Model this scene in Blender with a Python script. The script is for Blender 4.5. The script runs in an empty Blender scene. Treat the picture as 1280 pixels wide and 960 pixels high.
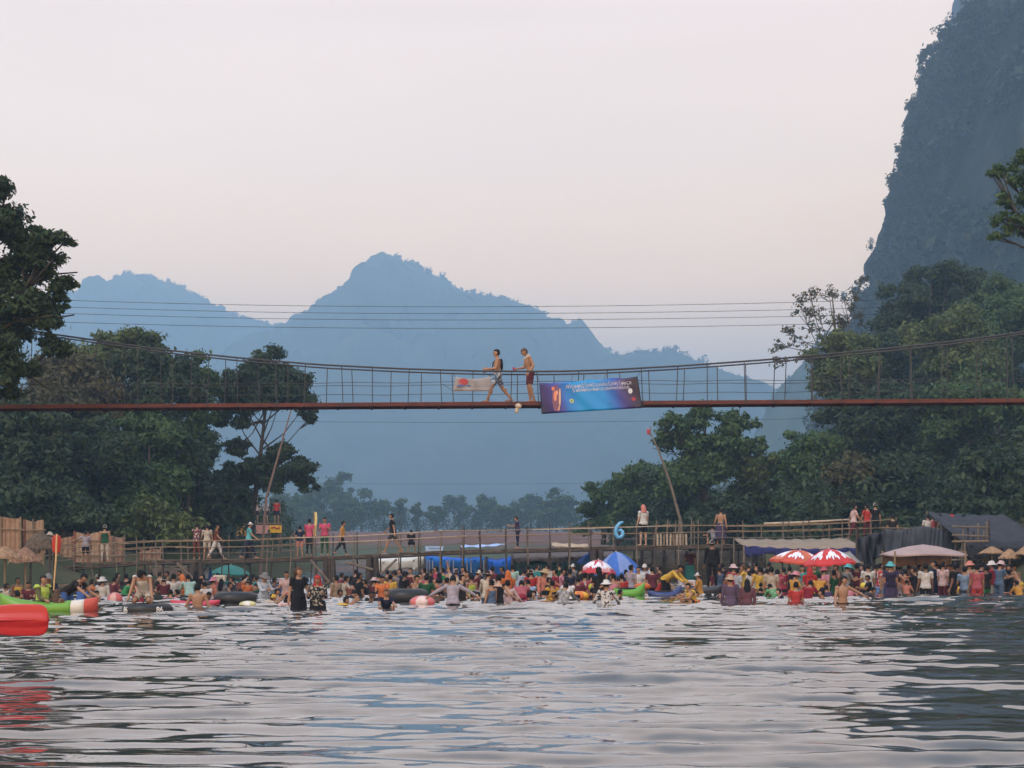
import bpy, bmesh, math, random
import numpy as np
from mathutils import Vector, Matrix

random.seed(7)
R = math.radians
F, HZ, CH = 2030.0, 680.0, 1.7          # focal length in photo pixels, horizon row, eye height

scene = bpy.context.scene
COL = scene.collection


def at(px, py, Y):
    return Vector(((px - 640) * Y / F, Y, CH + (HZ - py) * Y / F))


def wy(py):                              # distance at which the water surface sits at photo row py
    return F * CH / (py - HZ)


# ------------------------------------------------------------------ materials
MATS = {}


def nodes_of(m):
    m.use_nodes = True
    nt = m.node_tree
    nt.nodes.clear()
    out = nt.nodes.new('ShaderNodeOutputMaterial')
    return nt, out


def M(key, rgb=(.5, .5, .5), rough=.8, var=.18, scale=6.0, bump=0.0, spec=.3, trans=0.0, detail=4.0, rgb2=None):
    if key in MATS:
        return MATS[key]
    m = bpy.data.materials.new(key)
    nt, out = nodes_of(m)
    N = nt.nodes.new
    b = N('ShaderNodeBsdfPrincipled')
    b.inputs['Roughness'].default_value = rough
    b.inputs['Specular IOR Level'].default_value = spec
    tc = N('ShaderNodeTexCoord')
    nz = N('ShaderNodeTexNoise')
    nz.inputs['Scale'].default_value = scale
    nz.inputs['Detail'].default_value = detail
    nt.links.new(tc.outputs['Object'], nz.inputs['Vector'])
    cr = N('ShaderNodeValToRGB')
    lo = tuple(c * (1 - var) for c in rgb) if rgb2 is None else rgb2
    hi = tuple(min(1, c * (1 + var)) for c in rgb) if rgb2 is None else rgb
    cr.color_ramp.elements[0].position = .3
    cr.color_ramp.elements[1].position = .7
    cr.color_ramp.elements[0].color = (*lo, 1)
    cr.color_ramp.elements[1].color = (*hi, 1)
    nt.links.new(nz.outputs['Fac'], cr.inputs['Fac'])
    nt.links.new(cr.outputs['Color'], b.inputs['Base Color'])
    if bump:
        bp = N('ShaderNodeBump')
        bp.inputs['Strength'].default_value = bump
        bp.inputs['Distance'].default_value = .05
        nt.links.new(nz.outputs['Fac'], bp.inputs['Height'])
        nt.links.new(bp.outputs['Normal'], b.inputs['Normal'])
    if trans:
        t = N('ShaderNodeBsdfTranslucent')
        mx = N('ShaderNodeMixShader')
        mx.inputs[0].default_value = trans
        nt.links.new(cr.outputs['Color'], t.inputs['Color'])
        nt.links.new(b.outputs[0], mx.inputs[1])
        nt.links.new(t.outputs[0], mx.inputs[2])
        nt.links.new(mx.outputs[0], out.inputs[0])
    else:
        nt.links.new(b.outputs[0], out.inputs[0])
    MATS[key] = m
    return m


def leaf_mat(key, c1, c2, c3, trans=.25):
    """leaf colours differ from leaf to leaf (attribute 'var') and from bough to bough (noise)"""
    if key in MATS:
        return MATS[key]
    m = bpy.data.materials.new(key)
    nt, out = nodes_of(m)
    N = nt.nodes.new
    at_ = N('ShaderNodeAttribute')
    at_.attribute_name = 'var'
    tc = N('ShaderNodeTexCoord')
    nz = N('ShaderNodeTexNoise')
    nz.inputs['Scale'].default_value = .35
    nz.inputs['Detail'].default_value = 3
    nt.links.new(tc.outputs['Object'], nz.inputs['Vector'])
    ad = N('ShaderNodeMath')
    ad.operation = 'MULTIPLY_ADD'
    ad.inputs[1].default_value = .45
    nt.links.new(at_.outputs['Fac'], ad.inputs[0])
    sc = N('ShaderNodeMath')
    sc.operation = 'MULTIPLY'
    sc.inputs[1].default_value = .6
    nt.links.new(nz.outputs['Fac'], sc.inputs[0])
    nt.links.new(sc.outputs[0], ad.inputs[2])
    cr = N('ShaderNodeValToRGB')
    e = cr.color_ramp.elements
    e[0].position, e[0].color = .2, (*c1, 1)
    e[1].position, e[1].color = .85, (*c3, 1)
    k = e.new(.5)
    k.color = (*c2, 1)
    nt.links.new(ad.outputs[0], cr.inputs['Fac'])
    d = N('ShaderNodeBsdfPrincipled')
    d.inputs['Roughness'].default_value = .6
    d.inputs['Specular IOR Level'].default_value = .25
    t = N('ShaderNodeBsdfTranslucent')
    mx = N('ShaderNodeMixShader')
    mx.inputs[0].default_value = trans
    nt.links.new(cr.outputs['Color'], d.inputs['Base Color'])
    nt.links.new(cr.outputs['Color'], t.inputs['Color'])
    nt.links.new(d.outputs[0], mx.inputs[1])
    nt.links.new(t.outputs[0], mx.inputs[2])
    nt.links.new(mx.outputs[0], out.inputs[0])
    MATS[key] = m
    return m


# ------------------------------------------------------------------ mesh helpers
def mesh_np(name, V, Fc, smooth=False, var=None):
    """V (n,3), Fc (m,k) all faces with k corners"""
    me = bpy.data.meshes.new(name)
    V = np.asarray(V, np.float32)
    Fc = np.asarray(Fc, np.int32)
    n, k = Fc.shape
    me.vertices.add(len(V))
    me.vertices.foreach_set('co', V.ravel())
    me.loops.add(n * k)
    me.loops.foreach_set('vertex_index', Fc.ravel())
    me.polygons.add(n)
    me.polygons.foreach_set('loop_start', np.arange(0, n * k, k, dtype=np.int32))
    me.polygons.foreach_set('loop_total', np.full(n, k, np.int32))
    if smooth:
        me.polygons.foreach_set('use_smooth', np.ones(n, bool))
    me.update(calc_edges=True)
    if var is not None:
        a = me.attributes.new('var', 'FLOAT', 'FACE')
        a.data.foreach_set('value', np.asarray(var, np.float32))
    return me


def link(name, me, mat=None, parent=None):
    o = bpy.data.objects.new(name, me)
    COL.objects.link(o)
    if mat is not None and me is not None:
        me.materials.append(mat)
    if parent is not None:
        o.parent = parent
    return o


def tag(o, label=None, cat=None, group=None, kind=None):
    if label:
        o['label'] = label
    if cat:
        o['category'] = cat
    if group:
        o['group'] = group
    if kind:
        o['kind'] = kind
    return o


def thing(name, loc, label, cat, group=None, rz=0.0):
    o = bpy.data.objects.new(name, None)
    o.empty_display_size = .2
    COL.objects.link(o)
    o.location = loc
    o.rotation_euler = (0, 0, rz)
    return tag(o, label, cat, group)


class MB:
    """collects shapes that become ONE mesh object"""

    def __init__(s, org=(0, 0, 0)):
        s.v, s.f, s.o = [], [], Vector(org)

    def add(s, vs, fs):
        n = len(s.v)
        s.v += [tuple(Vector(p) - s.o) for p in vs]
        s.f += [tuple(i + n for i in f) for f in fs]
        return s

    def box(s, c, size, rz=0.0, rx=0.0, ry=0.0):
        m = Matrix.Rotation(rz, 3, 'Z') @ Matrix.Rotation(ry, 3, 'Y') @ Matrix.Rotation(rx, 3, 'X')
        vs = [Vector(c) + m @ Vector((x * size[0] / 2, y * size[1] / 2, z * size[2] / 2)) for x in (-1, 1) for y in (-1, 1) for z in (-1, 1)]
        return s.add(vs, [(0, 1, 3, 2), (4, 6, 7, 5), (0, 4, 5, 1), (2, 3, 7, 6), (0, 2, 6, 4), (1, 5, 7, 3)])

    def tube(s, pts, r, n=8, cap=True):
        pts = [Vector(p) for p in pts]
        rs = r if isinstance(r, (list, tuple)) else [r] * len(pts)
        vs, fs = [], []
        up0 = None
        for i, p in enumerate(pts):
            d = (pts[min(i + 1, len(pts) - 1)] - pts[max(i - 1, 0)])
            d = d.normalized() if d.length > 1e-9 else Vector((0, 0, 1))
            if up0 is None:
                up0 = d.orthogonal().normalized()
            u = (up0 - d * up0.dot(d))
            u = u.normalized() if u.length > 1e-6 else d.orthogonal().normalized()
            up0 = u
            w = d.cross(u)
            for k in range(n):
                a = 2 * math.pi * k / n
                vs.append(p + (u * math.cos(a) + w * math.sin(a)) * rs[i])
        for i in range(len(pts) - 1):
            for k in range(n):
                k2 = (k + 1) % n
                fs.append((i * n + k, i * n + k2, (i + 1) * n + k2, (i + 1) * n + k))
        if cap:
            fs.append(tuple(range(n - 1, -1, -1)))
            fs.append(tuple((len(pts) - 1) * n + k for k in range(n)))
        return s.add(vs, fs)

    def loft(s, rings, cap=True, closed=True):
        n = len(rings[0])
        vs = [p for r_ in rings for p in r_]
        fs = []
        for i in range(len(rings) - 1):
            for k in range(n if closed else n - 1):
                k2 = (k + 1) % n
                fs.append((i * n + k, i * n + k2, (i + 1) * n + k2, (i + 1) * n + k))
        if cap and closed:
            fs.append(tuple(range(n - 1, -1, -1)))
            fs.append(tuple((len(rings) - 1) * n + k for k in range(n)))
        return s.add(vs, fs)

    def ell(s, c, r, nu=14, nv=9, m=None):
        c = Vector(c)
        vs, fs = [], []
        for j in range(nv + 1):
            t = math.pi * j / nv
            for i in range(nu):
                a = 2 * math.pi * i / nu
                p = Vector((r[0] * math.sin(t) * math.cos(a), r[1] * math.sin(t) * math.sin(a), r[2] * math.cos(t)))
                vs.append(c + (m @ p if m is not None else p))
        for j in range(nv):
            for i in range(nu):
                i2 = (i + 1) % nu
                fs.append((j * nu + i, (j + 1) * nu + i, (j + 1) * nu + i2, j * nu + i2))
        return s.add(vs, fs)

    def sheet(s, grid, thick=0.0):
        """grid[j][i] of points; a cloth with a real thickness when thick > 0"""
        nj, ni = len(grid), len(grid[0])
        top = [Vector(p) for row in grid for p in row]
        fs = []
        for j in range(nj - 1):
            for i in range(ni - 1):
                a = j * ni + i
                fs.append((a, a + 1, a + ni + 1, a + ni))
        if thick:
            n = len(top)
            nrm = []
            for j in range(nj):
                for i in range(ni):
                    du = Vector(grid[j][min(i + 1, ni - 1)]) - Vector(grid[j][max(i - 1, 0)])
                    dv = Vector(grid[min(j + 1, nj - 1)][i]) - Vector(grid[max(j - 1, 0)][i])
                    c = du.cross(dv)
                    nrm.append(c.normalized() if c.length > 1e-9 else Vector((0, 0, 1)))
            bot = [p - q * thick for p, q in zip(top, nrm)]
            fs2 = [tuple(n + k for k in reversed(f)) for f in fs]
            edge = [j * ni for j in range(nj)][::-1] + list(range(ni)) + [j * ni + ni - 1 for j in range(1, nj)] + [(nj - 1) * ni + i for i in range(ni - 2, -1, -1)]
            ring = []
            for e in edge:
                if not ring or ring[-1] != e:
                    ring.append(e)
            if ring[0] == ring[-1]:
                ring.pop()
            for i in range(len(ring)):
                a, b = ring[i], ring[(i + 1) % len(ring)]
                fs2.append((b, a, n + a, n + b))
            return s.add(top + bot, fs + fs2)
        return s.add(top, fs)

    def mesh(s, name, smooth=False):
        me = bpy.data.meshes.new(name)
        me.from_pydata(s.v, [], s.f)
        if smooth:
            me.polygons.foreach_set('use_smooth', np.ones(len(me.polygons), bool))
        me.update()
        return me

    def build(s, name, mat, parent=None, smooth=False):
        return link(name, s.mesh(name, smooth), mat, parent)


def interp(x, xs, ys):
    return float(np.interp(x, xs, ys))


_rng = np.random.default_rng(11)
_NP = [(_rng.uniform(0, 2 * math.pi), _rng.uniform(0, 2 * math.pi)) for _ in range(64)]


def fbm(x, y, scale, octs=4, seed=0):
    """smooth sum-of-sines noise, about -1..1, vectorised"""
    x = np.asarray(x, float) / scale
    y = np.asarray(y, float) / scale
    out = np.zeros(np.broadcast(x, y).shape)
    amp, tot = 1.0, 0.0
    for o in range(octs):
        f = 1.9 ** o
        for k in range(3):
            a, p = _NP[(seed * 7 + o * 3 + k) % 64]
            a2, p2 = _NP[(seed * 5 + o * 3 + k + 29) % 64]
            out += amp * np.sin(f * (x * math.cos(a) + y * math.sin(a)) * 6.28 + p + 1.3 * np.sin(f * (x * math.cos(a2) + y * math.sin(a2)) * 3.9 + p2)) / 3 ** .5
        tot += amp
        amp *= .55
    return out / tot
# ------------------------------------------------------------------ world, sun, camera
SUN_EL, SUN_AZ = R(48), R(215)
w = bpy.data.worlds.new('World')
scene.world = w
w.use_nodes = True
nt = w.node_tree
nt.nodes.clear()
N = nt.nodes.new
wo = N('ShaderNodeOutputWorld')
bg = N('ShaderNodeBackground')
bg.inputs['Strength'].default_value = .1
sky = N('ShaderNodeTexSky')
sky.sky_type = 'NISHITA'
sky.sun_disc = False
sky.sun_elevation = SUN_EL
sky.sun_rotation = SUN_AZ
sky.dust_density = 4
tc = N('ShaderNodeTexCoord')
sx = N('ShaderNodeSeparateXYZ')
nt.links.new(tc.outputs['Generated'], sx.inputs[0])
cr = N('ShaderNodeValToRGB')           # overcast layer: pale and slightly pink, brighter low down
e = cr.color_ramp.elements
SKY_STOPS = [(0.0, (23.58, 14.45, 6.12)), (0.1, (27.52, 16.71, 7.55)), (0.16, (26.95, 16.71, 8.06)), (0.23, (19.31, 13.92, 9.59)), (0.31, (15.39, 11.56, 9.28)), (0.46, (15.05, 11.78, 9.89)), (0.66, (8.6, 9.0, 10.4)), (1.0, (5.6, 7.6, 12.0))]
e[0].position, e[0].color = SKY_STOPS[0][0], (*SKY_STOPS[0][1], 1)
e[1].position, e[1].color = SKY_STOPS[-1][0], (*SKY_STOPS[-1][1], 1)
for p, c in SKY_STOPS[1:-1]:
    q = e.new(p)
    q.color = (*c, 1)
nt.links.new(sx.outputs['Z'], cr.inputs['Fac'])
mp = N('ShaderNodeMapping')
mp.inputs['Scale'].default_value = (1.2, 1.2, 5)
nt.links.new(tc.outputs['Generated'], mp.inputs['Vector'])
cn = N('ShaderNodeTexNoise')           # faint banks in the cloud
cn.inputs['Scale'].default_value = 2.2
cn.inputs['Detail'].default_value = 5
nt.links.new(mp.outputs[0], cn.inputs['Vector'])
mr = N('ShaderNodeMapRange')
mr.inputs[1].default_value, mr.inputs[2].default_value = .3, .7
mr.inputs[3].default_value, mr.inputs[4].default_value = .95, 1.05
nt.links.new(cn.outputs['Fac'], mr.inputs[0])
vm = N('ShaderNodeVectorMath')
vm.operation = 'SCALE'
nt.links.new(cr.outputs['Color'], vm.inputs[0])
nt.links.new(mr.outputs[0], vm.inputs['Scale'])
mx = N('ShaderNodeMix')
mx.data_type = 'RGBA'
mx.inputs[0].default_value = .93
nt.links.new(sky.outputs[0], mx.inputs[6])
nt.links.new(vm.outputs[0], mx.inputs[7])
nt.links.new(mx.outputs[2], bg.inputs['Color'])
nt.links.new(bg.outputs[0], wo.inputs[0])

sd = bpy.data.lights.new('sun', 'SUN')
sd.energy = 1.1
sd.angle = R(20)
sd.color = (1, .96, .92)
so = bpy.data.objects.new('sun', sd)
COL.objects.link(so)
so.rotation_euler = (R(90) - SUN_EL, 0, R(180) - SUN_AZ)

cd = bpy.data.cameras.new('camera')
cd.sensor_width = 36
cd.lens = F / 1280 * 36
cd.shift_y = (HZ - 480) / 1280
cd.clip_start, cd.clip_end = .1, 8000
cam = bpy.data.objects.new('camera', cd)
COL.objects.link(cam)
cam.location = (0, 0, CH)
cam.rotation_euler = (R(90), 0, 0)
scene.camera = cam

vs = scene.view_settings
vs.view_transform, vs.look, vs.exposure, vs.gamma = 'Standard', 'None', .25, 1
scene.render.engine = 'CYCLES'
cy = scene.cycles
cy.max_bounces, cy.diffuse_bounces, cy.glossy_bounces, cy.transmission_bounces, cy.volume_bounces, cy.transparent_max_bounces = 6, 2, 2, 2, 2, 6
cy.use_denoising = True
cy.sample_clamp_indirect = 6


# ------------------------------------------------------------------ ground: river bed, banks, far bank
def sm(t):
    t = np.clip(t, 0, 1)
    return t * t * (3 - 2 * t)


def shores(y):
    yk = [0, 40, 56, 72, 90, 110, 130, 170, 260]
    return np.interp(y, yk, [-60, -29, -20.5, -18, -15.5, -14, -15, -20, -32]), np.interp(y, yk, [60, 32, 22, 17, 12, 8, 4.5, 6, 12])


def terr(x, y):
    x, y = np.asarray(x, float), np.asarray(y, float)
    xl, xr = shores(y)
    wob = fbm(x, y, 14, 3, 3)
    dl, dr, df = xl - x + wob, x - xr + wob, (y - 255) + 3 * wob
    inside = np.maximum(np.maximum(dl, dr), df)
    bed = -np.minimum(np.clip(-inside * .14, 0, 3) + .02, np.interp(y, [0, 30, 44, 58, 80, 110, 140], [2.0, 1.4, .95, .5, .35, .8, 1.6]) + .05 * wob)
    zl = np.where(dl > 0, 1.3 * sm(dl / 4) + 2.2 * sm((dl - 3) / 25) + 9 * sm((dl - 15) / 90), -9)
    zr = np.where(dr > 0, 1.3 * sm(dr / 4) + 2.6 * sm((dr - 4) / 18) + 26 * sm((dr - 14) / 75) + 30 * sm((dr - 90) / 300), -9)
    zf = np.where(df > 0, 3.2 * sm(df / 16) + 1.2 * sm((df - 20) / 80), -9)
    z = np.where(inside > 0, np.maximum(np.maximum(zl, zr), zf) + .12 * wob * sm(inside / 4), bed)
    return z


def gz(x, y):
    return float(terr(x, y))


xs = np.unique(np.concatenate([np.linspace(-2150, -70, 70), np.linspace(-70, 70, 190), np.linspace(70, 2150, 70)]))
ys = np.unique(np.concatenate([np.linspace(-30, 150, 200), np.linspace(150, 300, 90), np.linspace(300, 4000, 90)]))
gx, gy = np.meshgrid(xs, ys)
gzz = terr(gx, gy)
idx = np.arange(gx.size).reshape(gx.shape)
quads = np.stack([idx[:-1, :-1], idx[:-1, 1:], idx[1:, 1:], idx[1:, :-1]], -1).reshape(-1, 4)
g_me = mesh_np('ground', np.stack([gx, gy, gzz], -1).reshape(-1, 3), quads, smooth=True)
m = bpy.data.materials.new('earth and grass')
nt, out = nodes_of(m)
N = nt.nodes.new
geo = N('ShaderNodeNewGeometry')
n1 = N('ShaderNodeTexNoise')
n1.inputs['Scale'].default_value = .16
n1.inputs['Detail'].default_value = 8
n1.inputs['Roughness'].default_value = .65
nt.links.new(geo.outputs['Position'], n1.inputs['Vector'])
r1 = N('ShaderNodeValToRGB')
r1.color_ramp.elements[0].position, r1.color_ramp.elements[0].color = .38, (.035, .05, .022, 1)
r1.color_ramp.elements[1].position, r1.color_ramp.elements[1].color = .62, (.075, .07, .038, 1)
nt.links.new(n1.outputs['Fac'], r1.inputs['Fac'])
# the far bank is bare reddish soil above a green foot
sp = N('ShaderNodeSeparateXYZ')
nt.links.new(geo.outputs['Position'], sp.inputs[0])
fy = N('ShaderNodeMapRange')
fy.inputs[1].default_value, fy.inputs[2].default_value = 245, 255
nt.links.new(sp.outputs['Y'], fy.inputs[0])
r2 = N('ShaderNodeValToRGB')
r2.color_ramp.elements[0].position, r2.color_ramp.elements[0].color = .25, (.07, .085, .045, 1)
r2.color_ramp.elements[1].position, r2.color_ramp.elements[1].color = .5, (.155, .085, .065, 1)
hz_ = N('ShaderNodeMapRange')
hz_.inputs[1].default_value, hz_.inputs[2].default_value = 0, 4
nt.links.new(sp.outputs['Z'], hz_.inputs[0])
nadd = N('ShaderNodeMath')
nadd.operation = 'MULTIPLY_ADD'
nadd.inputs[1].default_value = .5
nt.links.new(n1.outputs['Fac'], nadd.inputs[0])
nsub = N('ShaderNodeMath')
nsub.operation = 'ADD'
nsub.inputs[1].default_value = -.25
nt.links.new(hz_.outputs[0], nsub.inputs[0])
nt.links.new(nsub.outputs[0], nadd.inputs[2])
nt.links.new(nadd.outputs[0], r2.inputs['Fac'])
mxg = N('ShaderNodeMix')
mxg.data_type = 'RGBA'
fz_ = N('ShaderNodeMapRange')
fz_.inputs[1].default_value, fz_.inputs[2].default_value = 7, 5
nt.links.new(sp.outputs['Z'], fz_.inputs[0])
fm = N('ShaderNodeMath')
fm.operation = 'MULTIPLY'
nt.links.new(fy.outputs[0], fm.inputs[0])
nt.links.new(fz_.outputs[0], fm.inputs[1])
nt.links.new(fm.outputs[0], mxg.inputs[0])
nt.links.new(r1.outputs[0], mxg.inputs[6])
nt.links.new(r2.outputs[0], mxg.inputs[7])
b = N('ShaderNodeBsdfPrincipled')
b.inputs['Roughness'].default_value = .95
b.inputs['Specular IOR Level'].default_value = .1
nt.links.new(mxg.outputs[2], b.inputs['Base Color'])
nt.links.new(b.outputs[0], out.inputs[0])
tag(link('ground', g_me, m), kind='structure')

# ------------------------------------------------------------------ river: a displaced sheet
rows = [-30.0, -10.0, 0.0, 4.0, 7.0]
while rows[-1] < 255:
    y = rows[-1]
    rows.append(y + (max(.05, y * .0044) if y < 80 else y * .02))
rows = np.array(rows)
U = np.linspace(-1, 1, 700)
wid = 7 + .44 * np.abs(rows)
wx = wid[:, None] * U[None, :]
wyy = np.repeat(rows[:, None], len(U), 1)
rg = np.random.default_rng(5)
h = np.zeros_like(wx)
for i in range(52):
    lam = float(np.exp(rg.uniform(math.log(.28), math.log(2.6))))
    a = math.pi / 2 + rg.normal(0, .23)
    if i % 6 == 0:
        a = rg.uniform(0, math.pi)
    k = 2 * math.pi / lam
    amp = .035 * lam / (2 * math.pi) * math.exp(-(math.log(lam / .85)) ** 2 / 1.1)
    env = 1 + .5 * np.sin(wx / (4.1 + i % 5) + wyy / (7.3 + i % 7) + i * 1.7)
    ph = k * (wx * math.cos(a) + wyy * math.sin(a)) + rg.uniform(0, 6.28) + .9 * np.sin(wx / (1.7 * lam + 1.1) + i)
    fade = np.clip(lam * 9 / np.maximum(wyy * .04, .05), 0, 1)
    h += amp * env * (np.sin(ph) + .3 * np.sin(2 * ph + 1.57)) * fade
calm = .75 + .35 * fbm(wx, wyy, 16, 2, 9)
h *= np.clip(calm, .3, 1.2) * np.clip((wyy - 0) / 6, .2, 1) * np.interp(wyy, [0, 16, 34, 44, 70, 90], [.95, .95, 1.35, 1.7, 1.5, .8])
idx = np.arange(wx.size).reshape(wx.shape)
quads = np.stack([idx[:-1, :-1], idx[:-1, 1:], idx[1:, 1:], idx[1:, :-1]], -1).reshape(-1, 4)
r_me = mesh_np('river', np.stack([wx, wyy, h], -1).reshape(-1, 3), quads, smooth=True)
m = bpy.data.materials.new('river water')
nt, out = nodes_of(m)
N = nt.nodes.new
b = N('ShaderNodeBsdfPrincipled')
b.inputs['Base Color'].default_value = (.05, .05, .046, 1)
b.inputs['Roughness'].default_value = .035
b.inputs['IOR'].default_value = 1.33
b.inputs['Coat Weight'].default_value = 1.0
b.inputs['Coat IOR'].default_value = 1.33
b.inputs['Coat Roughness'].default_value = .03
geo = N('ShaderNodeNewGeometry')
mpn = N('ShaderNodeMapping')
mpn.inputs['Scale'].default_value = (.55, 1.5, 1)
nt.links.new(geo.outputs['Position'], mpn.inputs['Vector'])
nz = N('ShaderNodeTexNoise')
nz.inputs['Scale'].default_value = 2.6
nz.inputs['Detail'].default_value = 3
nt.links.new(mpn.outputs[0], nz.inputs['Vector'])
bp = N('ShaderNodeBump')
bp.inputs['Strength'].default_value = .15
bp.inputs['Distance'].default_value = .02
nt.links.new(nz.outputs['Fac'], bp.inputs['Height'])
nt.links.new(bp.outputs[0], b.inputs['Normal'])
nt.links.new(b.outputs[0], out.inputs[0])
tag(link('river', r_me, m), kind='structure')

# ------------------------------------------------------------------ mountains
m_forest = M('mountain forest', (.075, .095, .05), .95, .0, .03, rgb2=(.04, .058, .032), spec=.05)


def ridge(Y0, pts, front, back, res, seed, base=0.0, rough=1.0):
    xa, xb = (pts[0][0] - 640) * Y0 / F, (pts[-1][0] - 640) * Y0 / F
    X = np.arange(xa, xb, res)
    top = np.interp((X * F / Y0) + 640, [p[0] for p in pts], [CH + (HZ - p[1]) * Y0 / F for p in pts])
    V = np.concatenate([np.linspace(-1, 0, int(front / res / 1.6)), np.linspace(0, 1, int(back / res / 3))[1:]])
    Xg, Vg = np.meshgrid(X, V)
    Tg = np.repeat(top[None, :], len(V), 0)
    wobble = fbm(Xg, Vg * front, 220, 3, seed) * front * .12 * (1 - np.abs(Vg))
    Yg = Y0 + np.where(Vg < 0, Vg * front, Vg * back) + wobble * np.abs(Vg) ** .5
    pr = 1 - np.abs(Vg) ** 1.25
    pr = pr * (1 + .22 * fbm(Xg, Yg, 130, 4, seed + 1) * np.clip(np.abs(Vg) * 4, 0, 1) * (1 - np.abs(Vg)))
    Z = base + (Tg - base) * np.clip(pr, 0, np.where(Vg < 0, 1 - front / Y0 * np.abs(Vg) * 1.06, 1.0))
    Z += rough * (1.3 * fbm(Xg, Yg * .7 + Xg * .3, 34, 2, seed + 2) + 1.2 * np.abs(fbm(Xg, Yg, 12, 2, seed + 3)) - 2.2) * np.clip(1.15 - np.abs(Vg), 0, 1)
    idx = np.arange(Xg.size).reshape(Xg.shape)
    quads = np.stack([idx[:-1, :-1], idx[:-1, 1:], idx[1:, 1:], idx[1:, :-1]], -1).reshape(-1, 4)
    me = mesh_np('mountain', np.stack([Xg, Yg, Z], -1).reshape(-1, 3), quads, smooth=True)
    tag(link('mountain', me, m_forest), kind='structure')
    return X, top


def clump_forest(name, P, rad, seed, squash=1.1, nf=26, mat=None):
    """small leafy tree heads on the ridges, one mesh"""
    rg = np.random.default_rng(seed)
    P = np.asarray(P)
    n = len(P)
    c = np.repeat(P, nf, 0)
    rr = np.repeat(rad, nf)
    d = rg.normal(size=(n * nf, 3))
    d /= np.linalg.norm(d, axis=1)[:, None]
    c = c + d * (rr * rg.uniform(.3, 1.0, n * nf))[:, None] * np.array([1, 1, squash])
    return leaf_mesh(name, c, d, rr * .42 if nf < 40 else np.full(n * nf, .2), rg)


def leaf_mesh(name, C, Nrm, L, rg, wratio=.5):
    n = len(C)
    nn = Nrm + rg.normal(size=(n, 3)) * .55 + np.array([0, 0, .35])
    nn /= np.linalg.norm(nn, axis=1)[:, None]
    t = np.cross(nn, rg.normal(size=(n, 3)))
    t /= np.linalg.norm(t, axis=1)[:, None] + 1e-9
    bb = np.cross(nn, t)
    L = np.asarray(L) * rg.uniform(.55, 1.5, n)
    t, bb = t * L[:, None], bb * (L * wratio)[:, None]
    dip = nn * (L * .18)[:, None]
    V = np.stack([C - t - dip, C + bb - t * .1, C + t - dip, C - bb - t * .1], 1).reshape(-1, 3)
    Fq = np.arange(n * 4).reshape(n, 4)
    return mesh_np(name, V, Fq, var=rg.uniform(0, 1, n))


LEAF_FAR = leaf_mat('far forest leaves', (.03, .05, .028), (.05, .07, .035), (.08, .095, .045), .2)
RL = [(40, 420), (70, 385), (80, 366), (100, 362), (118, 366), (128, 360), (140, 348), (162, 341), (185, 345), (200, 353), (225, 356), (245, 370), (275, 384), (300, 398), (330, 402), (362, 410), (420, 425), (520, 470), (600, 520)]
RC = [(250, 520), (300, 470), (340, 425), (362, 408), (380, 393), (405, 378), (425, 362), (445, 352), (458, 348), (466, 333), (478, 323), (490, 318), (503, 323), (518, 331), (540, 345), (556, 350), (572, 362), (600, 368), (625, 373), (655, 380), (662, 382), (680, 397), (698, 402), (706, 412), (716, 399), (722, 405), (736, 425), (752, 437), (762, 440), (772, 462), (800, 500), (860, 560)]
RR = [(690, 520), (730, 475), (762, 447), (770, 443), (795, 438), (818, 440), (838, 432), (850, 440), (872, 450), (905, 466), (940, 477), (975, 490), (1010, 505), (1080, 540)]
RN = [(860, 640), (910, 585), (940, 545), (965, 495), (985, 470), (1005, 452), (1020, 430), (1040, 415), (1062, 405), (1090, 400), (1130, 380), (1180, 400)]
ridge_trees, ridge_r = [], []
for (Y0, pts, fr, bk, res, seed) in ((2800, RL, 980, 500, 4.6, 1), (2400, RC, 980, 480, 4.0, 2), (2100, RR, 640, 400, 4.2, 3), (1200, RN, 380, 250, 3.2, 4)):
    X, T = ridge(Y0, pts, fr, bk, res, seed, rough=1.35)
    rg = np.random.default_rng(seed)
    nT = int((X[-1] - X[0]) / 1.9)
    i = rg.integers(0, len(X), nT)
    ridge_trees.append(np.stack([X[i], Y0 + rg.normal(0, 14, nT), T[i] - rg.uniform(.5, 6.5, nT)], -1))
    ridge_r.append(rg.uniform(2.6, 8.0, nT) * (Y0 / 2400) ** .5)
o = link('forest', clump_forest('forest', np.concatenate(ridge_trees), np.concatenate(ridge_r), 21), LEAF_FAR)
tag(o, 'far woods along the crests of the blue mountains', 'forest', kind='stuff')

# ------------------------------------------------------------------ limestone cliff on the right
m = bpy.data.materials.new('limestone with scrub')
nt, out = nodes_of(m)
N = nt.nodes.new
geo = N('ShaderNodeNewGeometry')
mp_ = N('ShaderNodeMapping')
mp_.inputs['Scale'].default_value = (.05, .05, .022)
nt.links.new(geo.outputs['Position'], mp_.inputs['Vector'])
n1 = N('ShaderNodeTexNoise')
n1.inputs['Scale'].default_value = 1.6
n1.inputs['Detail'].default_value = 9
n1.inputs['Roughness'].default_value = .7
nt.links.new(mp_.outputs[0], n1.inputs['Vector'])
r1 = N('ShaderNodeValToRGB')
el = r1.color_ramp.elements
el[0].position, el[0].color = .40, (.008, .015, .010, 1)
el[1].position, el[1].color = .80, (.095, .09, .095, 1)
k = el.new(.54)
k.color = (.016, .023, .019, 1)
nt.links.new(n1.outputs['Fac'], r1.inputs['Fac'])
b = N('ShaderNodeBsdfPrincipled')
b.inputs['Roughness'].default_value = .95
b.inputs['Specular IOR Level'].default_value = .1
bp = N('ShaderNodeBump')
bp.inputs['Strength'].default_value = .8
bp.inputs['Distance'].default_value = 2.0
nt.links.new(n1.outputs['Fac'], bp.inputs['Height'])
nt.links.new(bp.outputs[0], b.inputs['Normal'])
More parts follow.
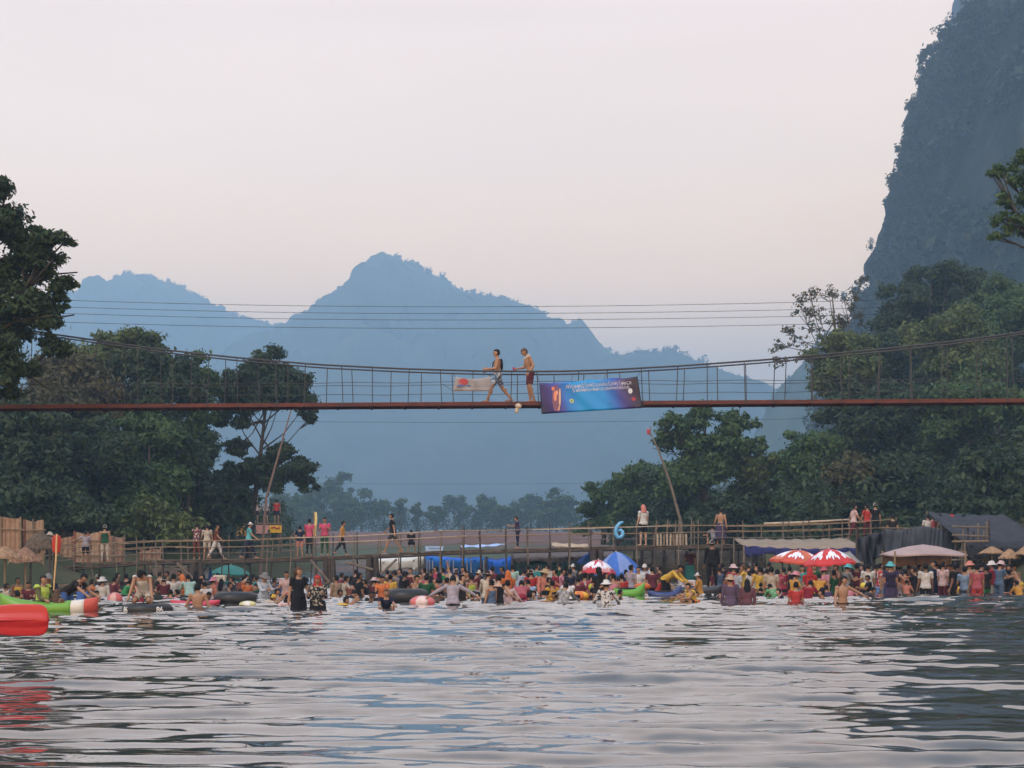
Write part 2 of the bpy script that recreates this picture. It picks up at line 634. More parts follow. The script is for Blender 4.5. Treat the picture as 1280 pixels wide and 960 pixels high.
nt.links.new(r1.outputs[0], b.inputs['Base Color'])
nt.links.new(b.outputs[0], out.inputs[0])
m_rock = m


def tower(Y0, edge, cx_px, depth, ztop, seed, nz=110, nt_=150):
    """a karst tower: an oval plan whose left flank follows the edge [(px,py)...]"""
    cx = (cx_px - 640) * Y0 / F
    ez = [CH + (HZ - p[1]) * Y0 / F for p in edge]
    ex = [(p[0] - 640) * Y0 / F for p in edge]
    zs = np.concatenate([np.linspace(-2, ztop * .97, nz), [ztop]])
    th = np.linspace(0, 2 * math.pi, nt_, endpoint=False)
    Z, T = np.meshgrid(zs, th, indexing='ij')
    A = cx - np.interp(Z, ez, ex)
    taper = np.clip((ztop * 1.02 - Z) / (ztop * .25), 0, 1) ** .5
    A = A * np.where(Z > ez[-1], taper / max(1e-6, (np.clip((ztop * 1.02 - ez[-1]) / (ztop * .25), 0, 1) ** .5)), 1)
    B = depth * (.45 + .55 * A / A.max())
    X = cx - A * np.sign(np.cos(T)) * np.abs(np.cos(T)) ** .8
    Y = Y0 - B * np.sign(np.sin(T)) * np.abs(np.sin(T)) ** .8
    nrm = np.stack([-np.cos(T), -np.sin(T)], -1)
    bmp = 8.0 * fbm(X + Y, Z * .45, 80, 4, seed) + 3.0 * fbm(X * 1.2 - Y, Z, 20, 3, seed + 1)
    fade = np.abs(np.sin(T)) ** .7 * .9 + .12
    X = X + nrm[..., 0] * bmp * fade
    Y = Y + nrm[..., 1] * bmp * fade
    idx = np.arange(X.size).reshape(X.shape)
    q = np.stack([idx[:-1], np.roll(idx, -1, 1)[:-1], np.roll(idx, -1, 1)[1:], idx[1:]], -1).reshape(-1, 4)
    P = np.stack([X, Y, Z], -1)
    me = mesh_np('cliff', P.reshape(-1, 3), q, smooth=True)
    tag(link('cliff', me, m_rock), kind='structure')
    return P, nrm, T


EDGE = [(1020, 690), (1044, 520), (1076, 402), (1108, 345), (1128, 300), (1139, 260), (1147, 215), (1156, 180), (1164, 150), (1171, 115), (1176, 85), (1184, 62), (1194, 38), (1215, 20), (1240, 8), (1268, -30), (1290, -80)]
Pc, nrmc, Tc = tower(490, EDGE, 1500, 135, 200, 8)
EDGE2 = [(1090, 690), (1150, 300), (1190, 90), (1203, 20), (1208, 0), (1216, -40), (1240, -110)]
tower(900, EDGE2, 1560, 170, 372, 14)
rg = np.random.default_rng(31)
sc_c, sc_n, sc_r = [], [], []
nzc, ntc = Pc.shape[:2]
for i in range(5200):                      # scrub hanging on the face, in drifts along the ledges
    j, k = rg.integers(0, nzc - 1), int(rg.integers(0, ntc // 2 + 8)) % ntc
    p = Pc[j, k]
    if float(fbm(p[0] * .6, p[2], 42, 3, 5)) + rg.normal(0, .25) < -.05:
        continue
    sc_c.append(p + rg.normal(0, 1.2, 3))
    sc_r.append(rg.uniform(1.2, 4.6))
for i in range(900):                       # and ragged along the skyline edge
    j = int(rg.integers(6, nzc - 2))
    k = int(rg.integers(-4, 6)) % ntc
    if math.sin(j * .9) + rg.normal(0, .6) < -.75:
        continue
    p = Pc[j, k] + np.array([-rg.uniform(0, 2.0), rg.normal(0, 2), rg.normal(0, 1)])
    for q in range(int(rg.integers(1, 5))):
        sc_c.append(p + np.array([-.5 * q, 0, .9 * q]) + rg.normal(0, 1.1, 3))
        sc_r.append(rg.uniform(.6, 2.3))
o = link('shrubbery', clump_forest('shrubbery', np.array(sc_c), np.array(sc_r), 33, nf=22), leaf_mat('cliff scrub leaves', (.010, .018, .012), (.02, .03, .018), (.035, .045, .026), .2))
tag(o, 'dark scrub clinging to the steep limestone cliff', 'scrub', kind='stuff')

# ------------------------------------------------------------------ haze
HD = 6.7e-4
m = bpy.data.materials.new('blue haze')
nt, out = nodes_of(m)
pv = nt.nodes.new('ShaderNodeVolumePrincipled')
pv.inputs['Color'].default_value = (.45, .72, 1.0, 1)
pv.inputs['Density'].default_value = HD
pv.inputs['Anisotropy'].default_value = .3
nt.links.new(pv.outputs[0], out.inputs['Volume'])
hb = MB().box((0, 2025, 221.4), (4500, 4150, 449))
tag(hb.build('haze', m), 'pale blue haze filling the valley', 'haze', kind='stuff')
# ------------------------------------------------------------------ trees
BARK = M('bark', (.05, .042, .035), .95, .3, 3, bump=.5)
BARK_PALE = M('pale bark', (.10, .09, .08), .95, .25, 3, bump=.4)
LEAF_DARK = leaf_mat('dark leaves', (0.0202, 0.039, 0.0189), (0.0331, 0.0576, 0.0252), (0.0552, 0.0817, 0.0336))
LEAF_MID = leaf_mat('mid green leaves', (0.0301, 0.0637, 0.0222), (0.0521, 0.0985, 0.0311), (0.0853, 0.1391, 0.0443))
LEAF_YEL = leaf_mat('yellow green leaves', (0.0418, 0.0711, 0.022), (0.0783, 0.1126, 0.033), (0.1358, 0.1658, 0.0495))
LEAF_BRN = leaf_mat('browning leaves', (0.0376, 0.0462, 0.0194), (0.0711, 0.0693, 0.0308), (0.1087, 0.097, 0.044))
LEAFS = {'d': LEAF_DARK, 'm': LEAF_MID, 'y': LEAF_YEL, 'b': LEAF_BRN}


def crown_mesh(clumps, L, cover, rg, nsub=9, sub=.46, shell=.75):
    """clumps: (centre xyz, radii xyz). Each is broken into many small boughs of leaves"""
    C, Nn, LL = [], [], []
    for c, r in clumps:
        c, r = np.array(c), np.array(r)
        k = max(4, int(nsub * (1 + rg.uniform(-.2, .4))))
        d = rg.normal(size=(k, 3))
        d[:, 2] += .25
        d /= np.linalg.norm(d, axis=1)[:, None]
        bc = c + d * r * rg.uniform(.35, .95, (k, 1))
        br = (r.min() * .5 + r.mean() * .5) * sub * rg.uniform(.6, 1.35, k)
        for b_, r_ in zip(bc, br):
            n = int(cover * 4 * math.pi * r_ * r_ * .5 / (.9 * L * L))
            n = max(12, min(n, 5200))
            e = rg.normal(size=(n, 3))
            e /= np.linalg.norm(e, axis=1)[:, None]
            e[:, 2] *= np.where(e[:, 2] < 0, .55, .8)
            rad = r_ * np.clip(rg.normal(shell, .28, n), .05, 1.35)
            # ragged edges: some directions reach further out
            lump = 1 + .28 * np.sin(e[:, 0] * 5 + b_[0]) * np.sin(e[:, 1] * 5 + b_[1]) + .2 * np.sin(e[:, 2] * 7 + b_[2])
            C.append(b_ + e * (rad * lump)[:, None])
            Nn.append(e)
            LL.append(np.full(n, L))
    return leaf_mesh('crown', np.concatenate(C), np.concatenate(Nn), np.concatenate(LL), rg, .46)


TREE_N = [0]


def tree(name, label, Y, blobs, leaf='m', L=.15, cover=2.6, trunk=None, r0=.22, group=None, depth=.8, cat='tree', bark=None, nsub=9, limbs=True, spread=0.5, shell=.75):
    """blobs: (px, py, rx, ry) as they stand at distance Y"""
    TREE_N[0] += 1
    rg = np.random.default_rng(100 + TREE_N[0])
    k = Y / F
    cl = []
    for (px, py, rx, ry) in blobs:
        dy = rg.normal(0, spread) * rx * k
        p = at(px, py, Y)
        cl.append((Vector((p.x, Y + dy, p.z)), (rx * k, rx * k * depth, ry * k)))
    bx = trunk[0][0] if trunk else sum(b[0] for b in blobs) / len(blobs)
    base = at(bx, 0, Y)
    g = gz(base.x, Y)
    root = thing(name, (base.x, Y, g), label, cat, group)
    org = Vector((base.x, Y, g))
    cl = [(c - org, r) for c, r in cl]
    link('crown', crown_mesh(cl, L, cover, rg, nsub, shell=shell), LEAFS[leaf], root)
    mb = MB()
    top = max(c.z for c, r in cl)
    if trunk:
        pts = [at(a[0], a[1], Y) - org for a in trunk]
        pts[0].z = -.3
    else:
        mx_ = sum(c.x for c, r in cl) / len(cl)
        pts = [Vector((0, 0, -.3)), Vector((mx_ * .25 + rg.normal(0, .1), 0, top * .3)), Vector((mx_ * .6 + rg.normal(0, .2), 0, top * .6)), Vector((mx_, 0, top * .95))]
    n = len(pts)
    mb.tube(pts, [max(.03, r0 * (1 - .85 * i / (n - 1))) for i in range(n)], 8)
    if limbs:
        for c, r in cl:
            f = rg.uniform(.3, .75)
            i = f * (n - 1)
            a = pts[int(i)].lerp(pts[min(n - 1, int(i) + 1)], i - int(i))
            mid = a.lerp(c, .5) + Vector((0, 0, -.1 * (c - a).length))
            mb.tube([a, mid, c], [r0 * .3, r0 * .18, r0 * .06], 6)
            for q in range(3):
                e = c + Vector(tuple(rg.normal(0, .5, 3) * np.array(r)))
                mb.tube([mid.lerp(c, .6), e], [r0 * .14, .02], 5)
    mb.build('trunk', bark or BARK, root, smooth=True)
    return root


GL, GR = 'trees on the left bank', 'trees on the right bank'
# --- left bank
tree('broadleaf_tree', 'tall dark tree cut by the left edge, leaves layered against the sky', 47,
     [(-40, 255, 50, 35), (8, 240, 22, 20), (-10, 285, 60, 28), (35, 300, 30, 18), (64, 306, 24, 16), (52, 322, 36, 20), (80, 352, 17, 11), (20, 345, 48, 26), (60, 372, 28, 18),
      (-20, 400, 66, 44), (38, 396, 40, 22), (66, 394, 18, 12), (15, 440, 60, 26), (70, 432, 26, 12), (-25, 480, 50, 26), (20, 468, 40, 20)],
     'd', .082, 3.3, [(-70, 690), (-66, 560), (-50, 430), (-30, 300), (-20, 230)], .3, GL, nsub=11)
LB = [
    ('bushy_tree', 'bright green rounded treetop just under the hanging cable, left bank', 98, [(150, 432, 45, 22), (120, 448, 40, 26), (176, 446, 34, 24), (140, 470, 62, 36)], 'y', .22),
    ('bushy_tree', 'tree with rusty brown crown behind the tall left edge tree', 92, [(92, 470, 50, 38), (70, 500, 50, 34), (120, 498, 44, 34), (90, 540, 60, 34)], 'b', .22),
    ('bushy_tree', 'dark tree with small upper tuft right of the bright rounded treetop', 95, [(180, 424, 9, 7), (193, 436, 14, 9), (185, 470, 40, 32), (215, 478, 40, 34), (200, 515, 55, 36)], 'd', .22),
    ('bushy_tree', 'thin pale tree where the hanging cable leaves the left trees', 96, [(245, 462, 24, 18), (256, 480, 20, 18), (235, 490, 28, 26), (245, 520, 26, 28), (238, 552, 32, 26)], 'm', .22),
    ('bushy_tree', 'low dark tree at the left edge under the red bridge deck', 84, [(20, 530, 50, 34), (-10, 565, 50, 40), (40, 575, 44, 36), (10, 615, 60, 32)], 'd', .26),
    ('bushy_tree', 'bluish green tree in the middle of the left bank wood', 90, [(110, 548, 46, 36), (140, 575, 50, 34), (90, 590, 50, 36), (125, 618, 60, 32)], 'd', .28),
    ('bushy_tree', 'slender upright tree below the deck beside the gap of sky, left bank', 94, [(248, 560, 24, 34), (230, 590, 34, 34), (252, 615, 30, 34), (215, 560, 30, 34)], 'd', .24),
    ('bushy_tree', 'mid green tree with hanging boughs in the left bank wood', 91, [(185, 550, 40, 36), (175, 590, 44, 38), (205, 610, 40, 36), (180, 640, 50, 26)], 'm', .26),
    ('bushy_tree', 'leafy tree right behind the bamboo mat fence', 82, [(75, 630, 46, 30), (115, 645, 44, 24), (40, 640, 40, 26), (90, 660, 60, 20)], 'd', .24),
    ('bushy_tree', 'low light green bush tree above the left end of the footbridge', 86, [(195, 645, 34, 20), (225, 655, 34, 18), (170, 660, 40, 18), (210, 672, 50, 16)], 'y', .2),
    ('bushy_tree', 'shady small tree under the tall forked tree', 98, [(268, 620, 26, 24), (290, 600, 20, 26), (262, 650, 34, 22), (285, 645, 26, 22)], 'd', .22),
]
LB += [
    ('bushy_tree', 'dim tree far back under the deck at the left, left of the pole railings', 112, [(60, 590, 50, 46), (100, 570, 44, 40), (30, 560, 44, 44), (70, 640, 60, 36)], 'd', .3),
    ('bushy_tree', 'dim tree far back in the middle of the left bank wood', 114, [(160, 580, 50, 50), (130, 540, 40, 40), (190, 560, 44, 44), (160, 640, 60, 36)], 'm', .3),
    ('bushy_tree', 'dim tree far back behind the slender upright one', 116, [(232, 560, 30, 44), (215, 600, 34, 44), (245, 610, 28, 40), (225, 650, 44, 30)], 'd', .3),
]
for nm, lb, Y, bl, lf, r0 in LB:
    tree(nm, lb, Y, bl, lf, .15, 2.7, None, r0, GL, nsub=11)
tree('forked_tree', 'tall tree with forked bare trunk standing apart on the left bank', 100,
     [(334, 452, 20, 17), (318, 464, 26, 17), (348, 470, 26, 18), (300, 478, 28, 20), (332, 486, 34, 18), (368, 482, 24, 20), (285, 500, 26, 20), (312, 505, 30, 16), (352, 500, 30, 18), (383, 505, 14, 16), (270, 525, 18, 16), (300, 530, 14, 10), (386, 522, 9, 7),
      (300, 560, 17, 12), (318, 585, 28, 15), (300, 600, 24, 16), (350, 570, 20, 14), (372, 590, 24, 17), (384, 605, 14, 16), (340, 600, 24, 14), (300, 625, 24, 18)],
     'd', .12, 3.0, [(309, 675), (318, 625), (324, 585), (327, 555), (331, 520), (336, 490), (335, 460)], .2, GL, nsub=13, spread=.35)
# --- right bank
RB = [
    ('spreading_tree', 'spreading tree with flat green top under the right half of the deck', 108, [(880, 523, 48, 13), (925, 528, 22, 12), (845, 530, 22, 14), (835, 548, 18, 12), (860, 552, 40, 20), (910, 555, 40, 22), (948, 560, 14, 12), (885, 585, 55, 26), (850, 600, 40, 26)], 'm', .3),
    ('bushy_tree', 'lowest rounded tree at the river end of the right bank wood', 128, [(745, 622, 16, 18), (735, 640, 18, 18), (760, 640, 24, 24), (775, 612, 22, 20), (750, 660, 34, 16)], 'm', .25),
    ('bushy_tree', 'stepped mid green tree left of the leaning flag pole', 122, [(795, 592, 22, 18), (780, 620, 30, 26), (812, 610, 28, 28), (800, 645, 40, 24)], 'm', .25),
    ('bushy_tree', 'dark tree behind the leaning flag pole', 116, [(835, 615, 34, 30), (862, 632, 36, 28), (835, 650, 40, 22)], 'd', .25),
    ('bushy_tree', 'small pale tree between the round olive tree and the drooping one', 118, [(985, 582, 24, 18), (998, 565, 16, 16), (978, 610, 30, 26), (990, 640, 34, 20)], 'm', .2),
    ('bushy_tree', 'round olive tree right of the spreading tree', 110, [(950, 590, 30, 26), (935, 615, 40, 30), (972, 612, 30, 30), (955, 645, 48, 24)], 'y', .25),
    ('bushy_tree', 'dark bush tree behind the bare backed walker on the footbridge', 104, [(905, 640, 40, 26), (885, 655, 36, 18), (930, 660, 40, 16)], 'd', .22),
    ('bushy_tree', 'drooping olive tree with long hanging boughs on the right bank', 106, [(1010, 560, 38, 28), (1000, 595, 36, 34), (1030, 600, 34, 40), (1015, 640, 44, 28)], 'm', .26),
    ('bushy_tree', 'brown tinged tree above the red parasols', 98, [(1068, 580, 26, 30), (1050, 610, 34, 34), (1080, 620, 28, 34), (1060, 650, 44, 24)], 'b', .25),
    ('bushy_tree', 'dark hollow tree behind the dark mesh curtain', 96, [(1130, 600, 50, 36), (1110, 635, 46, 30), (1155, 640, 46, 28)], 'd', .28),
    ('bushy_tree', 'dark tree over the black tarp shelter', 92, [(1210, 600, 46, 40), (1255, 610, 46, 40), (1190, 640, 40, 26), (1285, 580, 40, 50)], 'd', .3),
    ('bushy_tree', 'tree crossed by the red deck line at the right edge', 112, [(1230, 500, 60, 34), (1180, 520, 50, 36), (1270, 530, 50, 40), (1200, 560, 60, 34)], 'm', .32),
    ('bushy_tree', 'tree crossed by the red deck line above the brown tinged tree', 114, [(1090, 500, 50, 30), (1130, 525, 48, 34), (1060, 535, 44, 28), (1100, 560, 60, 32)], 'd', .3),
    ('bushy_tree', 'light green tree left of the deep green hillside trees', 124, [(1058, 432, 32, 22), (1040, 452, 28, 22), (1075, 455, 34, 26), (1050, 485, 46, 28)], 'y', .28),
    ('hillside_tree', 'highest treetop at the foot of the cliff', 146, [(1185, 340, 24, 14), (1160, 352, 34, 18), (1210, 356, 34, 20), (1130, 372, 30, 20), (1180, 380, 60, 30), (1120, 400, 34, 24)], 'd', .4),
    ('hillside_tree', 'large deep green hillside tree cut by the right edge', 142, [(1250, 372, 36, 24), (1225, 395, 40, 28), (1270, 400, 40, 30), (1245, 430, 56, 34)], 'm', .4),
    ('hillside_tree', 'bright leaved hillside tree under the rising cable on the right', 130, [(1185, 420, 46, 28), (1215, 440, 40, 26), (1155, 440, 40, 26), (1190, 465, 66, 28)], 'y', .35),
    ('hillside_tree', 'dark hillside tree between the light green tree and the cable', 134, [(1120, 430, 36, 28), (1105, 455, 34, 28), (1135, 465, 44, 28), (1110, 490, 50, 24)], 'd', .35),
]
RB += [
    ('hillside_tree', 'shaded tree behind the crossing of deck and hill on the right', 150, [(1210, 490, 50, 44), (1170, 500, 40, 40), (1250, 480, 44, 46), (1200, 540, 60, 36)], 'd', .35),
    ('hillside_tree', 'shaded tree far back above the drooping olive tree', 150, [(1085, 500, 36, 40), (1060, 530, 36, 36), (1110, 530, 40, 36), (1050, 570, 50, 40)], 'm', .35),
    ('hillside_tree', 'shaded tree far back at the right edge under the cable', 152, [(1265, 450, 44, 40), (1285, 500, 40, 50), (1255, 550, 50, 40)], 'm', .35),
    ('hillside_tree', 'shaded tree far back between the highest treetop and the cable', 156, [(1160, 420, 50, 40), (1130, 440, 40, 40), (1200, 400, 44, 36)], 'd', .35),
    ('hillside_tree', 'shaded tree far back above the dark mesh curtain', 140, [(1150, 570, 50, 40), (1110, 580, 44, 40), (1190, 590, 44, 40), (1150, 620, 60, 36)], 'd', .35),
]
for nm, lb, Y, bl, lf, r0 in RB:
    tree(nm, lb, Y, bl, lf, .17, 2.6, None, r0, GR, nsub=11)
tree('sparse_tree', 'thin almost leafless tree drawn against the sky left of the cliff', 129,
     [(1010, 372, 18, 10), (1040, 364, 22, 12), (1000, 390, 16, 8), (1028, 388, 22, 10), (1062, 376, 14, 12), (985, 412, 12, 7), (1015, 410, 16, 8), (1045, 402, 18, 10), (970, 432, 12, 8), (995, 430, 16, 9), (975, 452, 14, 8), (1010, 448, 18, 9), (1078, 350, 12, 8), (1072, 395, 12, 16)],
     'b', .12, .42, [(1047, 640), (1048, 520), (1046, 440), (1043, 400), (1040, 365)], .22, GR, nsub=8, bark=BARK_PALE, shell=.85)
tree('broadleaf_tree', 'near tree reaching in from the right edge in front of the cliff', 62,
     [(1282, 195, 24, 12), (1262, 212, 20, 12), (1290, 232, 30, 14), (1245, 217, 12, 7), (1262, 250, 18, 12), (1258, 275, 24, 14), (1252, 297, 16, 9), (1290, 285, 26, 20), (1310, 250, 40, 40), (1330, 320, 50, 40), (1320, 200, 40, 30)],
     'm', .09, 3.0, [(1380, 690), (1376, 520), (1352, 380), (1322, 270), (1318, 190)], .32, GR, nsub=7)

# --- far bank trees, small and blue with distance
FB = [(408, 620, 22, 26, 'round'), (428, 606, 12, 26, 'tall slim'), (452, 628, 20, 18, 'broad'), (436, 634, 22, 18, 'low'), (480, 632, 13, 10, 'small'), (500, 633, 9, 13, 'narrow'), (521, 634, 7, 12, 'narrow'),
      (545, 638, 14, 10, 'low'), (574, 628, 20, 13, 'flat topped'), (600, 634, 20, 14, 'broad'), (626, 640, 16, 12, 'low'), (648, 636, 14, 12, 'round'), (664, 628, 16, 15, 'round'), (696, 624, 16, 24, 'tall'), (712, 636, 14, 20, 'dark'), (682, 642, 14, 12, 'low'), (380, 628, 24, 26, 'wide'), (356, 634, 22, 24, 'wide')]
FBL = ['round blue grey tree behind the narrow yellow flag', 'tall slim far tree with a thin leaning tip', 'broad far tree left of the black clad walker', 'low far bush tree under the tall slim one',
       'small far tree straight above the black clad walker', 'narrow far tree right of the black clad walker', 'narrower of two slim far trees left of the low bush', 'low far bush above the white sagging awning',
       'flat topped far tree in the middle of the far bank', 'broad far tree right of the flat topped one', 'low far tree above the grey blue walker', 'round far tree just right of the grey blue walker',
       'rounded far tree standing higher than its neighbours, under the banner', 'tall far tree nearest the right bank wood', 'dark far tree touching the right bank wood', 'low far tree between the two tallest of the far bank',
       'wide far tree right of the forked tree', 'wide far tree seen under the forked tree']
for (px, py, rx, ry, kd), lb in zip(FB, FBL):
    Yf = 400 + (px * 37 % 90)
    tree('far_tree', lb, Yf, [(px, py, rx, ry * .8), (px - rx * .5, py + ry * .5, rx * .7, ry * .6), (px + rx * .5, py + ry * .6, rx * .7, ry * .6), (px, py + ry * 1.2, rx * .9, ry * .6)], 'm', .55, 2.4, None, .45, 'trees on the far bank', nsub=8)

# --- understorey that closes the woods (nobody could count it)
rg = np.random.default_rng(77)
pts, rad = [], []
for i in range(2600):
    side = rg.random()
    y = rg.uniform(76, 190)
    xl, xr = [float(v) for v in shores(y)]
    x = xl - 3.5 - abs(rg.normal(0, 16)) if side < .45 else xr + 4.5 + abs(rg.normal(0, 24))
    if y < 88 and abs(x) < 24:
        continue
    r_ = rg.uniform(.6, 1.7)
    pts.append((x, y, gz(x, y) + rg.uniform(.2, 1.0) * r_ + (rg.random() < .35) * rg.uniform(.5, 3)))
    rad.append(r_)
for i in range(650):
    x, y = rg.uniform(-95, 95), rg.uniform(262, 420)
    r_ = rg.uniform(1.2, 4.2)
    y = max(y, 330)
    pts.append((x, y + 40, gz(x, y + 40) + .8 * r_))
    rad.append(r_)
tag(link('undergrowth', clump_forest('undergrowth', np.array(pts), np.array(rad), 78, .85, 60), LEAF_DARK), 'dense dark undergrowth below the trees of both banks', 'undergrowth', kind='stuff')
# ------------------------------------------------------------------ people: posed bodies
def fk(lean=0, head=(0, 0), aL=(5, 8, 12), aR=(5, 8, 12), lL=(0, 3, 0), lR=(0, 3, 0), side=0):
    """angles in degrees; front is -Y. arm/leg = (pitch forward, out, bend)"""
    J = {}
    U = Matrix.Rotation(R(side), 3, 'Y') @ Matrix.Rotation(R(lean), 3, 'X')
    pel = Vector((0, 0, 0))
    up = lambda v: U @ Vector(v)
    J['pel'], J['che'], J['nek'] = pel, up((0, 0, .30)), up((0, .01, .50))
    H = U @ Matrix.Rotation(R(head[1]), 3, 'Z') @ Matrix.Rotation(R(head[0]), 3, 'X')
    J['hed'] = up((0, .005, .535)) + H @ Vector((0, -.012, .125))

    def d(p, a, s):
        p, a = R(p), R(a)
        return Vector((s * math.sin(a), -math.sin(p) * math.cos(a), -math.cos(p) * math.cos(a)))
    for s, A, Lg, n in ((1, aL, lL, 'L'), (-1, aR, lR, 'R')):
        sh = up((s * .185, .01, .445))
        el = sh + d(A[0], A[1], s) * .285
        wr = el + d(A[0] + A[2], A[1] * (1 - min(1, A[2] / 110)) - (12 if A[2] > 60 else 0), s) * .25
        J['sh' + n], J['el' + n], J['wr' + n] = sh, el, wr
        hi = Vector((s * .092, 0, -.02))
        kn = hi + d(Lg[0], Lg[1], s) * .43
        an = kn + d(Lg[0] - Lg[2], Lg[1], s) * .41
        J['hi' + n], J['kn' + n], J['an' + n] = hi, kn, an
    return J, U, H


def rings(p0, p1, r0, r1, n=12):
    """capsule as a closed loft"""
    d = (p1 - p0)
    L = d.length
    d = d.normalized()
    u = d.orthogonal().normalized()
    w_ = d.cross(u)
    out = []
    for t in (-80, -50, -20):
        out.append((p0 + d * r0 * math.sin(R(t)), r0 * math.cos(R(t))))
    for f in (.0, .33, .66, 1.0):
        out.append((p0 + d * L * f, r0 + (r1 - r0) * f))
    for t in (20, 50, 80):
        out.append((p1 + d * r1 * math.sin(R(t)), r1 * math.cos(R(t))))
    return [[c + (u * math.cos(2 * math.pi * k / n) + w_ * math.sin(2 * math.pi * k / n)) * r for k in range(n)] for c, r in out]


POSES = {}


def ev_mesh(me, mods, name):
    o = bpy.data.objects.new('tmp', me)
    COL.objects.link(o)
    for typ, kw in mods:
        md = o.modifiers.new('m', typ)
        for k, v in kw.items():
            setattr(md, k, v)
    dg = bpy.context.evaluated_depsgraph_get()
    r = bpy.data.meshes.new_from_object(o.evaluated_get(dg))
    bpy.data.objects.remove(o)
    r.name = name
    return r


class Pose:
    def __init__(s, nm, vox=.0125, child=False, **kw):
        s.nm = nm
        J, U, Hm = fk(**kw)
        s.J, s.U, s.H = J, U, Hm
        s.cache = {}
        mb = MB()
        T = [(-.115, .085, .085, .01), (-.07, .145, .115, .01), (0, .165, .12, .01), (.07, .15, .105, .0), (.17, .135, .095, -.005), (.28, .158, .112, -.005), (.37, .172, .112, .0), (.43, .165, .095, .008), (.47, .115, .075, .012), (.50, .06, .06, .012)]
        mb.loft([[U @ Vector((rx * math.cos(2 * math.pi * k / 16), yo + ry * math.sin(2 * math.pi * k / 16), z)) if z > .0 else
                  Vector((rx * math.cos(2 * math.pi * k / 16), yo + ry * math.sin(2 * math.pi * k / 16), z)).lerp(U @ Vector((rx * math.cos(2 * math.pi * k / 16), yo + ry * math.sin(2 * math.pi * k / 16), z)), .3)
                  for k in range(16)] for z, rx, ry, yo in T])
        bones = [('torso', J['pel'] - (U @ Vector((0, 0, .06))), J['nek'], .15, .10)]

        def cap(n, a, b, ra, rb):
            mb.loft(rings(a, b, ra, rb))
            bones.append((n, a, b, ra, rb))
        cap('neck', J['nek'] - U @ Vector((0, 0, .03)), J['hed'], .056, .05)
        for n, sg in (('L', 1), ('R', -1)):
            mb.ell(J['sh' + n], (.062, .062, .062))
            cap('uarm' + n, J['sh' + n], J['el' + n], .052, .04)
            cap('farm' + n, J['el' + n], J['wr' + n], .041, .027)
            cap('thigh' + n, J['hi' + n], J['kn' + n], .092, .055)
            cap('shin' + n, J['kn' + n], J['an' + n], .055, .036)
            mb.ell(J['kn' + n].lerp(J['an' + n], .28) + Vector((0, .022, 0)), (.05, .05, .10))
            a = J['an' + n]
            mb.loft(rings(a + Vector((0, .03, -.045)), a + Vector((sg * .012, -.15, -.055)), .036, .028))
            # hand: palm, four fingers, thumb
            fd = (J['wr' + n] - J['el' + n]).normalized()
            sidev = fd.cross(Vector((sg, 0, 0)))
            sidev = sidev.normalized() if sidev.length > .2 else Vector((0, -1, 0))
            inn = sidev.cross(fd).normalized()
            w0 = J['wr' + n]
            mb.loft(rings(w0, w0 + fd * .075, .026, .034))
            for q in range(4):
                o_ = w0 + fd * .078 + sidev * (.034 - .0225 * q)
                ln = (.036, .041, .038, .030)[q]
                k1 = o_ + fd * ln + inn * .006
                k2 = k1 + (fd * .7 + inn * .7 * (-1 if inn.x * sg > 0 else 1)) * ln * .85
                mb.loft(rings(o_, k1, .0105, .0098, 8))
                mb.loft(rings(k1, k2, .0098, .0085, 8))
            t0 = w0 + fd * .025 + sidev * .03
            t1 = t0 + (fd * .65 + sidev * .75) * .042
            mb.loft(rings(t0, t1, .0125, .011, 8))
            mb.loft(rings(t1, t1 + fd * .03, .011, .009, 8))
        hc = J['hed']
        hp = lambda v: hc + Hm @ Vector(v)
        mb.ell(hc, (.076, .096, .112), 16, 12, Hm)
        mb.ell(hp((0, -.028, -.055)), (.056, .06, .062), 14, 10, Hm)
        mb.loft(rings(hp((0, -.088, .012)), hp((0, -.105, -.022)), .011, .015, 8))
        for sg in (1, -1):
            mb.ell(hp((sg * .078, .008, -.008)), (.012, .022, .032), 10, 8, Hm)
            mb.ell(hp((sg * .033, -.082, .022)), (.022, .014, .010), 10, 6, Hm)
        s.bones = bones
        me = mb.mesh('body')
        me = ev_mesh(me, [('REMESH', dict(mode='VOXEL', voxel_size=vox, adaptivity=0)), ('SMOOTH', dict(factor=.5, iterations=2))], 'body_' + nm)
        nb = len(me.vertices)
        co = np.empty(nb * 3, np.float32)
        me.vertices.foreach_get('co', co)
        co = co.reshape(-1, 3)
        low = float(co[:, 2].min())
        s.low, s.high = low, float((hp((0, 0, .118))).z)
        s.H_tot = s.high - low
        # shift so the feet are at z = 0
        co[:, 2] -= low
        s.off = Vector((0, 0, -low))
        me.vertices.foreach_set('co', co.ravel())
        s.co = co
        nrm = np.empty(nb * 3, np.float32)
        me.vertices.foreach_get('normal', nrm)
        s.nrm = nrm.reshape(-1, 3)
        s.faces = [tuple(p.vertices) for p in me.polygons]
        me.polygons.foreach_set('use_smooth', np.ones(len(me.polygons), bool))
        # eyes, brows and mouth: dark small faces of the same body mesh (material slots 1 and 2)
        eb = MB()
        for sg in (1, -1):
            eb.ell(hp((sg * .031, -.0905, .018)) + s.off, (.013, .008, .0075), 8, 5, Hm)
            eb.ell(hp((sg * .033, -.093, .040)) + s.off, (.019, .007, .004), 8, 5, Hm)
        ne = len(eb.f)
        eb.ell(hp((0, -.088, -.058)) + s.off, (.024, .009, .008), 10, 6, Hm)
        bm = bmesh.new()
        bm.from_mesh(me)
        vs_ = [bm.verts.new(v) for v in eb.v]
        for i, f in enumerate(eb.f):
            try:
                q = bm.faces.new([vs_[k] for k in dict.fromkeys(f)])
                q.material_index = 1 if i < ne else 2
                q.smooth = True
            except ValueError:
                pass
        bm.to_mesh(me)
        bm.free()
        me.materials.append(M('skin'))
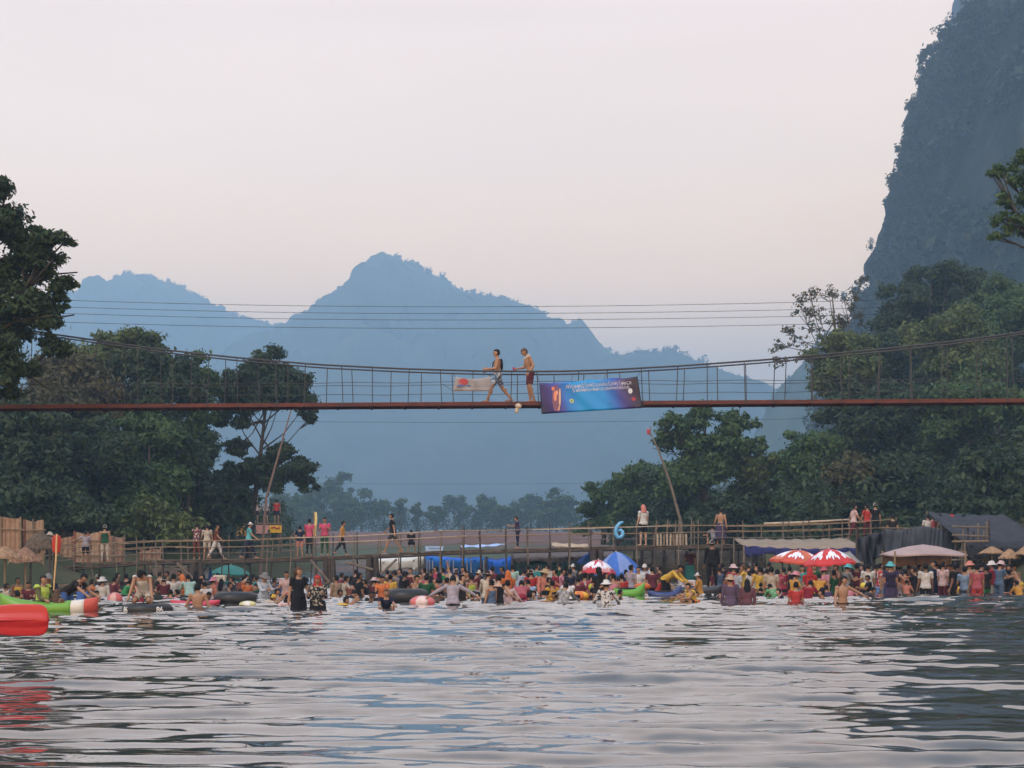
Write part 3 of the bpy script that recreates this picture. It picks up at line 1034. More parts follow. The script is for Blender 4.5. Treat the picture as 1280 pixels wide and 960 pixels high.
        me.materials.append(M('eye and brow', (.02, .014, .012), .6, .1))
        me.materials.append(M('lips', (.30, .12, .09), .6, .1))
        s.body = me
        # region of every vertex
        best = np.full(nb, 9e9)
        reg = np.zeros(nb, int)
        tt = np.zeros(nb)
        for i, (n, a, b, ra, rb) in enumerate(bones):
            a, b = np.array(a + s.off), np.array(b + s.off)
            d = b - a
            t = np.clip(((co - a) @ d) / (d @ d), 0, 1)
            t_un = ((co - a) @ d) / (d @ d)
            dist = np.linalg.norm(co - (a + t[:, None] * d), axis=1) / (ra + (rb - ra) * t)
            if n.startswith('thigh'):
                dist = dist * 1.12
            k = dist < best
            best[k], reg[k], tt[k] = dist[k], i, t_un[k]
        s.reg, s.t = np.array([bones[i][0] for i in reg]), tt

    def garment(s, kind):
        if kind in s.cache:
            return s.cache[kind]
        reg, t = s.reg, s.t
        tor = reg == 'torso'
        pre = lambda p: np.char.startswith(reg.astype(str), p)
        off = np.full(len(t), .012)
        near_sh = np.minimum(np.linalg.norm(s.co - np.array(s.J['shL'] + s.off), axis=1), np.linalg.norm(s.co - np.array(s.J['shR'] + s.off), axis=1))
        if kind in ('tee', 'long', 'tank', 'vest'):
            keep = tor & (t > .0) & (t < (.93 if kind != 'tank' else .86))
            if kind == 'tee':
                keep |= pre('uarm') & (t < .62)
            if kind == 'long':
                keep |= pre('uarm') | (pre('farm') & (t < .9))
            if kind == 'tank':
                keep |= pre('uarm') & (t < .03)
            if kind == 'vest':
                keep |= pre('uarm') & (t < .08)
                off += .024
            if kind in ('tee', 'long'):
                keep |= (near_sh < .125) & ~pre('farm') & (reg != 'neck')
            keep |= pre('thigh') & (t < .06)
            off = off + np.where(tor, .016 * np.clip(1 - t * 1.6, 0, 1), .002)
        else:
            lim = {'shorts': .82, 'briefs': .25, 'trousers': 1.2}[kind]
            keep = (tor & (t < .17)) | (pre('thigh') & (t < lim))
            if kind == 'trousers':
                keep |= pre('shin') & (t < .93)
            off = off + np.where(pre('thigh'), .016 * np.clip(t, 0, 1), -.004)
        co = s.co + s.nrm * (off * (1 + .22 * np.sin(s.co[:, 2] * 43 + s.co[:, 0] * 31) * np.sin(s.co[:, 1] * 37 + s.co[:, 0] * 22)))[:, None]
        fs = [f for f in s.faces if all(keep[v] for v in f)]
        adj = {}
        for i, f in enumerate(fs):
            for v in f:
                adj.setdefault(v, []).append(i)
        seen, best_ = set(), []
        for i0 in range(len(fs)):
            if i0 in seen:
                continue
            seen.add(i0)
            st, isl = [i0], [i0]
            while st:
                for v in fs[st.pop()]:
                    for j in adj[v]:
                        if j not in seen:
                            seen.add(j)
                            st.append(j)
                            isl.append(j)
            if len(isl) > len(best_):
                best_ = isl
        fs = [fs[i] for i in best_]
        used = sorted({v for f in fs for v in f})
        mp_ = {v: i for i, v in enumerate(used)}
        me = bpy.data.meshes.new(kind)
        me.from_pydata([tuple(co[v]) for v in used], [], [tuple(mp_[v] for v in f) for f in fs])
        me = ev_mesh(me, [('SMOOTH', dict(factor=.5, iterations=3)), ('SOLIDIFY', dict(thickness=.007, offset=-1))], kind + '_' + s.nm)
        me.polygons.foreach_set('use_smooth', np.ones(len(me.polygons), bool))
        me.materials.append(M('cloth'))
        s.cache[kind] = me
        return me

    def skirt(s, ln=.9):
        key = 'skirt%.2f' % ln
        if key in s.cache:
            return s.cache[key]
        J, o = s.J, s.off
        rows_ = []
        for i in range(9):
            f = i / 8 * ln
            cL, cR = [(J['hi' + n].lerp(J['kn' + n], min(1, f * 1.6)) if f < .625 else J['kn' + n].lerp(J['an' + n], (f - .625) / .375 * .9)) for n in 'LR']
            c = (cL + cR) / 2 + o + (Vector((0, 0, .10)) if i == 0 else Vector((0, 0, .10 * (1 - i / 8))))
            hw = abs(cL.x - cR.x) / 2 + .115 + .03 * f
            hd = abs(cL.y - cR.y) / 2 + .115 + .05 * f
            rows_.append([c + Vector((hw * math.cos(a) * (1 + .05 * math.sin(5 * a + i)), hd * math.sin(a) * (1 + .05 * math.cos(6 * a)), 0)) for a in [2 * math.pi * k / 20 for k in range(20)]])
        me = MB().loft(rows_).mesh(key, True)
        me.materials.append(M('cloth'))
        s.cache[key] = me
        return me


M('skin', (.36, .21, .14), .55, .08, 9)
M('cloth', (.5, .5, .5), .9, .1)
SKIN = {'t': M('tan skin', (.33, .185, .115), .55, .08, 9, spec=.35), 'd': M('brown skin', (.20, .105, .065), .55, .08, 9, spec=.35), 'l': M('light skin', (.46, .29, .205), .55, .08, 9, spec=.35)}

PP = {
    'stand': {}, 'stand2': dict(aL=(12, 14, 25), aR=(-8, 9, 10), lL=(4, 4, 4), lR=(-4, 3, 2), head=(4, 18)),
    'folded': dict(aL=(22, 10, 92), aR=(22, 10, 88), head=(6, 0)),
    'hold': dict(aL=(38, 6, 62), aR=(34, 6, 66), head=(12, 0), lean=4),
    'wade': dict(aL=(24, 26, 38), aR=(18, 30, 42), lean=8, lL=(14, 4, 12), lR=(-8, 4, 6)),
    'walk': dict(aL=(-22, 7, 14), aR=(26, 7, 24), lL=(26, 2, 8), lR=(-20, 2, 14), lean=4),
    'walk2': dict(aL=(20, 7, 35), aR=(-16, 7, 12), lL=(-14, 2, 28), lR=(18, 2, 4), lean=6, head=(6, 0)),
    'bend': dict(lean=62, aL=(40, 8, 18), aR=(48, 8, 12), lL=(14, 5, 14), lR=(6, 5, 14), head=(-25, 0)),
    'stoop': dict(lean=32, aL=(48, 10, 30), aR=(52, 12, 22), lL=(14, 5, 16), lR=(8, 5, 14), head=(-6, 10)),
    'spread': dict(aL=(8, 62, 10), aR=(8, 62, 10), lean=14, head=(16, 0)),
    'reach': dict(aL=(20, 62, 8), aR=(6, 14, 14), lean=4, head=(10, 28)),
    'sit': dict(lL=(82, 9, 78), lR=(84, 9, 82), aL=(24, 10, 52), aR=(28, 10, 48), lean=6),
    'squat': dict(lL=(112, 14, 142), lR=(108, 14, 140), aL=(46, 10, 40), aR=(50, 12, 40), lean=28, head=(-18, 0)),
    'up': dict(aL=(160, 14, 18), aR=(24, 14, 40), head=(-10, 0)),
    'strut': dict(lean=40, aL=(22, 12, 4), aR=(22, 12, 4), lL=(62, 12, 100), lR=(62, 12, 100), head=(34, 0)),
    'phone': dict(aL=(52, 12, 78), aR=(8, 8, 20), head=(10, 0)),
    'float': dict(lean=66, aL=(100, 22, 30), aR=(92, 22, 34), lL=(-70, 6, 10), lR=(-66, 6, 14), head=(-60, 0)),
    'walker_a': dict(aL=(14, 4, 72), aR=(10, 10, 74), lL=(26, 2, 6), lR=(-22, 2, 18), lean=2, head=(2, 0)),
    'walker_b': dict(aL=(-24, 10, 60), aR=(12, 6, 68), lL=(6, 2, 24), lR=(4, 2, 14), lean=12, head=(26, 0)),
}


def pose(nm):
    if nm not in POSES:
        POSES[nm] = Pose(nm, vox=.0095 if nm.startswith('walker') else .0135, **PP[nm])
    return POSES[nm]


# ---------------------------------------------------------------- hair and headwear, in the head's own frame
def dome(rx, ry, rz, zmin, ymin=-9, back=0, nu=18, nv=12):
    vs_, fs = [], []
    for j in range(nv + 1):
        t = math.pi * j / nv
        for i in range(nu):
            a = 2 * math.pi * i / nu
            vs_.append(Vector((rx * math.sin(t) * math.cos(a), ry * math.sin(t) * math.sin(a), rz * math.cos(t))))
    for j in range(nv):
        for i in range(nu):
            i2 = (i + 1) % nu
            f = (j * nu + i, (j + 1) * nu + i, (j + 1) * nu + i2, j * nu + i2)
            c = sum((vs_[k] for k in f), Vector()) / 4
            if c.z > zmin or (c.y > ymin and c.z > back):
                fs.append(f)
    return vs_, fs


HEADGEAR = {}


def headgear(kind):
    if kind in HEADGEAR:
        return HEADGEAR[kind]
    mb = MB()
    if kind == 'hair':
        mb.add(*dome(.087, .108, .126, .055, .012, -.055))
        mb.ell((0, .045, .02), (.08, .07, .10), 12, 8)
    elif kind in ('long', 'tail'):
        mb.add(*dome(.09, .112, .13, .055, .0, -.09))
        mb.ell((0, .045, .02), (.084, .072, .11), 12, 8)
        if kind == 'long':
            mb.loft([[Vector((w_ * math.cos(a), y + d_ * math.sin(a), z)) for a in [2 * math.pi * k / 14 for k in range(14)]] for z, w_, d_, y in ((.0, .085, .05, .06), (-.1, .09, .045, .075), (-.2, .10, .04, .085), (-.30, .085, .03, .09), (-.36, .05, .02, .09))])
        else:
            mb.tube([(0, .10, .04), (0, .15, .0), (0, .15, -.14), (0, .14, -.2)], [.03, .035, .028, .01], 8)
    elif kind == 'cap':
        mb.add(*dome(.096, .116, .128, .042))
        mb.sheet([[(x, -.085 - r_ * (1 - (x / .085) ** 2) ** .5, .045 - r_ * .12 - abs(x) * .12) for x in np.linspace(-.08, .08, 9)] for r_ in (0, .05, .095)], .006)
        mb.ell((0, 0, .128), (.012, .012, .006), 8, 5)
    elif kind in ('hat', 'straw', 'cone'):
        br, ht, dr = {'hat': (.185, .13, .05), 'straw': (.21, .125, .03), 'cone': (.24, .0, .0)}[kind]
        if kind == 'cone':
            mb.loft([[Vector((r_ * math.cos(a), r_ * math.sin(a), z)) for a in [2 * math.pi * k / 20 for k in range(20)]] for r_, z in ((.235, .035), (.24, .045), (.13, .12), (.02, .195))])
        else:
            rr_ = [(.09, .05), (br * .75, .05 - dr * .4), (br, .045 - dr), (br, .052 - dr), (br * .75, .058 - dr * .4), (.1, .06), (.095, ht * .8 + .01), (.075, ht + .012), (.02, ht + .022)]
            mb.loft([[Vector((r_ * math.cos(a) * .96, r_ * math.sin(a) * 1.12, z + (.012 * math.cos(2 * a) if r_ > .12 else 0))) for a in [2 * math.pi * k / 20 for k in range(20)]] for r_, z in rr_])
    elif kind == 'scarf':
        mb.add(*dome(.094, .116, .132, .05, -.03, -.11))
        mb.loft([[Vector((w_ * math.cos(a), y + d_ * math.sin(a), z)) for a in [2 * math.pi * k / 14 for k in range(14)]] for z, w_, d_, y in ((.02, .09, .06, .045), (-.1, .105, .07, .05), (-.18, .14, .09, .045), (-.22, .12, .08, .05))])
    me = mb.mesh(kind, True)
    if kind in ('hair', 'cap', 'long', 'tail', 'scarf'):
        me = ev_mesh(me, [('SOLIDIFY', dict(thickness=.008, offset=-1))], kind)
    me.materials.append(M('cloth'))
    HEADGEAR[kind] = me
    return me


C_ = {
    'white': (.72, .71, .70), 'black': (.018, .018, .022), 'navy': (.025, .03, .07), 'blue': (.05, .13, .40), 'light blue': (.30, .45, .66), 'pale blue': (.50, .58, .70), 'grey': (.25, .25, .27), 'dark grey': (.07, .07, .08),
    'red': (.55, .035, .03), 'crimson': (.42, .03, .07), 'maroon': (.15, .03, .045), 'pink': (.70, .27, .36), 'hot pink': (.66, .07, .17), 'pale pink': (.72, .50, .50), 'magenta': (.50, .06, .28), 'orange': (.72, .19, .04), 'rust': (.35, .11, .05),
    'yellow': (.78, .50, .04), 'amber': (.66, .33, .03), 'lime': (.52, .68, .08), 'green': (.04, .30, .10), 'dark green': (.02, .10, .045), 'teal': (.03, .33, .36), 'turquoise': (.10, .52, .58), 'mint': (.40, .66, .60), 'purple': (.075, .055, .14),
    'brown': (.13, .075, .05), 'tan': (.46, .33, .22), 'beige': (.60, .52, .42), 'straw': (.60, .46, .25), 'olive': (.13, .13, .06), 'lilac': (.40, .36, .44), 'denim': (.10, .17, .30), 'red brown': (.20, .055, .03), 'dark': (.03, .026, .028), 'rose': (.50, .11, .14), 'salmon': (.70, .25, .19),
}


def cloth(c):
    """plain cloth, or with '#' a printed pattern: 'navy#check', 'grey#camo', 'black#print', 'green#leaf', 'purple#check'"""
    key = 'cloth ' + c
    if key in MATS:
        return MATS[key]
    if '#' not in c:
        r_, g_, b_ = C_[c]
        g0 = (r_ + g_ + b_) / 3
        return M(key, tuple((v * .88 + g0 * .12) * .72 for v in (r_, g_, b_)), .92, .2, 7, spec=.15)
    base, pat = c.split('#')
    m = bpy.data.materials.new(key)
    nt, out = nodes_of(m)
    N = nt.nodes.new
    b = N('ShaderNodeBsdfPrincipled')
    b.inputs['Roughness'].default_value = .92
    tc = N('ShaderNodeTexCoord')
    mix = N('ShaderNodeMix')
    mix.data_type = 'RGBA'
    mix.inputs[6].default_value = (*[v * .7 for v in C_[base]], 1)
    second = {'check': (.20, .12, .17), 'camo': (.55, .55, .52), 'print': (.55, .50, .42), 'leaf': (.50, .62, .42), 'flower': (.75, .72, .70), 'spots': (.04, .04, .05)}[pat]
    mix.inputs[7].default_value = (*[v * .6 for v in second], 1)
    if pat == 'check':
        t = N('ShaderNodeTexWave')
        t.inputs['Scale'].default_value = 7
        t2 = N('ShaderNodeTexWave')
        t2.inputs['Scale'].default_value = 7
        t2.bands_direction = 'Z'
        mm = N('ShaderNodeMath')
        mm.operation = 'MAXIMUM'
        nt.links.new(tc.outputs['Object'], t.inputs['Vector'])
        nt.links.new(tc.outputs['Object'], t2.inputs['Vector'])
        nt.links.new(t.outputs['Fac'], mm.inputs[0])
        nt.links.new(t2.outputs['Fac'], mm.inputs[1])
        src = mm.outputs[0]
        lo, hi = .75, .95
    else:
        t = N('ShaderNodeTexNoise')
        t.inputs['Scale'].default_value = {'camo': 14, 'print': 17, 'leaf': 20, 'flower': 13, 'spots': 15}[pat]
        t.inputs['Detail'].default_value = 1
        nt.links.new(tc.outputs['Object'], t.inputs['Vector'])
        src = t.outputs['Fac']
        lo, hi = .53, .58
    mr_ = N('ShaderNodeMapRange')
    mr_.inputs[1].default_value, mr_.inputs[2].default_value = lo, hi
    nt.links.new(src, mr_.inputs[0])
    nt.links.new(mr_.outputs[0], mix.inputs[0])
    nt.links.new(mix.outputs[2], b.inputs['Base Color'])
    nt.links.new(b.outputs[0], out.inputs[0])
    MATS[key] = m
    return m


def ovr(o, i, mat):
    o.material_slots[i].link = 'OBJECT'
    o.material_slots[i].material = mat


LABELS = {}
PEOPLE = []


def person(px, Y, label, pose_nm='stand', rot=180, top='tee:white', bottom='shorts:dark', head='hair:dark', head_py=None, foot_py=None, z=None, s=.98, skin='t', group='people in the river', side=None):
    P = pose(pose_nm)
    x = (px - 640) * Y / F
    if z is None:
        z = (CH + (HZ - foot_py) * Y / F) if foot_py is not None else (CH + (HZ - head_py) * Y / F - P.H_tot * s)
    if pose_nm == 'float':
        z = -.14 - P.off.z * s
    o = bpy.data.objects.new('person', P.body)
    COL.objects.link(o)
    o.location = (x, Y, z)
    o.rotation_euler = (0, 0, R(rot))
    o.scale = (s, s, s)
    ovr(o, 0, SKIN[skin])
    tag(o, label, 'person', group)
    if label in LABELS:
        print('DUPLICATE LABEL', label)
    LABELS[label] = o

    def child(name, me, mat, mw=None):
        c = bpy.data.objects.new(name, me)
        COL.objects.link(c)
        c.parent = o
        if mw is not None:
            c.matrix_local = mw
        ovr(c, 0, mat)
        return c
    for part in (top + '+' + bottom).split('+'):
        if not part or part == 'bare':
            continue
        k, c = part.split(':')
        if k == 'skirt' or k == 'dress':
            child('skirt', P.skirt(.9 if k == 'skirt' else .7), cloth(c))
            if k == 'dress':
                child('bodice', P.garment('tank'), cloth(c))
        else:
            child({'tee': 'shirt', 'long': 'long_sleeved_shirt', 'tank': 'tank_top', 'vest': 'life_vest', 'shorts': 'shorts', 'briefs': 'swim_shorts', 'trousers': 'trousers'}[k], P.garment(k), cloth(c))
    hm = Matrix.Translation(P.J['hed'] + P.off) @ P.H.to_4x4()
    for part in head.split('+'):
        k, c = part.split(':')
        child({'hair': 'hair', 'long': 'hair', 'tail': 'hair', 'cap': 'cap', 'hat': 'sun_hat', 'straw': 'straw_hat', 'cone': 'straw_hat', 'scarf': 'headscarf'}[k], headgear(k), cloth(c), hm)
    PEOPLE.append(o)
    return o
# ------------------------------------------------------------------ suspension bridge
STEEL = M('rusty red steel', (.13, .038, .028), .8, .3, 2.5, rgb2=(.075, .03, .026))
CABLE = M('weathered cable', (.05, .052, .06), .6, .15, 5)
BAMBOO = M('dry bamboo', (.29, .21, .13), .75, .3, 5, rgb2=(.18, .13, .085))
BAMBOO_GREY = M('grey weathered bamboo', (.20, .165, .13), .85, .3, 4, rgb2=(.11, .09, .075))
BAMBOO_DARK = M('dark wet wood', (.055, .045, .04), .85, .3, 4)
BAMBOO_PALE = M('pale split bamboo', (.42, .35, .27), .75, .2, 4)
THATCH = M('dry thatch', (.36, .235, .14), 1.0, .0, 9, bump=.8, rgb2=(.20, .125, .075))
MATTING = M('woven bamboo matting', (.52, .33, .21), .9, .0, 5, rgb2=(.36, .215, .135), bump=.4)
YB = 50.0
deck_py = lambda px: 504 - (px - 640) * .0062
br = thing('suspension_bridge', at(640, 504, YB), 'long suspension footbridge with rusty red deck crossing the river on hanging cables', 'bridge')
O = br.location


def BM():
    return MB(O)


X0, X1 = -26.5, 26.5


def dz(x):
    return CH + (HZ - deck_py(640 + x * F / YB)) * YB / F


pts_n = [(x, YB - .55, dz(x) - .06) for x in np.linspace(X0, X1, 40)]
pts_f = [(x, YB + .55, dz(x) - .06) for x in np.linspace(X0, X1, 40)]
for pts in (pts_n, pts_f):
    mb = BM()
    for a, b_ in zip(pts[:-1], pts[1:]):
        a, b_ = Vector(a), Vector(b_)
        d = b_ - a
        mb.box((a + b_) / 2, (d.length + .002, .06, .11), ry=-math.atan2(d.z, d.x))
    mb.build('edge_beam', STEEL, br)
mb = BM()
for i in range(int((X1 - X0) / .30)):
    x = X0 + .15 + i * .30
    mb.box((x, YB, dz(x) - .012), (.27, 1.0, .04))
mb.build('deck', M('rusty deck plates', (.12, .05, .04), .85, .3, 2), br)
for i in range(int((X1 - X0) / 1.04)):
    x = X0 + .3 + i * 1.04
    BM().box((x, YB, dz(x) - .10), (.06, 1.03, .08)).build('cross_beam', STEEL, br)
CP = [(-420, 306), (-300, 340), (-150, 378), (-40, 402), (60, 419), (130, 429), (200, 439), (300, 450), (400, 458.5), (500, 463.5), (600, 466.5), (690, 467), (760, 465), (850, 460), (960, 452), (1100, 439), (1200, 428), (1280, 417), (1400, 396), (1550, 362), (1700, 320)]


def cz(x, dy=0):
    return CH + (HZ - interp(640 + x * F / YB, [p[0] for p in CP], [p[1] for p in CP])) * YB / F + dy


xsC = np.linspace(X0, X1, 90)
for yy, dy, r_ in ((YB - .6, 0, .028), (YB + .6, .03, .024)):
    mb = BM()
    mb.tube([(x, yy, cz(x, dy)) for x in xsC], r_, 6)
    mb.build('main_cable', CABLE, br)
for yy, off in ((YB - .57, .60), (YB + .57, .62), (YB + .57, .34)):
    BM().tube([(x, yy, min(dz(x) + off + .015 * math.sin(x * 2.1 + yy), cz(x) - .05)) for x in xsC], .009, 5).build('hand_rope', CABLE, br)
for yy, ph in ((YB - .585, 0), (YB + .585, .36)):
    for i in range(48):
        x = -24.6 + ph + i * 1.02 + .09 * math.sin(i * 2.7 + ph * 9)
        BM().tube([(x, yy, dz(x) - .10), (x + .05 * math.sin(i * 2.2 + ph), yy, cz(x))], .014, 6).build('hanger', CABLE, br)
for xx in (X0, X1):
    g = gz(xx, YB)
    mb = BM()
    for yy in (YB - .65, YB + .65):
        mb.tube([(xx, yy, g - .3), (xx, yy, cz(xx) + .3)], [.17, .14], 10)
    mb.box((xx, YB, cz(xx) + .1), (.16, 1.6, .2))
    mb.build('pylon', M('concrete', (.3, .29, .27), .9, .2, 3), br)

# blue printed banner on the near side of the bridge
YN = YB - .68
corner = [at(674, 479, YN), at(797, 470.5, YN), at(803, 510, YN), at(677, 517.5, YN)]   # TL TR BR BL
bc = sum(corner, Vector()) / 4


def bpt(u, v, out=0.0):
    p = corner[3].lerp(corner[2], u).lerp(corner[0].lerp(corner[1], u), v)
    sag = .02 * math.sin(math.pi * u) * (1 - v) + .012 * math.sin(u * 19 + v * 5) + .010 * math.sin(v * 9 + u * 31)
    return Vector((p.x, p.y + sag - out, p.z - .03 * math.sin(u * math.pi * 4) ** 2 * v ** 6))


bn = thing('banner', bc, 'wide blue and purple printed advertising banner hanging from the suspension bridge', 'banner')
m = bpy.data.materials.new('printed vinyl')
nt, out = nodes_of(m)
N = nt.nodes.new
tc = N('ShaderNodeTexCoord')
sp = N('ShaderNodeSeparateXYZ')
nt.links.new(tc.outputs['Object'], sp.inputs[0])
mrx = N('ShaderNodeMapRange')
mrx.inputs[1].default_value, mrx.inputs[2].default_value = -1.54, 1.56
nt.links.new(sp.outputs['X'], mrx.inputs[0])
nzb = N('ShaderNodeTexNoise')
nzb.inputs['Scale'].default_value = 1.6
nt.links.new(tc.outputs['Object'], nzb.inputs['Vector'])
ma = N('ShaderNodeMath')
ma.operation = 'MULTIPLY_ADD'
ma.inputs[1].default_value = .10
nt.links.new(nzb.outputs['Fac'], ma.inputs[0])
ms = N('ShaderNodeMath')
ms.operation = 'MULTIPLY_ADD'
ms.inputs[1].default_value = .10
nt.links.new(sp.outputs['Z'], ms.inputs[0])
nt.links.new(mrx.outputs[0], ms.inputs[2])
nt.links.new(ms.outputs[0], ma.inputs[2])
rb = N('ShaderNodeValToRGB')
el = rb.color_ramp.elements
st = [(0.02, (.015, .015, .05)), (.12, (.025, .015, .14)), (.24, (.05, .06, .34)), (.31, (.015, .17, .56)), (.44, (.008, .27, .66)), (.68, (.008, .25, .66)), (.79, (.02, .11, .46)), (.87, (.05, .045, .24)), (.93, (.035, .022, .10)), (1.0, (.02, .015, .04))]
el[0].position, el[0].color = st[0][0], (*st[0][1], 1)
el[1].position, el[1].color = st[-1][0], (*st[-1][1], 1)
for p, c in st[1:-1]:
    q = el.new(p)
    q.color = (*c, 1)
nt.links.new(ma.outputs[0], rb.inputs['Fac'])
b = N('ShaderNodeBsdfPrincipled')
b.inputs['Roughness'].default_value = .45
nt.links.new(rb.outputs[0], b.inputs['Base Color'])
nt.links.new(b.outputs[0], out.inputs[0])


def GB():
    return MB(bc)


GB().sheet([[bpt(u, v) for u in np.linspace(0, 1, 42)] for v in np.linspace(1, 0, 14)], .006).build('cloth', m, bn, True)
rgq = random.Random(4)
mb = GB()
for v0, u0, u1, hh in ((.80, .27, .93, .105), (.665, .33, .90, .085)):
    u = u0
    while u < u1:                                    # curled, looped strokes, too small in the photo to be read
        w_ = rgq.uniform(.014, .021)
        k = rgq.randrange(4)
        sh = [[(0, 0), (0, .7), (.3, 1), (.8, .9), (1, .5), (1, 0)], [(.2, .3), (0, .6), (.2, .9), (.5, .7), (.5, 0), (1, 0), (1, 1)], [(1, .9), (.4, 1), (0, .6), (.3, .3), (.8, .4), (.9, 0), (.2, 0)], [(0, 1), (.1, .1), (.5, .5), (.9, .1), (1, 1)]][k]
        mb.tube([bpt(u + a * w_, v0 + (b_ - .3) * hh, .012) for a, b_ in sh], .0085, 5)
        if rgq.random() < .35:
            mb.tube([bpt(u, v0 + hh * .95, .014), bpt(u + w_ * .8, v0 + hh * 1.15, .012)], .006, 5)
        u += w_ * 1.55
mb.build('lettering', M('faded white print', (.60, .60, .72), .5, .05), bn)


def disc(u, v, ru, rv, col, name, n=18, out=.013):
    c = bpt(u, v, out)
    ring = [[c + Vector((ru * math.cos(2 * math.pi * k / n) * f, -t, rv * math.sin(2 * math.pi * k / n) * f)) for k in range(n)] for t, f in ((-.004, 1), (.002, 1), (.0025, .05))]
    return GB().loft(ring).build(name, M('print ' + name + str(col), col, .5, .12, 9), bn)


disc(.31, .36, .068, .062, (.62, .55, .16), 'emblem')
disc(.31, .36, .040, .036, (.12, .35, .24), 'emblem_centre', out=.018)
disc(.905, .56, .066, .082, (.55, .60, .66), 'emblem')
disc(.925, .30, .07, .06, (.36, .05, .08), 'emblem')
for u, v, ru, rv, col in ((.155, .48, .115, .40, (.20, .09, .16)), (.135, .80, .05, .06, (.62, .22, .14)), (.18, .74, .04, .05, (.66, .42, .24)), (.15, .55, .05, .16, (.66, .25, .16)), (.195, .5, .028, .28, (.70, .48, .30)), (.135, .38, .04, .09, (.60, .34, .22)), (.17, .66, .03, .07, (.72, .36, .24)), (.175, .16, .03, .08, (.66, .36, .26)), (.155, .27, .05, .06, (.25, .22, .34)), (.15, .12, .07, .05, (.66, .22, .12))):
    disc(u, v, ru, rv, col, 'printed_picture', out=.012 + .012 * (1 - ru))
mb = GB()
for a, b_ in ((bpt(0, 1), at(672, 470, YB - .6)), (bpt(1, 1), at(801, 464, YB - .6)), (bpt(.33, 1), at(716, 467, YB - .6)), (bpt(.66, 1), at(758, 466, YB - .6)), (bpt(1, .02), at(806, 500, YB - .6))):
    mb.tube([a, b_], .008, 5)
mb.build('tie_cord', CABLE, bn)

# pale banner left of it
cb = [at(569, 471, YN), at(614, 470.5, YN), at(612, 489, YN), at(566, 489, YN)]
wc = sum(cb, Vector()) / 4
wb = thing('banner', wc, 'small sagging white banner with a red mark left of the walkers', 'banner')


def wpt(u, v, out=0.0):
    p = cb[3].lerp(cb[2], u).lerp(cb[0].lerp(cb[1], u), v)
    return Vector((p.x, p.y - out + .02 * math.sin(u * 14 + v * 4), p.z - .07 * math.sin(math.pi * u) * v ** 2))


WB = lambda: MB(wc)
WB().sheet([[wpt(u, v) for u in np.linspace(0, 1, 30)] for v in np.linspace(1, 0, 8)], .006).build('cloth', M('dirty white vinyl', (.29, .28, .30), .6, .12, 4), wb, True)
for u, v, ru, rv, col, nm_ in ((.24, .70, .15, .10, (.38, .05, .06), 'red_mark'), (.20, .38, .13, .04, (.10, .12, .28), 'dark_mark'), (.40, .40, .09, .03, (.12, .13, .3), 'dark_mark')):
    c = wpt(u, v, .02)
    WB().loft([[c + Vector((ru * math.cos(2 * math.pi * k / 16) * f, -t, rv * math.sin(2 * math.pi * k / 16) * f)) for k in range(16)] for t, f in ((-.004, 1), (.002, 1), (.0025, .05))]).build(nm_, M('print ' + nm_, col, .5, .1), wb)
mb = WB()
for u in np.linspace(.55, .92, 9):
    for v in (.62, .45, .30):
        mb.tube([wpt(u, v, .012), wpt(u + .012, v + .06, .012), wpt(u + .02, v, .012)], .006, 4)
mb.build('lettering', M('grey print', (.2, .19, .22), .6, .1), wb)
mb = WB()
for a, b_ in ((wpt(0, 1), at(566, 466.3, YB - .6)), (wpt(1, 1), at(616, 467, YB - .6)), (wpt(.02, 0), at(553, 480, YB - .58)), (wpt(.5, 1), at(591, 466.8, YB - .6))):
    mb.tube([a, b_], .008, 5)
mb.build('tie_cord', CABLE, wb)
bl = thing('ball', at(647, 510, YN + .05), 'small pale buff bundle dangling under the suspension bridge deck', 'bundle')
mb = MB(bl.location)
mb.ell(at(648, 507.5, YN + .05), (.10, .09, .08), 12, 8)
mb.ell(at(646, 513, YN + .05), (.065, .06, .09), 12, 8)
mb.build('bundle', M('buff cloth', (.50, .42, .33), .9, .3, 14), bl, True)
MB(bl.location).tube([at(648, 506, YN + .05), at(648.5, 501, YN + .12)], .01, 5).build('cord', CABLE, bl)

# ------------------------------------------------------------------ overhead wires
WIRE = M('black wire', (.012, .012, .014), .5, .05)
for i, (ya, ym, yb, Yw, lb) in enumerate([(374.5, 383.5, 376, 150, 'topmost of the four wires strung above the suspension bridge'), (383, 392, 385.5, 150.4, 'second wire from the top of the four above the suspension bridge'),
                                          (391, 400, 394, 150, 'third wire from the top of the four above the suspension bridge'), (402, 410.5, 404, 150.4, 'lowest of the four wires strung above the suspension bridge'),
                                          (520, 528, 522, 148, 'single thin wire just below the red bridge deck'), (597, 605, 598, 210, 'faint lowest wire across the far treetops')]):
    ts = np.linspace(-1.3, 1.45, 50)
    pts = [at(560 + t * 500, ym + ((ya if t < 0 else yb) - ym) * t * t, Yw) for t in ts]
    c0 = pts[len(pts) // 2].copy()
    o = MB(c0).tube(pts, .022 if i < 4 else .015, 5).build('overhead_wire', WIRE, None)
    o.location = c0
    tag(o, lb, 'wire', 'overhead wires')

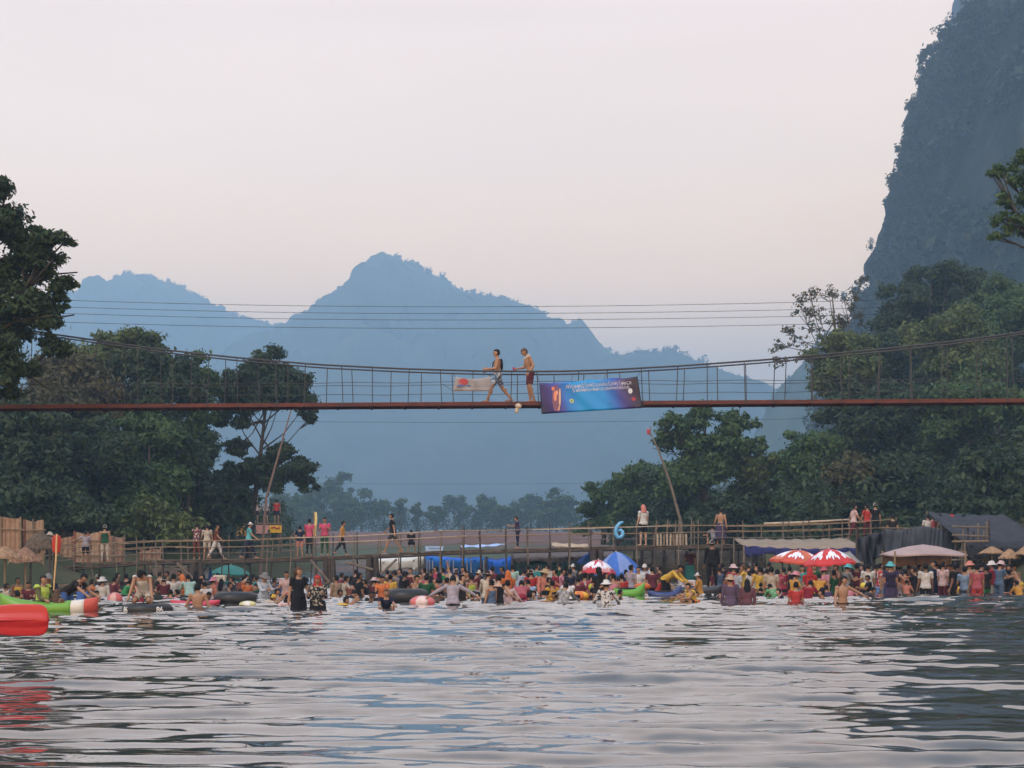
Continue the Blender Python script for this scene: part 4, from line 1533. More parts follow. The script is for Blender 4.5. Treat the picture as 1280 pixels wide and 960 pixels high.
# ------------------------------------------------------------------ bamboo footbridge
YF0, YF1 = 73.0, 74.5
DP = [(40, 716), (90, 709), (180, 702.5), (300, 701), (430, 696.5), (560, 690), (640, 688), (760, 685), (850, 683.5), (960, 682), (1050, 679.5), (1118, 676)]
fpy = lambda px: interp(px, [p[0] for p in DP], [p[1] for p in DP])
fz = lambda x: CH + (HZ - fpy(640 + x * F / YF0)) * YF0 / F
fX = lambda px: (px - 640) * YF0 / F
fb = thing('bamboo_footbridge', (0, YF0, fz(0)), 'long low bamboo footbridge with pole railings above the bathing crowd', 'bridge')
FO = Vector((0, YF0, fz(0)))
FB_ = lambda: MB(FO)
rgp = random.Random(9)
xa, xb = fX(40), fX(1118)
mb = FB_()
for k in range(9):
    y = YF0 + .08 + k * (1.34 / 8)
    pts = [(x, y, fz(x) + rgp.uniform(-.015, .015)) for x in np.linspace(xa, xb, 60)]
    mb.tube(pts, .038, 6)
mb.build('deck_poles', BAMBOO_GREY, fb)
mb = FB_()
x = xa
while x < xb:
    mb.box((x, (YF0 + YF1) / 2, fz(x) + .065), (.26, 1.5 + rgp.uniform(-.1, .15), .025), rz=rgp.uniform(-.03, .03), ry=-math.atan2(fz(x + .2) - fz(x - .2), .4))
    x += .29
mb.build('deck_matting', BAMBOO_GREY, fb)
mb = FB_()
for y in (YF0 + .0, YF1):
    for q in range(1):
        mb.tube([(x, y, fz(x) - .09 - .12 * q + rgp.uniform(-.02, .02)) for x in np.linspace(xa, xb, 40)], .05, 7)
mb.build('stringers', BAMBOO_DARK, fb)
# posts
for i, px in enumerate(range(64, 1118, 27)):
    x = fX(px + rgp.uniform(-4, 4))
    for y in (YF0 - .02, YF1 + .02):
        hh = rgp.uniform(.92, 1.22)
        b0 = gz(x, y) - .3
        FB_().tube([(x + rgp.uniform(-.12, .12), y, b0), (x, y, fz(x)), (x + rgp.uniform(-.06, .06), y, fz(x) + hh)], [.038, .033, .024], 6).build('post', rgp.choice([BAMBOO_GREY, BAMBOO_DARK, BAMBOO_GREY]), fb)
for px in (247, 412, 466, 747):
    x = fX(px)
    for q, (dx, dy) in enumerate(((-.16, .05), (.14, .1), (0, .7))):
        FB_().tube([(x + dx * 1.3, YF0 - .12 + dy, gz(x, YF0) - .4), (x + dx, YF0 - .12 + dy, fz(x) - .02)], [.15, .12], 8).build('pier_post', BAMBOO_DARK, fb)
for px, dx, py0, py1 in ((466, 30, 727, 699), (466, -34, 712, 703), (412, -24, 728, 700), (247, -26, 728, 704), (747, 24, 722, 690)):
    FB_().tube([at(px, py0, YF0 - .2), at(px + dx, py1, YF0 - .2)], .06, 7).build('brace', BAMBOO_GREY, fb)
# rails: overlapping lengths of bamboo
for y in (YF0 - .06, YF1 + .06):
    for lev, r_, mt in ((.38, .018, BAMBOO_GREY), (.66, .021, BAMBOO), (.95, .025, BAMBOO)):
        if y > YF1 and lev < .6:
            continue
        px = 52
        while px < 1110:
            ln = rgp.uniform(120, 190)
            p0, p1 = max(44, px - 12), min(1116, px + ln)
            a, b_ = fX(p0), fX(p1)
            j0, j1 = rgp.uniform(-.05, .05), rgp.uniform(-.05, .05)
            mt2 = BAMBOO_PALE if (300 < px < 470 or 600 < px < 700) and lev > .5 and y < YF0 else mt
            FB_().tube([(a + (b_ - a) * t, y + rgp.uniform(-.015, .015), fz(a + (b_ - a) * t) + lev + j0 * (1 - t) + j1 * t - .03 * math.sin(math.pi * t)) for t in np.linspace(0, 1, 8)], [r_ * (1 - .35 * t) for t in np.linspace(0, 1, 8)], 6).build('rail', mt2, fb)
            px += ln
FB_().tube([at(955, 654.5, YF1 + .1), at(1000, 653, YF1 + .1), at(1062, 649.5, YF1 + .1)], [.05, .05, .04], 7).build('rail', BAMBOO_PALE, fb)
# stakes and slats where the bridge meets the landing
sl = thing('slat_screen', at(833, 690, 75.4), 'upright screen of pale split bamboo slats beside the footbridge rails', 'screen')
for i, px in enumerate(range(818, 859, 4)):
    MB(sl.location).box(at(px, 677 + (i * 7 % 3), 75.4) + Vector((0, .0, -.12)), (.085, .02, .92 + .1 * (i % 3)), ry=.03 * math.sin(i * 3)).build('slat', BAMBOO_PALE if i % 3 else BAMBOO, sl)
MB(sl.location).tube([at(814, 684, 75.37), at(861, 684, 75.37)], .03, 6).build('rail', BAMBOO, sl)
for px, py, lb in ((820, 650, 'tall bare stake left of the pale slat screen'), (834, 648, 'bare stake with forked tip above the pale slat screen'), (864, 648, 'thin stake right of the pale slat screen')):
    p = at(px, 692, 76)
    o = MB(p).tube([p + Vector((0, 0, -1.2)), at(px, py + 12, 76), at(px + 1, py, 76)], [.05, .04, .025], 7).tube([at(px, py + 14, 76), at(px + 4, py + 3, 76)], [.03, .015], 5).build('stake', BAMBOO_GREY)
    o.location = p
    tag(o, lb, 'stake', 'stakes by the slat screen')
# leaning poles
p = at(851, 652, 79)
fp = thing('flag_pole', (p.x, 79, gz(p.x, 79)), 'long leaning bamboo pole with a small red flag in front of the right bank trees', 'flag pole')
MB(fp.location).tube([Vector((p.x + .2, 79, gz(p.x, 79) - .3)), p, at(838, 605, 79), at(824, 565, 79), at(813, 541, 79)], [.08, .072, .06, .045, .025], 8).build('pole', BAMBOO_GREY, fp, True)
MB(fp.location).sheet([[at(813 - 4.5 * a, 535 + 7 * b_ + 1.5 * math.sin(a * 3), 79 + .05 * math.sin(a * 5)) for a in np.linspace(0, 1, 6)] for b_ in np.linspace(0, 1, 5)], .01).build('flag', M('faded red flag', (.45, .07, .12), .9, .2), fp, True)
MB(fp.location).tube([at(813, 545, 79), at(813, 533, 79)], .025, 6).build('flag_staff', BAMBOO_GREY, fp)
p = at(333, 622, 97)
o = MB(Vector((p.x, 97, gz(p.x, 97)))).tube([Vector((p.x - .4, 97, gz(p.x, 97) - .3)), p, at(349, 565, 97), at(364, 512, 97)], [.08, .075, .06, .035], 7).build('leaning_pole', M('pinkish bare wood', (.19, .13, .11), .9, .2))
o.location = (p.x, 97, gz(p.x, 97))
tag(o, 'bare pinkish pole leaning beside the tall forked tree', 'pole')
p = at(393, 690, 80)
yf = thing('feather_flag', (p.x, 80, gz(p.x, 80)), 'narrow upright yellow flag behind the two pink shirted people', 'flag')
MB(yf.location).tube([Vector((p.x, 80, gz(p.x, 80) - .3)), at(392, 640, 80)], .03, 6).build('pole', BAMBOO_GREY, yf)
MB(yf.location).sheet([[at(392.3 + 3.6 * a + .8 * math.sin(b_ * 5), 640 + 32 * b_, 80 + .06 * math.sin(b_ * 7 + a * 3)) for a in np.linspace(0, 1, 4)] for b_ in np.linspace(0, 1, 9)], .012).build('flag', M('pale yellow flag', (.62, .50, .22), .9, .15), yf, True)

# ------------------------------------------------------------------ matting screens on the left bank
scr = [(-24, 27, 647, 704, 70.0, 'tallest tan matting screen at the left edge'), (29, 55, 651, 700, 70.8, 'pinkish tan matting screen next to the tallest one'), (54, 93, 672, 704, 76.6, 'low matting screen behind the upright red paddle'),
       (92, 127, 666.5, 703, 76.2, 'matting screen behind the boy with the outstretched arm'), (127, 156, 671, 702, 76.4, 'matting screen with dark gaps behind the green shirted person'), (175, 201, 687, 703, 76.0, 'short wide matting screen at the foot of the pole railings')]
for px0, px1, t_, b_, Y, lb in scr:
    base = at((px0 + px1) / 2, b_ + 8, Y)
    base.z = min(base.z, gz(base.x, Y) + .3)
    o = thing('matting_screen', base, lb, 'screen', 'bamboo matting screens')
    rs = random.Random(px0)
    n = max(4, int((px1 - px0) / 3))
    g = []
    for v in np.linspace(0, 1, 6):
        g.append([at(px0 + (px1 - px0) * u, t_ + (b_ - t_) * v + 1.2 * math.sin(u * 8 + px0) * (1 - v), Y) + Vector((0, .03 * math.sin(u * n * 3.1), 0)) for u in np.linspace(0, 1, n * 3)])
    MB(base).sheet(g, .02).build('matting', M('woven matting %d' % (px0 % 3), [(.38, .25, .165), (.34, .21, .155), (.42, .29, .20)][px0 % 3], .9, .0, 3.5, bump=.4, rgb2=[(.24, .145, .10), (.20, .125, .095), (.28, .19, .125)][px0 % 3]), o)
    for u in np.linspace(.04, .96, 3):
        px = px0 + (px1 - px0) * u
        MB(base).tube([at(px, b_ + 8, Y - .06), at(px + rs.uniform(-1, 1), t_ - rs.uniform(1, 4), Y - .06)], .04, 6).build('post', rs.choice([BAMBOO, BAMBOO_GREY, M('reddish pole', (.25, .09, .06), .8, .2)]), o)
    for v in (.25, .75):
        MB(base).tube([at(px0 - 2, t_ + (b_ - t_) * v, Y - .09), at(px1 + 2, t_ + (b_ - t_) * v + rs.uniform(-1, 1), Y - .09)], .028, 6).build('batten', BAMBOO, o)
# dark hanging things and the mound beside the screens
o = thing('thatch_shelter', at(50, 715, 66), 'dark open hut heaped with old thatch left of the upright red paddle', 'hut')
mb = MB(o.location)
mb.loft([[at(50, 0, 66).lerp(at(50, 0, 66), 0) + Vector((w_ * math.cos(a) * (1 + .08 * math.sin(7 * a)), .8 * w_ * math.sin(a), z - at(50, 0, 66).z)) for a in [2 * math.pi * k / 18 for k in range(18)]] for w_, z in ((.66, 1.45), (.7, 1.52), (.52, 1.85), (.25, 2.1), (.05, 2.16))])
rs = random.Random(2)
for q in range(150):
    a, t = rs.uniform(0, 6.283), rs.uniform(.1, 1)
    c0 = Vector((at(50, 0, 66).x, 66, 0))
    mb.tube([c0 + Vector((.68 * t * math.cos(a), .56 * t * math.sin(a), 2.19 - .72 * t ** 1.5)), c0 + Vector(((.68 * t + .2) * math.cos(a + .1), (.56 * t + .16) * math.sin(a + .1), 2.02 - .72 * t ** 1.5 - rs.uniform(0, .2)))], [.05, .01], 4)
mb.build('thatch_roof', M('old dark thatch', (.10, .075, .055), 1, .4, 9, bump=.8), o)
for dx, dy in ((-.5, -.36), (.5, -.36), (-.5, .36), (.5, .36)):
    q = at(50, 715, 66) + Vector((dx, dy, 0))
    MB(o.location).tube([Vector((q.x, q.y, -.7)), Vector((q.x, q.y, 1.5))], .06, 6).build('post', BAMBOO_DARK, o)


def thatch_parasol(px, top, edge, hw, Y, lb, mat=THATCH, pole=BAMBOO, grp='thatched parasols'):
    b0 = at(px, 0, Y)
    k = Y / F
    zt, ze = at(px, top, Y).z, at(px, edge, Y).z
    g = gz(b0.x, Y)
    o = thing('thatch_parasol', (b0.x, Y, g), lb, 'parasol', grp)
    rs = random.Random(int(px))
    n = 26
    rings_ = []
    for f, zf in ((.97, .10), (1.03, -.02), (1.0, .06), (.62, .5), (.2, .92), (.03, 1.0)):
        rings_.append([Vector((b0.x + hw * k * f * math.cos(a) * (1 + (rs.uniform(-.07, .07) if f > .9 else .02)), Y + hw * k * f * math.sin(a), ze + (zt - ze) * zf - (rs.uniform(0, .16) * (zt - ze) if zf < .08 else 0))) for a in [2 * math.pi * q / n for q in range(n)]])
    MB(o.location).loft(rings_).build('thatch', mat, o)
    st_ = MB(o.location)
    for q in range(90):
        a = rs.uniform(0, 6.283)
        f0 = rs.uniform(.3, .98)
        p0 = Vector((b0.x + hw * k * f0 * math.cos(a), Y + hw * k * f0 * math.sin(a), ze + (zt - ze) * (1.05 - .98 * f0)))
        p1 = Vector((b0.x + hw * k * (f0 + .22) * math.cos(a + .05), Y + hw * k * (f0 + .22) * math.sin(a + .05), p0.z - (zt - ze) * .34))
        st_.tube([p0, p1], [.012, .004], 4)
    st_.build('straw', M('straw ends', (.42, .29, .18), 1, .3, 6), o)
    MB(o.location).tube([Vector((b0.x, Y, min(g, -.1) - .3)), Vector((b0.x, Y, zt - .05))], .035, 7).build('pole', pole, o)
    return o


thatch_parasol(6, 683, 697, 20, 58, 'reddish thatched parasol nearest the left edge')
thatch_parasol(32, 684, 701, 19, 60, 'ragged brown thatched parasol right of the one at the left edge', M('brown ragged thatch', (.24, .14, .09), 1, .4, 8, bump=.8))
thatch_parasol(1240, 683, 691, 15, 63, 'leftmost of the three small thatched parasols at the right edge')
thatch_parasol(1262, 686, 697, 13, 62, 'middle one of the three small thatched parasols at the right edge')
thatch_parasol(1284, 681, 692, 14, 61.5, 'small thatched parasol cut by the right edge')


def parasol(px, top, edge, hw, Y, lb, col, emblem=None, n=8, tilt=0.0, grp='beach parasols', rough=.6, foot=None, second=None):
    b0 = at(px, 0, Y)
    k = Y / F
    zt, ze = at(px, top, Y).z, at(px, edge, Y).z
    g = gz(b0.x, Y)
    o = thing('parasol', (b0.x, Y, g), lb, 'parasol', grp)
    h_, r_ = zt - ze, hw * k
    T = Matrix.Translation(Vector((b0.x, Y, zt))) @ Matrix.Rotation(R(tilt), 4, 'Y')
    nseg = n * 4

    def P(f, a, out=0.0):
        gore = abs(math.sin(a * n / 2))
        rr = r_ * f * (1 - .06 * gore * f)
        return T @ Vector((rr * math.cos(a), rr * math.sin(a), -h_ * (f ** 1.7) * .98 - .05 * gore * f * h_ + out))
    Fs = [0.02, .2, .4, .6, .8, 1.0]
    rows_ = [[P(f, 2 * math.pi * q / nseg, .0) for q in range(nseg)] for f in Fs]
    low = [[P(f, 2 * math.pi * q / nseg, -.012) for q in range(nseg)] for f in reversed(Fs)]
    val = [[P(1.0, 2 * math.pi * q / nseg) + Vector((0, 0, -.10 * h_ - .03 * abs(math.sin(q * math.pi / 2)))) for q in range(nseg)]]
    me_o = MB(o.location).loft(rows_ + val + low, cap=False).build('canopy', M('parasol ' + str(col), col, rough, .12, 3, trans=.15), o, False)
    if second:
        mb = MB(o.location)
        for q in range(0, n, 2):
            a0, a1 = 2 * math.pi * q / n, 2 * math.pi * (q + 1) / n
            mb.sheet([[P(f, a0 + (a1 - a0) * t, .014) for t in (0, .25, .5, .75, 1)] for f in (.1, .3, .55, .8, .97)], .006)
        mb.build('canopy_panels', M('parasol ' + str(second), second, rough, .12, 3, trans=.15), o)
    if emblem:
        for a in emblem:
            mb = MB(o.location)
            for da, f0, f1, wd in ((-.16, .40, .78, .07), (0, .30, .86, .06), (.17, .42, .76, .07), (.30, .62, .84, .06), (-.30, .60, .82, .06)):
                mb.sheet([[P(f0 + (f1 - f0) * t, a + da + wd * s_ * math.sin(math.pi * (t * .8 + .1)) / max(.3, f0 + (f1 - f0) * t) * .8, .016) for s_ in (-1, 0, 1)] for t in np.linspace(0, 1, 6)], .006)
            mb.build('emblem', M('white print', (.78, .78, .86), .5, .05), o)
    mb = MB(o.location)
    mb.tube([Vector((b0.x, Y, min(g, -.1) - .35)), T @ Vector((0, 0, -h_ * .3)), T @ Vector((0, 0, .06))], .026, 7)
    mb.build('pole', M('pale metal pole', (.5, .5, .5), .4, .1), o)
    mb = MB(o.location)
    for q in range(n):
        a = 2 * math.pi * q / n
        mb.tube([P(f, a, -.03) for f in (.05, .35, .7, .98)], .008, 4)
    mb.build('ribs', M('pale metal pole'), o)
    return o


parasol(1000, 688, 703.5, 37, 59, 'left one of two red parasols, orange red with pale patches', (.62, .10, .06), [-1.9, -.7, -2.9], 8, 6, rough=.5, second=(.66, .16, .07))
parasol(1036, 686, 704, 33, 57.5, 'right one of two red parasols, bright red with a white emblem', (.62, .05, .05), [-1.57, -2.5, -.6, 1.5], 8, -3, rough=.5)
parasol(748, 700, 715, 23, 71, 'red and white patterned parasol under the footbridge', (.55, .05, .07), [-1.57, -2.3, -.8, -2.9, -.2], 8, 4, second=(.60, .30, .30))
parasol(770, 690, 717, 30, 72, 'big blue parasol under the footbridge behind the red and white one', (.05, .16, .55), None, 8, -6, second=(.20, .30, .62))
parasol(742, 690, 704, 20, 74.8, 'deep blue parasol half hidden behind the red and white one', (.03, .12, .50), None, 8, 4)
parasol(676, 696, 705, 22, 78, 'flat teal green parasol in the shade under the footbridge', (.02, .22, .17), None, 8, 0)
parasol(289, 706, 717, 26, 77, 'dull teal parasol under the left part of the footbridge', (.04, .20, .17), None, 8, 3)
parasol(261, 707, 724, 9, 74, 'half closed bright blue parasol beside a bridge pier', (.04, .14, .50), None, 6, 14, second=(.4, .5, .68))


def awning(name, lb, quad, Y0, Y1, col, sag=.25, posts=True, cat='awning', grp=None, front=0, fcol=None, thick=.015, var=.15, hang=None, ribs=False):
    """quad: (px_left, py_left_front, px_right, py_right_front, py_left_back, py_right_back)"""
    pl, yl, pr, yr, ybl, ybr = quad
    base = at((pl + pr) / 2, 0, (Y0 + Y1) / 2)
    g = min(gz(base.x, base.y), 1.2)
    o = thing(name, (base.x, base.y, g), lb, cat, grp)
    A, B, C, D = at(pl, yl, Y0), at(pr, yr, Y0), at(pl, ybl, Y0), at(pr, ybr, Y0)
    C.y = D.y = Y1
    n = max(8, int((pr - pl) / 5))
    G = [[A.lerp(B, u).lerp(C.lerp(D, u), v) + Vector((0, 0, -sag * math.sin(math.pi * u) * (1 - .6 * v) - .03 * math.sin(u * n * 1.7 + v * 3))) for u in np.linspace(0, 1, n)] for v in np.linspace(0, 1, 6)]
    key = name + str(col)
    MB(o.location).sheet(G, thick).build('sheet', M(key, col, .8, var, 2.5, bump=.2), o, True)
    if front:
        fr = [[G[0][i] + Vector((0, -.02 + .09 * math.sin(i * 1.9 + .6 * math.sin(i * .5)) * t, -front * t * (1 + .25 * math.sin(i * .8) + .12 * math.sin(i * 2.3)))) for i in range(n)] for t in (0, .33, .66, 1)]
        MB(o.location).sheet(fr, .01).build('valance', M(key + 'front', fcol or col, .85, .2, 3), o, True)
    if posts:
        for P_ in (A, B, C, D):
            q = P_ + Vector((0, 0, 0))
            MB(o.location).tube([Vector((q.x, q.y, gz(q.x, q.y) - .3)), q + Vector((0, 0, .03))], .045, 6).build('post', BAMBOO_GREY, o)
    return o


awning('tarp_awning', 'bright blue tarp awning under the middle of the footbridge', (531, 695, 607, 697, 695.5, 697), 75, 78, (.02, .13, .55), .12, front=.55, fcol=(.03, .20, .66))
awning('tarp_awning', 'blue tarp sheet right of the bright blue awning, sloping down', (608, 699, 640, 695, 698.5, 695), 75.2, 78, (.02, .11, .48), .2, front=.75, fcol=(.02, .13, .56))
o = [q for q in scene.objects if q.get('label', '').startswith('bright blue tarp awning')][0]
mb = MB(o.location)
for i, px in enumerate((533, 536, 540, 561, 566, 583, 588, 604)):
    mb = MB(o.location)
    mb.sheet([[at(px + w_, 699 + 17 * v + (i % 3), 74.86) + Vector((0, .03 * math.sin(i + v * 3), 0)) for w_ in (0, .8, 1.6)] for v in np.linspace(0, 1, 5)], .008)
    mb.build('hanging_strip', M('pale blue plastic strip', (.40, .52, .74), .5, .15, 4), o)
awning('white_awning', 'sagging white canvas awning behind a bridge pier', (471, 700, 531, 695, 692, 689), 76.5, 79, (.60, .58, .52), .18, front=.45, fcol=(.50, .47, .42))
awning('stall_canopy', 'tan canvas stall canopy with navy cloth under the right railings', (930, 682, 1078, 684, 673, 672), 69.5, 72.6, (.25, .195, .14), .1, front=.36, fcol=(.025, .03, .13))
awning('stall_canopy', 'dull cream awning corner behind the right red parasol', (1040, 697, 1078, 703, 688, 690), 66, 68.5, (.26, .24, .21), .1)
awning('tarp_awning', 'dark navy tarp stretched under the right railings', (1020, 690, 1078, 684, 680, 676), 73.0, 75, (.02, .03, .13), .12, posts=False)
awning('stall_canopy', 'long brown plank roof under the middle railings', (640, 697, 772, 694, 684, 681), 76.5, 79.5, (.10, .08, .075), .05, front=.2, fcol=(.07, .06, .055))
awning('tarp_roof', 'dark tarp shelter roof at the right edge', (1206, 679, 1310, 680, 636, 640), 66, 72, (.024, .027, .036), .15, front=.5, fcol=(.02, .022, .028), var=.4)
awning('canopy_scrap', 'small tan canvas scrap lying over the footbridge rails', (690, 682, 736, 684, 678, 680), 75.0, 76.2, (.45, .34, .23), .04, posts=False, grp=None)
awning('tarp_awning', 'pale blue tarp strip on the deck behind the railing', (575, 683.5, 632, 680.5, 681.5, 679), 76.5, 78, (.34, .48, .72), .05)

def shade_backdrop(lb, pxa, pxb, t_, b_, Y, col, amp=.12):  # dark sheet on posts, added to stand for the shade behind the crowd
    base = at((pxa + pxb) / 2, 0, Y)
    o = thing('back_cloth', (base.x, Y, gz(base.x, Y)), lb, 'cloth', 'backdrops added for shade behind the stalls')
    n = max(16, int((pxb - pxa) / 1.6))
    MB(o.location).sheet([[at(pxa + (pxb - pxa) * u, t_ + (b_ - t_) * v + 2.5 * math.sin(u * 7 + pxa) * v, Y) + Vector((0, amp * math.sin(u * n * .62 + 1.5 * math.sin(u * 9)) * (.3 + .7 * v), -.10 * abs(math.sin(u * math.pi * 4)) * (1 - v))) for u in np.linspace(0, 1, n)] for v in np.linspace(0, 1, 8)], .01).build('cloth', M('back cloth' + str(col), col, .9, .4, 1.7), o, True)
    for px in (pxa, (pxa + pxb) / 2, pxb):
        MB(o.location).tube([at(px, 732, Y + .2), at(px, t_ - 1, Y + .16)], .045, 6).build('post', BAMBOO_DARK, o)
    MB(o.location).tube([at(pxa - 3, t_, Y + .15), at(pxb + 3, t_, Y + .15)], .03, 6).build('rail', BAMBOO_GREY, o)


shade_backdrop('dark green backdrop added for shade behind the stalls under the middle of the footbridge', 640, 735, 698, 722, 80.5, (.03, .055, .045))
shade_backdrop('dull blue backdrop added for shade behind the bright blue awning', 533, 640, 701, 722, 80.2, (.03, .07, .20))
shade_backdrop('blackish backdrop added for shade behind the big blue parasol', 736, 802, 697, 724, 79.6, (.025, .025, .03))
shade_backdrop('brown backdrop added for shade beneath the left part of the footbridge', 186, 246, 708, 722, 77.5, (.15, .115, .09))

# big pale parasol roof on the right
b0 = at(1154, 0, 62)
pc = thing('canopy_tent', (b0.x, 62, gz(b0.x, 62)), 'wide pale pinkish canopy tent over the crowd near the right edge', 'tent')
k = 62 / F
zt, ze = at(1154, 680.5, 62).z, at(1154, 692, 62).z
rows_ = []
for f, zf in ((0.01, 1.0), (.35, .80), (.7, .42), (1.0, 0.0), (1.0, -.16), (.98, -.16), (.98, -.03), (.7, .38), (.35, .76), (.01, .95)):
    rows_.append([Vector((b0.x + 51 * k * f * math.copysign(abs(math.cos(a)) ** .62, math.cos(a)), 62 + 1.35 * f * math.copysign(abs(math.sin(a)) ** .62, math.sin(a)), ze + (zt - ze) * zf - (.05 * abs(math.sin(2 * a)) * f))) for a in [2 * math.pi * q / 40 for q in range(40)]])
MB(pc.location).loft(rows_, cap=False).build('canopy', M('sun faded canvas', (.40, .30, .285), .8, .12, 1.5, trans=.1), pc)
for dx in (-1.35, 1.35, 0):
    for dy in (-1.05, 1.05):
        if dx == 0 and dy < 0:
            continue
        MB(pc.location).tube([Vector((b0.x + dx, 62 + dy, -.7)), Vector((b0.x + dx * .98, 62 + dy * .98, ze + .1))], .035, 6).build('pole', BAMBOO, pc)
MB(pc.location).sheet([[Vector((b0.x - 1.3 + 2.6 * u, 63.1, ze - .05 - .45 * v + .03 * math.sin(u * 20))) for u in np.linspace(0, 1, 24)] for v in (0, .5, 1)], .012).build('back_cloth', M('tan cloth', (.36, .22, .15), .9, .25, 4), pc, True)

# dark mesh curtain hung along the right landing
b0 = at(1152, 690, 70)
mc = thing('mesh_curtain', (b0.x, 70, gz(b0.x, 70)), 'dark grey blue mesh curtain hung along the right landing', 'curtain')
G = [[at(1104 + 93 * u, 660 + 2.2 * math.sin(u * 9) + (34 - 3 * math.sin(u * 5)) * v, 70) + Vector((0, .05 * math.sin(u * 26 + 2 * v + 5 * math.sin(u * 5)) + .035 * math.sin(u * 83 + 3 * math.sin(u * 17 + v * 2)) + .25 * v * (1 - v) * math.sin(u * 13), 0)) for u in np.linspace(0, 1, 90)] for v in np.linspace(0, 1, 8)]
MB(mc.location).sheet(G, .012).build('cloth', M('dark mesh', (.055, .065, .085), .9, .3, 1.6), mc, True)
for u in (0, .25, .5, .75, 1):
    MB(mc.location).tube([at(1104 + 93 * u, 720, 70.2), at(1104 + 93 * u, 657, 70.2)], .045, 6).build('post', BAMBOO_DARK, mc)
MB(mc.location).tube([at(1100, 660, 70.05), at(1200, 661, 70.05)], .03, 6).build('rail', BAMBOO_GREY, mc)
o = thing('tarp_heap', at(1092, 697, 68.5), 'black tarp bundle hanging left of the mesh curtain', 'tarp')
G = [[at(1072 + 33 * u + 4 * v * math.sin(u * 6), 664 + 9 * (1 - u) + (44 - 14 * u) * v, 68.5) + Vector((0, .16 * math.sin(u * 15 + v * 4) + .1 * math.sin(u * 31 - v * 3), 0)) for u in np.linspace(0, 1, 40)] for v in np.linspace(0, 1, 12)]
MB(o.location).sheet(G, .012).build('sheet', M('black tarp', (.03, .033, .042), .75, .4, 2), o, True)
for px in (1071, 1105):
    MB(o.location).tube([at(px, 725, 68.6), at(px, 660, 68.6)], .05, 6).build('post', BAMBOO_DARK, o)

# timber landings (decks on posts) left and right, and the plank wall behind the crowd
b0 = at(885, 712, 75.2)
pw = thing('plank_wall', (b0.x, 75.2, gz(b0.x, 75.2)), 'weathered grey plank wall below the right half of the footbridge', 'wall')
mb = MB(pw.location)
for i, py in enumerate((692, 699, 706, 713, 720, 727)):
    mb.box(at(880, py, 75.2 + .03 * (i % 2)) , ((955 - 800) * 75.2 / F, .05, .235), ry=.004 * math.sin(i * 5))
mb.build('planks', M('grey planks', (.13, .12, .115), .9, .35, 2.2), pw)
for px in (802, 830, 858, 886, 914, 942, 956):
    MB(pw.location).tube([at(px, 738, 75.1), at(px, 688, 75.1)], .06, 6).build('post', BAMBOO_DARK if px % 4 else BAMBOO_GREY, pw)
b0 = at(1222, 670, 66.5)
sf = thing('pole_scaffold', (b0.x, 66.5, gz(b0.x, 66.5)), 'rickety pole scaffold beside the dark tarp shelter', 'scaffold')
rs = random.Random(3)
for i in range(9):
    px = 1196 + i * 5.2
    MB(sf.location).tube([at(px, 726, 66.5 + .3 * (i % 3)), at(px + rs.uniform(-4, 4), 655 + rs.uniform(-5, 20), 66.5 + .3 * (i % 3))], .04, 6).build('upright', rs.choice([BAMBOO_GREY, BAMBOO_DARK]), sf)
for py in (658, 668, 676, 689, 700):
    MB(sf.location).tube([at(1190, py + rs.uniform(-2, 2), 66.4), at(1236, py + rs.uniform(-3, 3), 66.4)], .04, 6).build('crosspiece', rs.choice([BAMBOO, BAMBOO_GREY]), sf)
b0 = at(1160, 672, 71.6)
ld = thing('landing_deck', (b0.x, 71.6, gz(b0.x, 71.6)), 'raised timber landing behind the mesh curtain', 'deck')
mb = MB(ld.location)
for i in range(26):
    mb.box((at(1096 + i * 4.6, 0, 71.6).x, 71.7, at(1160, 690, 71.6).z), (.15, 2.6, .06))
mb.build('planks', BAMBOO_GREY, ld)
for px in (1100, 1130, 1165, 1200, 1214):
    for y in (70.8, 72.8):
        q = at(px, 690, 71.6)
        MB(ld.location).tube([Vector((q.x, y, gz(q.x, y) - .4)), Vector((q.x, y, q.z - .03))], .07, 6).build('post', BAMBOO_DARK, ld)

# diving platform far behind on the left
p0 = at(322, 656, 118)
dv = thing('jump_platform', (p0.x, 118, gz(p0.x, 118)), 'wooden jump platform under the forked tree with people on top', 'platform')
mb = MB(dv.location)
mb.box(at(325, 654.5, 118), (3.0, 1.6, .12))
mb.build('deck', BAMBOO_GREY, dv)
for px in (300, 325, 350):
    for y in (117.3, 118.7):
        q = at(px, 655, 118)
        MB(dv.location).tube([Vector((q.x, y, gz(q.x, y) - .3)), Vector((q.x, y, q.z))], .08, 6).build('post', BAMBOO_GREY, dv)
MB(dv.location).tube([at(305, 653, 117.2), at(320, 652, 117.2)], .04, 6).build('spring_board', BAMBOO_PALE, dv)
for pxa, pxb, ya, yb_, col, lb in ((292.5, 307, 656.5, 670, (.60, .32, .05), 'plain orange yellow board left of the jump platform front'), (320, 336, 656.5, 667, (.50, .26, .24), 'faded pink board on the jump platform front'), (336.5, 352, 656.5, 666, (.66, .40, .04), 'yellow board with red mark on the jump platform front')):
    c = at((pxa + pxb) / 2, (ya + yb_) / 2, 117.0)
    o = thing('sign_board', c, lb, 'sign', 'boards on the jump platform')
    MB(c).box(c, ((pxb - pxa) * 117 / F, .04, (yb_ - ya) * 117 / F)).build('panel', M('board' + str(col), col, .7, .2, 4), o)
    if pxa > 330:
        mb = MB(c)
        mb.tube([at(339, 660, 116.95), at(343, 658.5, 116.95), at(346, 661, 116.95), at(350, 659.5, 116.95)], .05, 5)
        mb.build('mark', M('red print', (.45, .05, .04), .6, .1), o)
    for px in (pxa + 1.5, pxb - 1.5):
        MB(c).tube([at(px, 678, 117.05), at(px, ya, 117.05)], .04, 5).build('leg', BAMBOO_GREY, o)

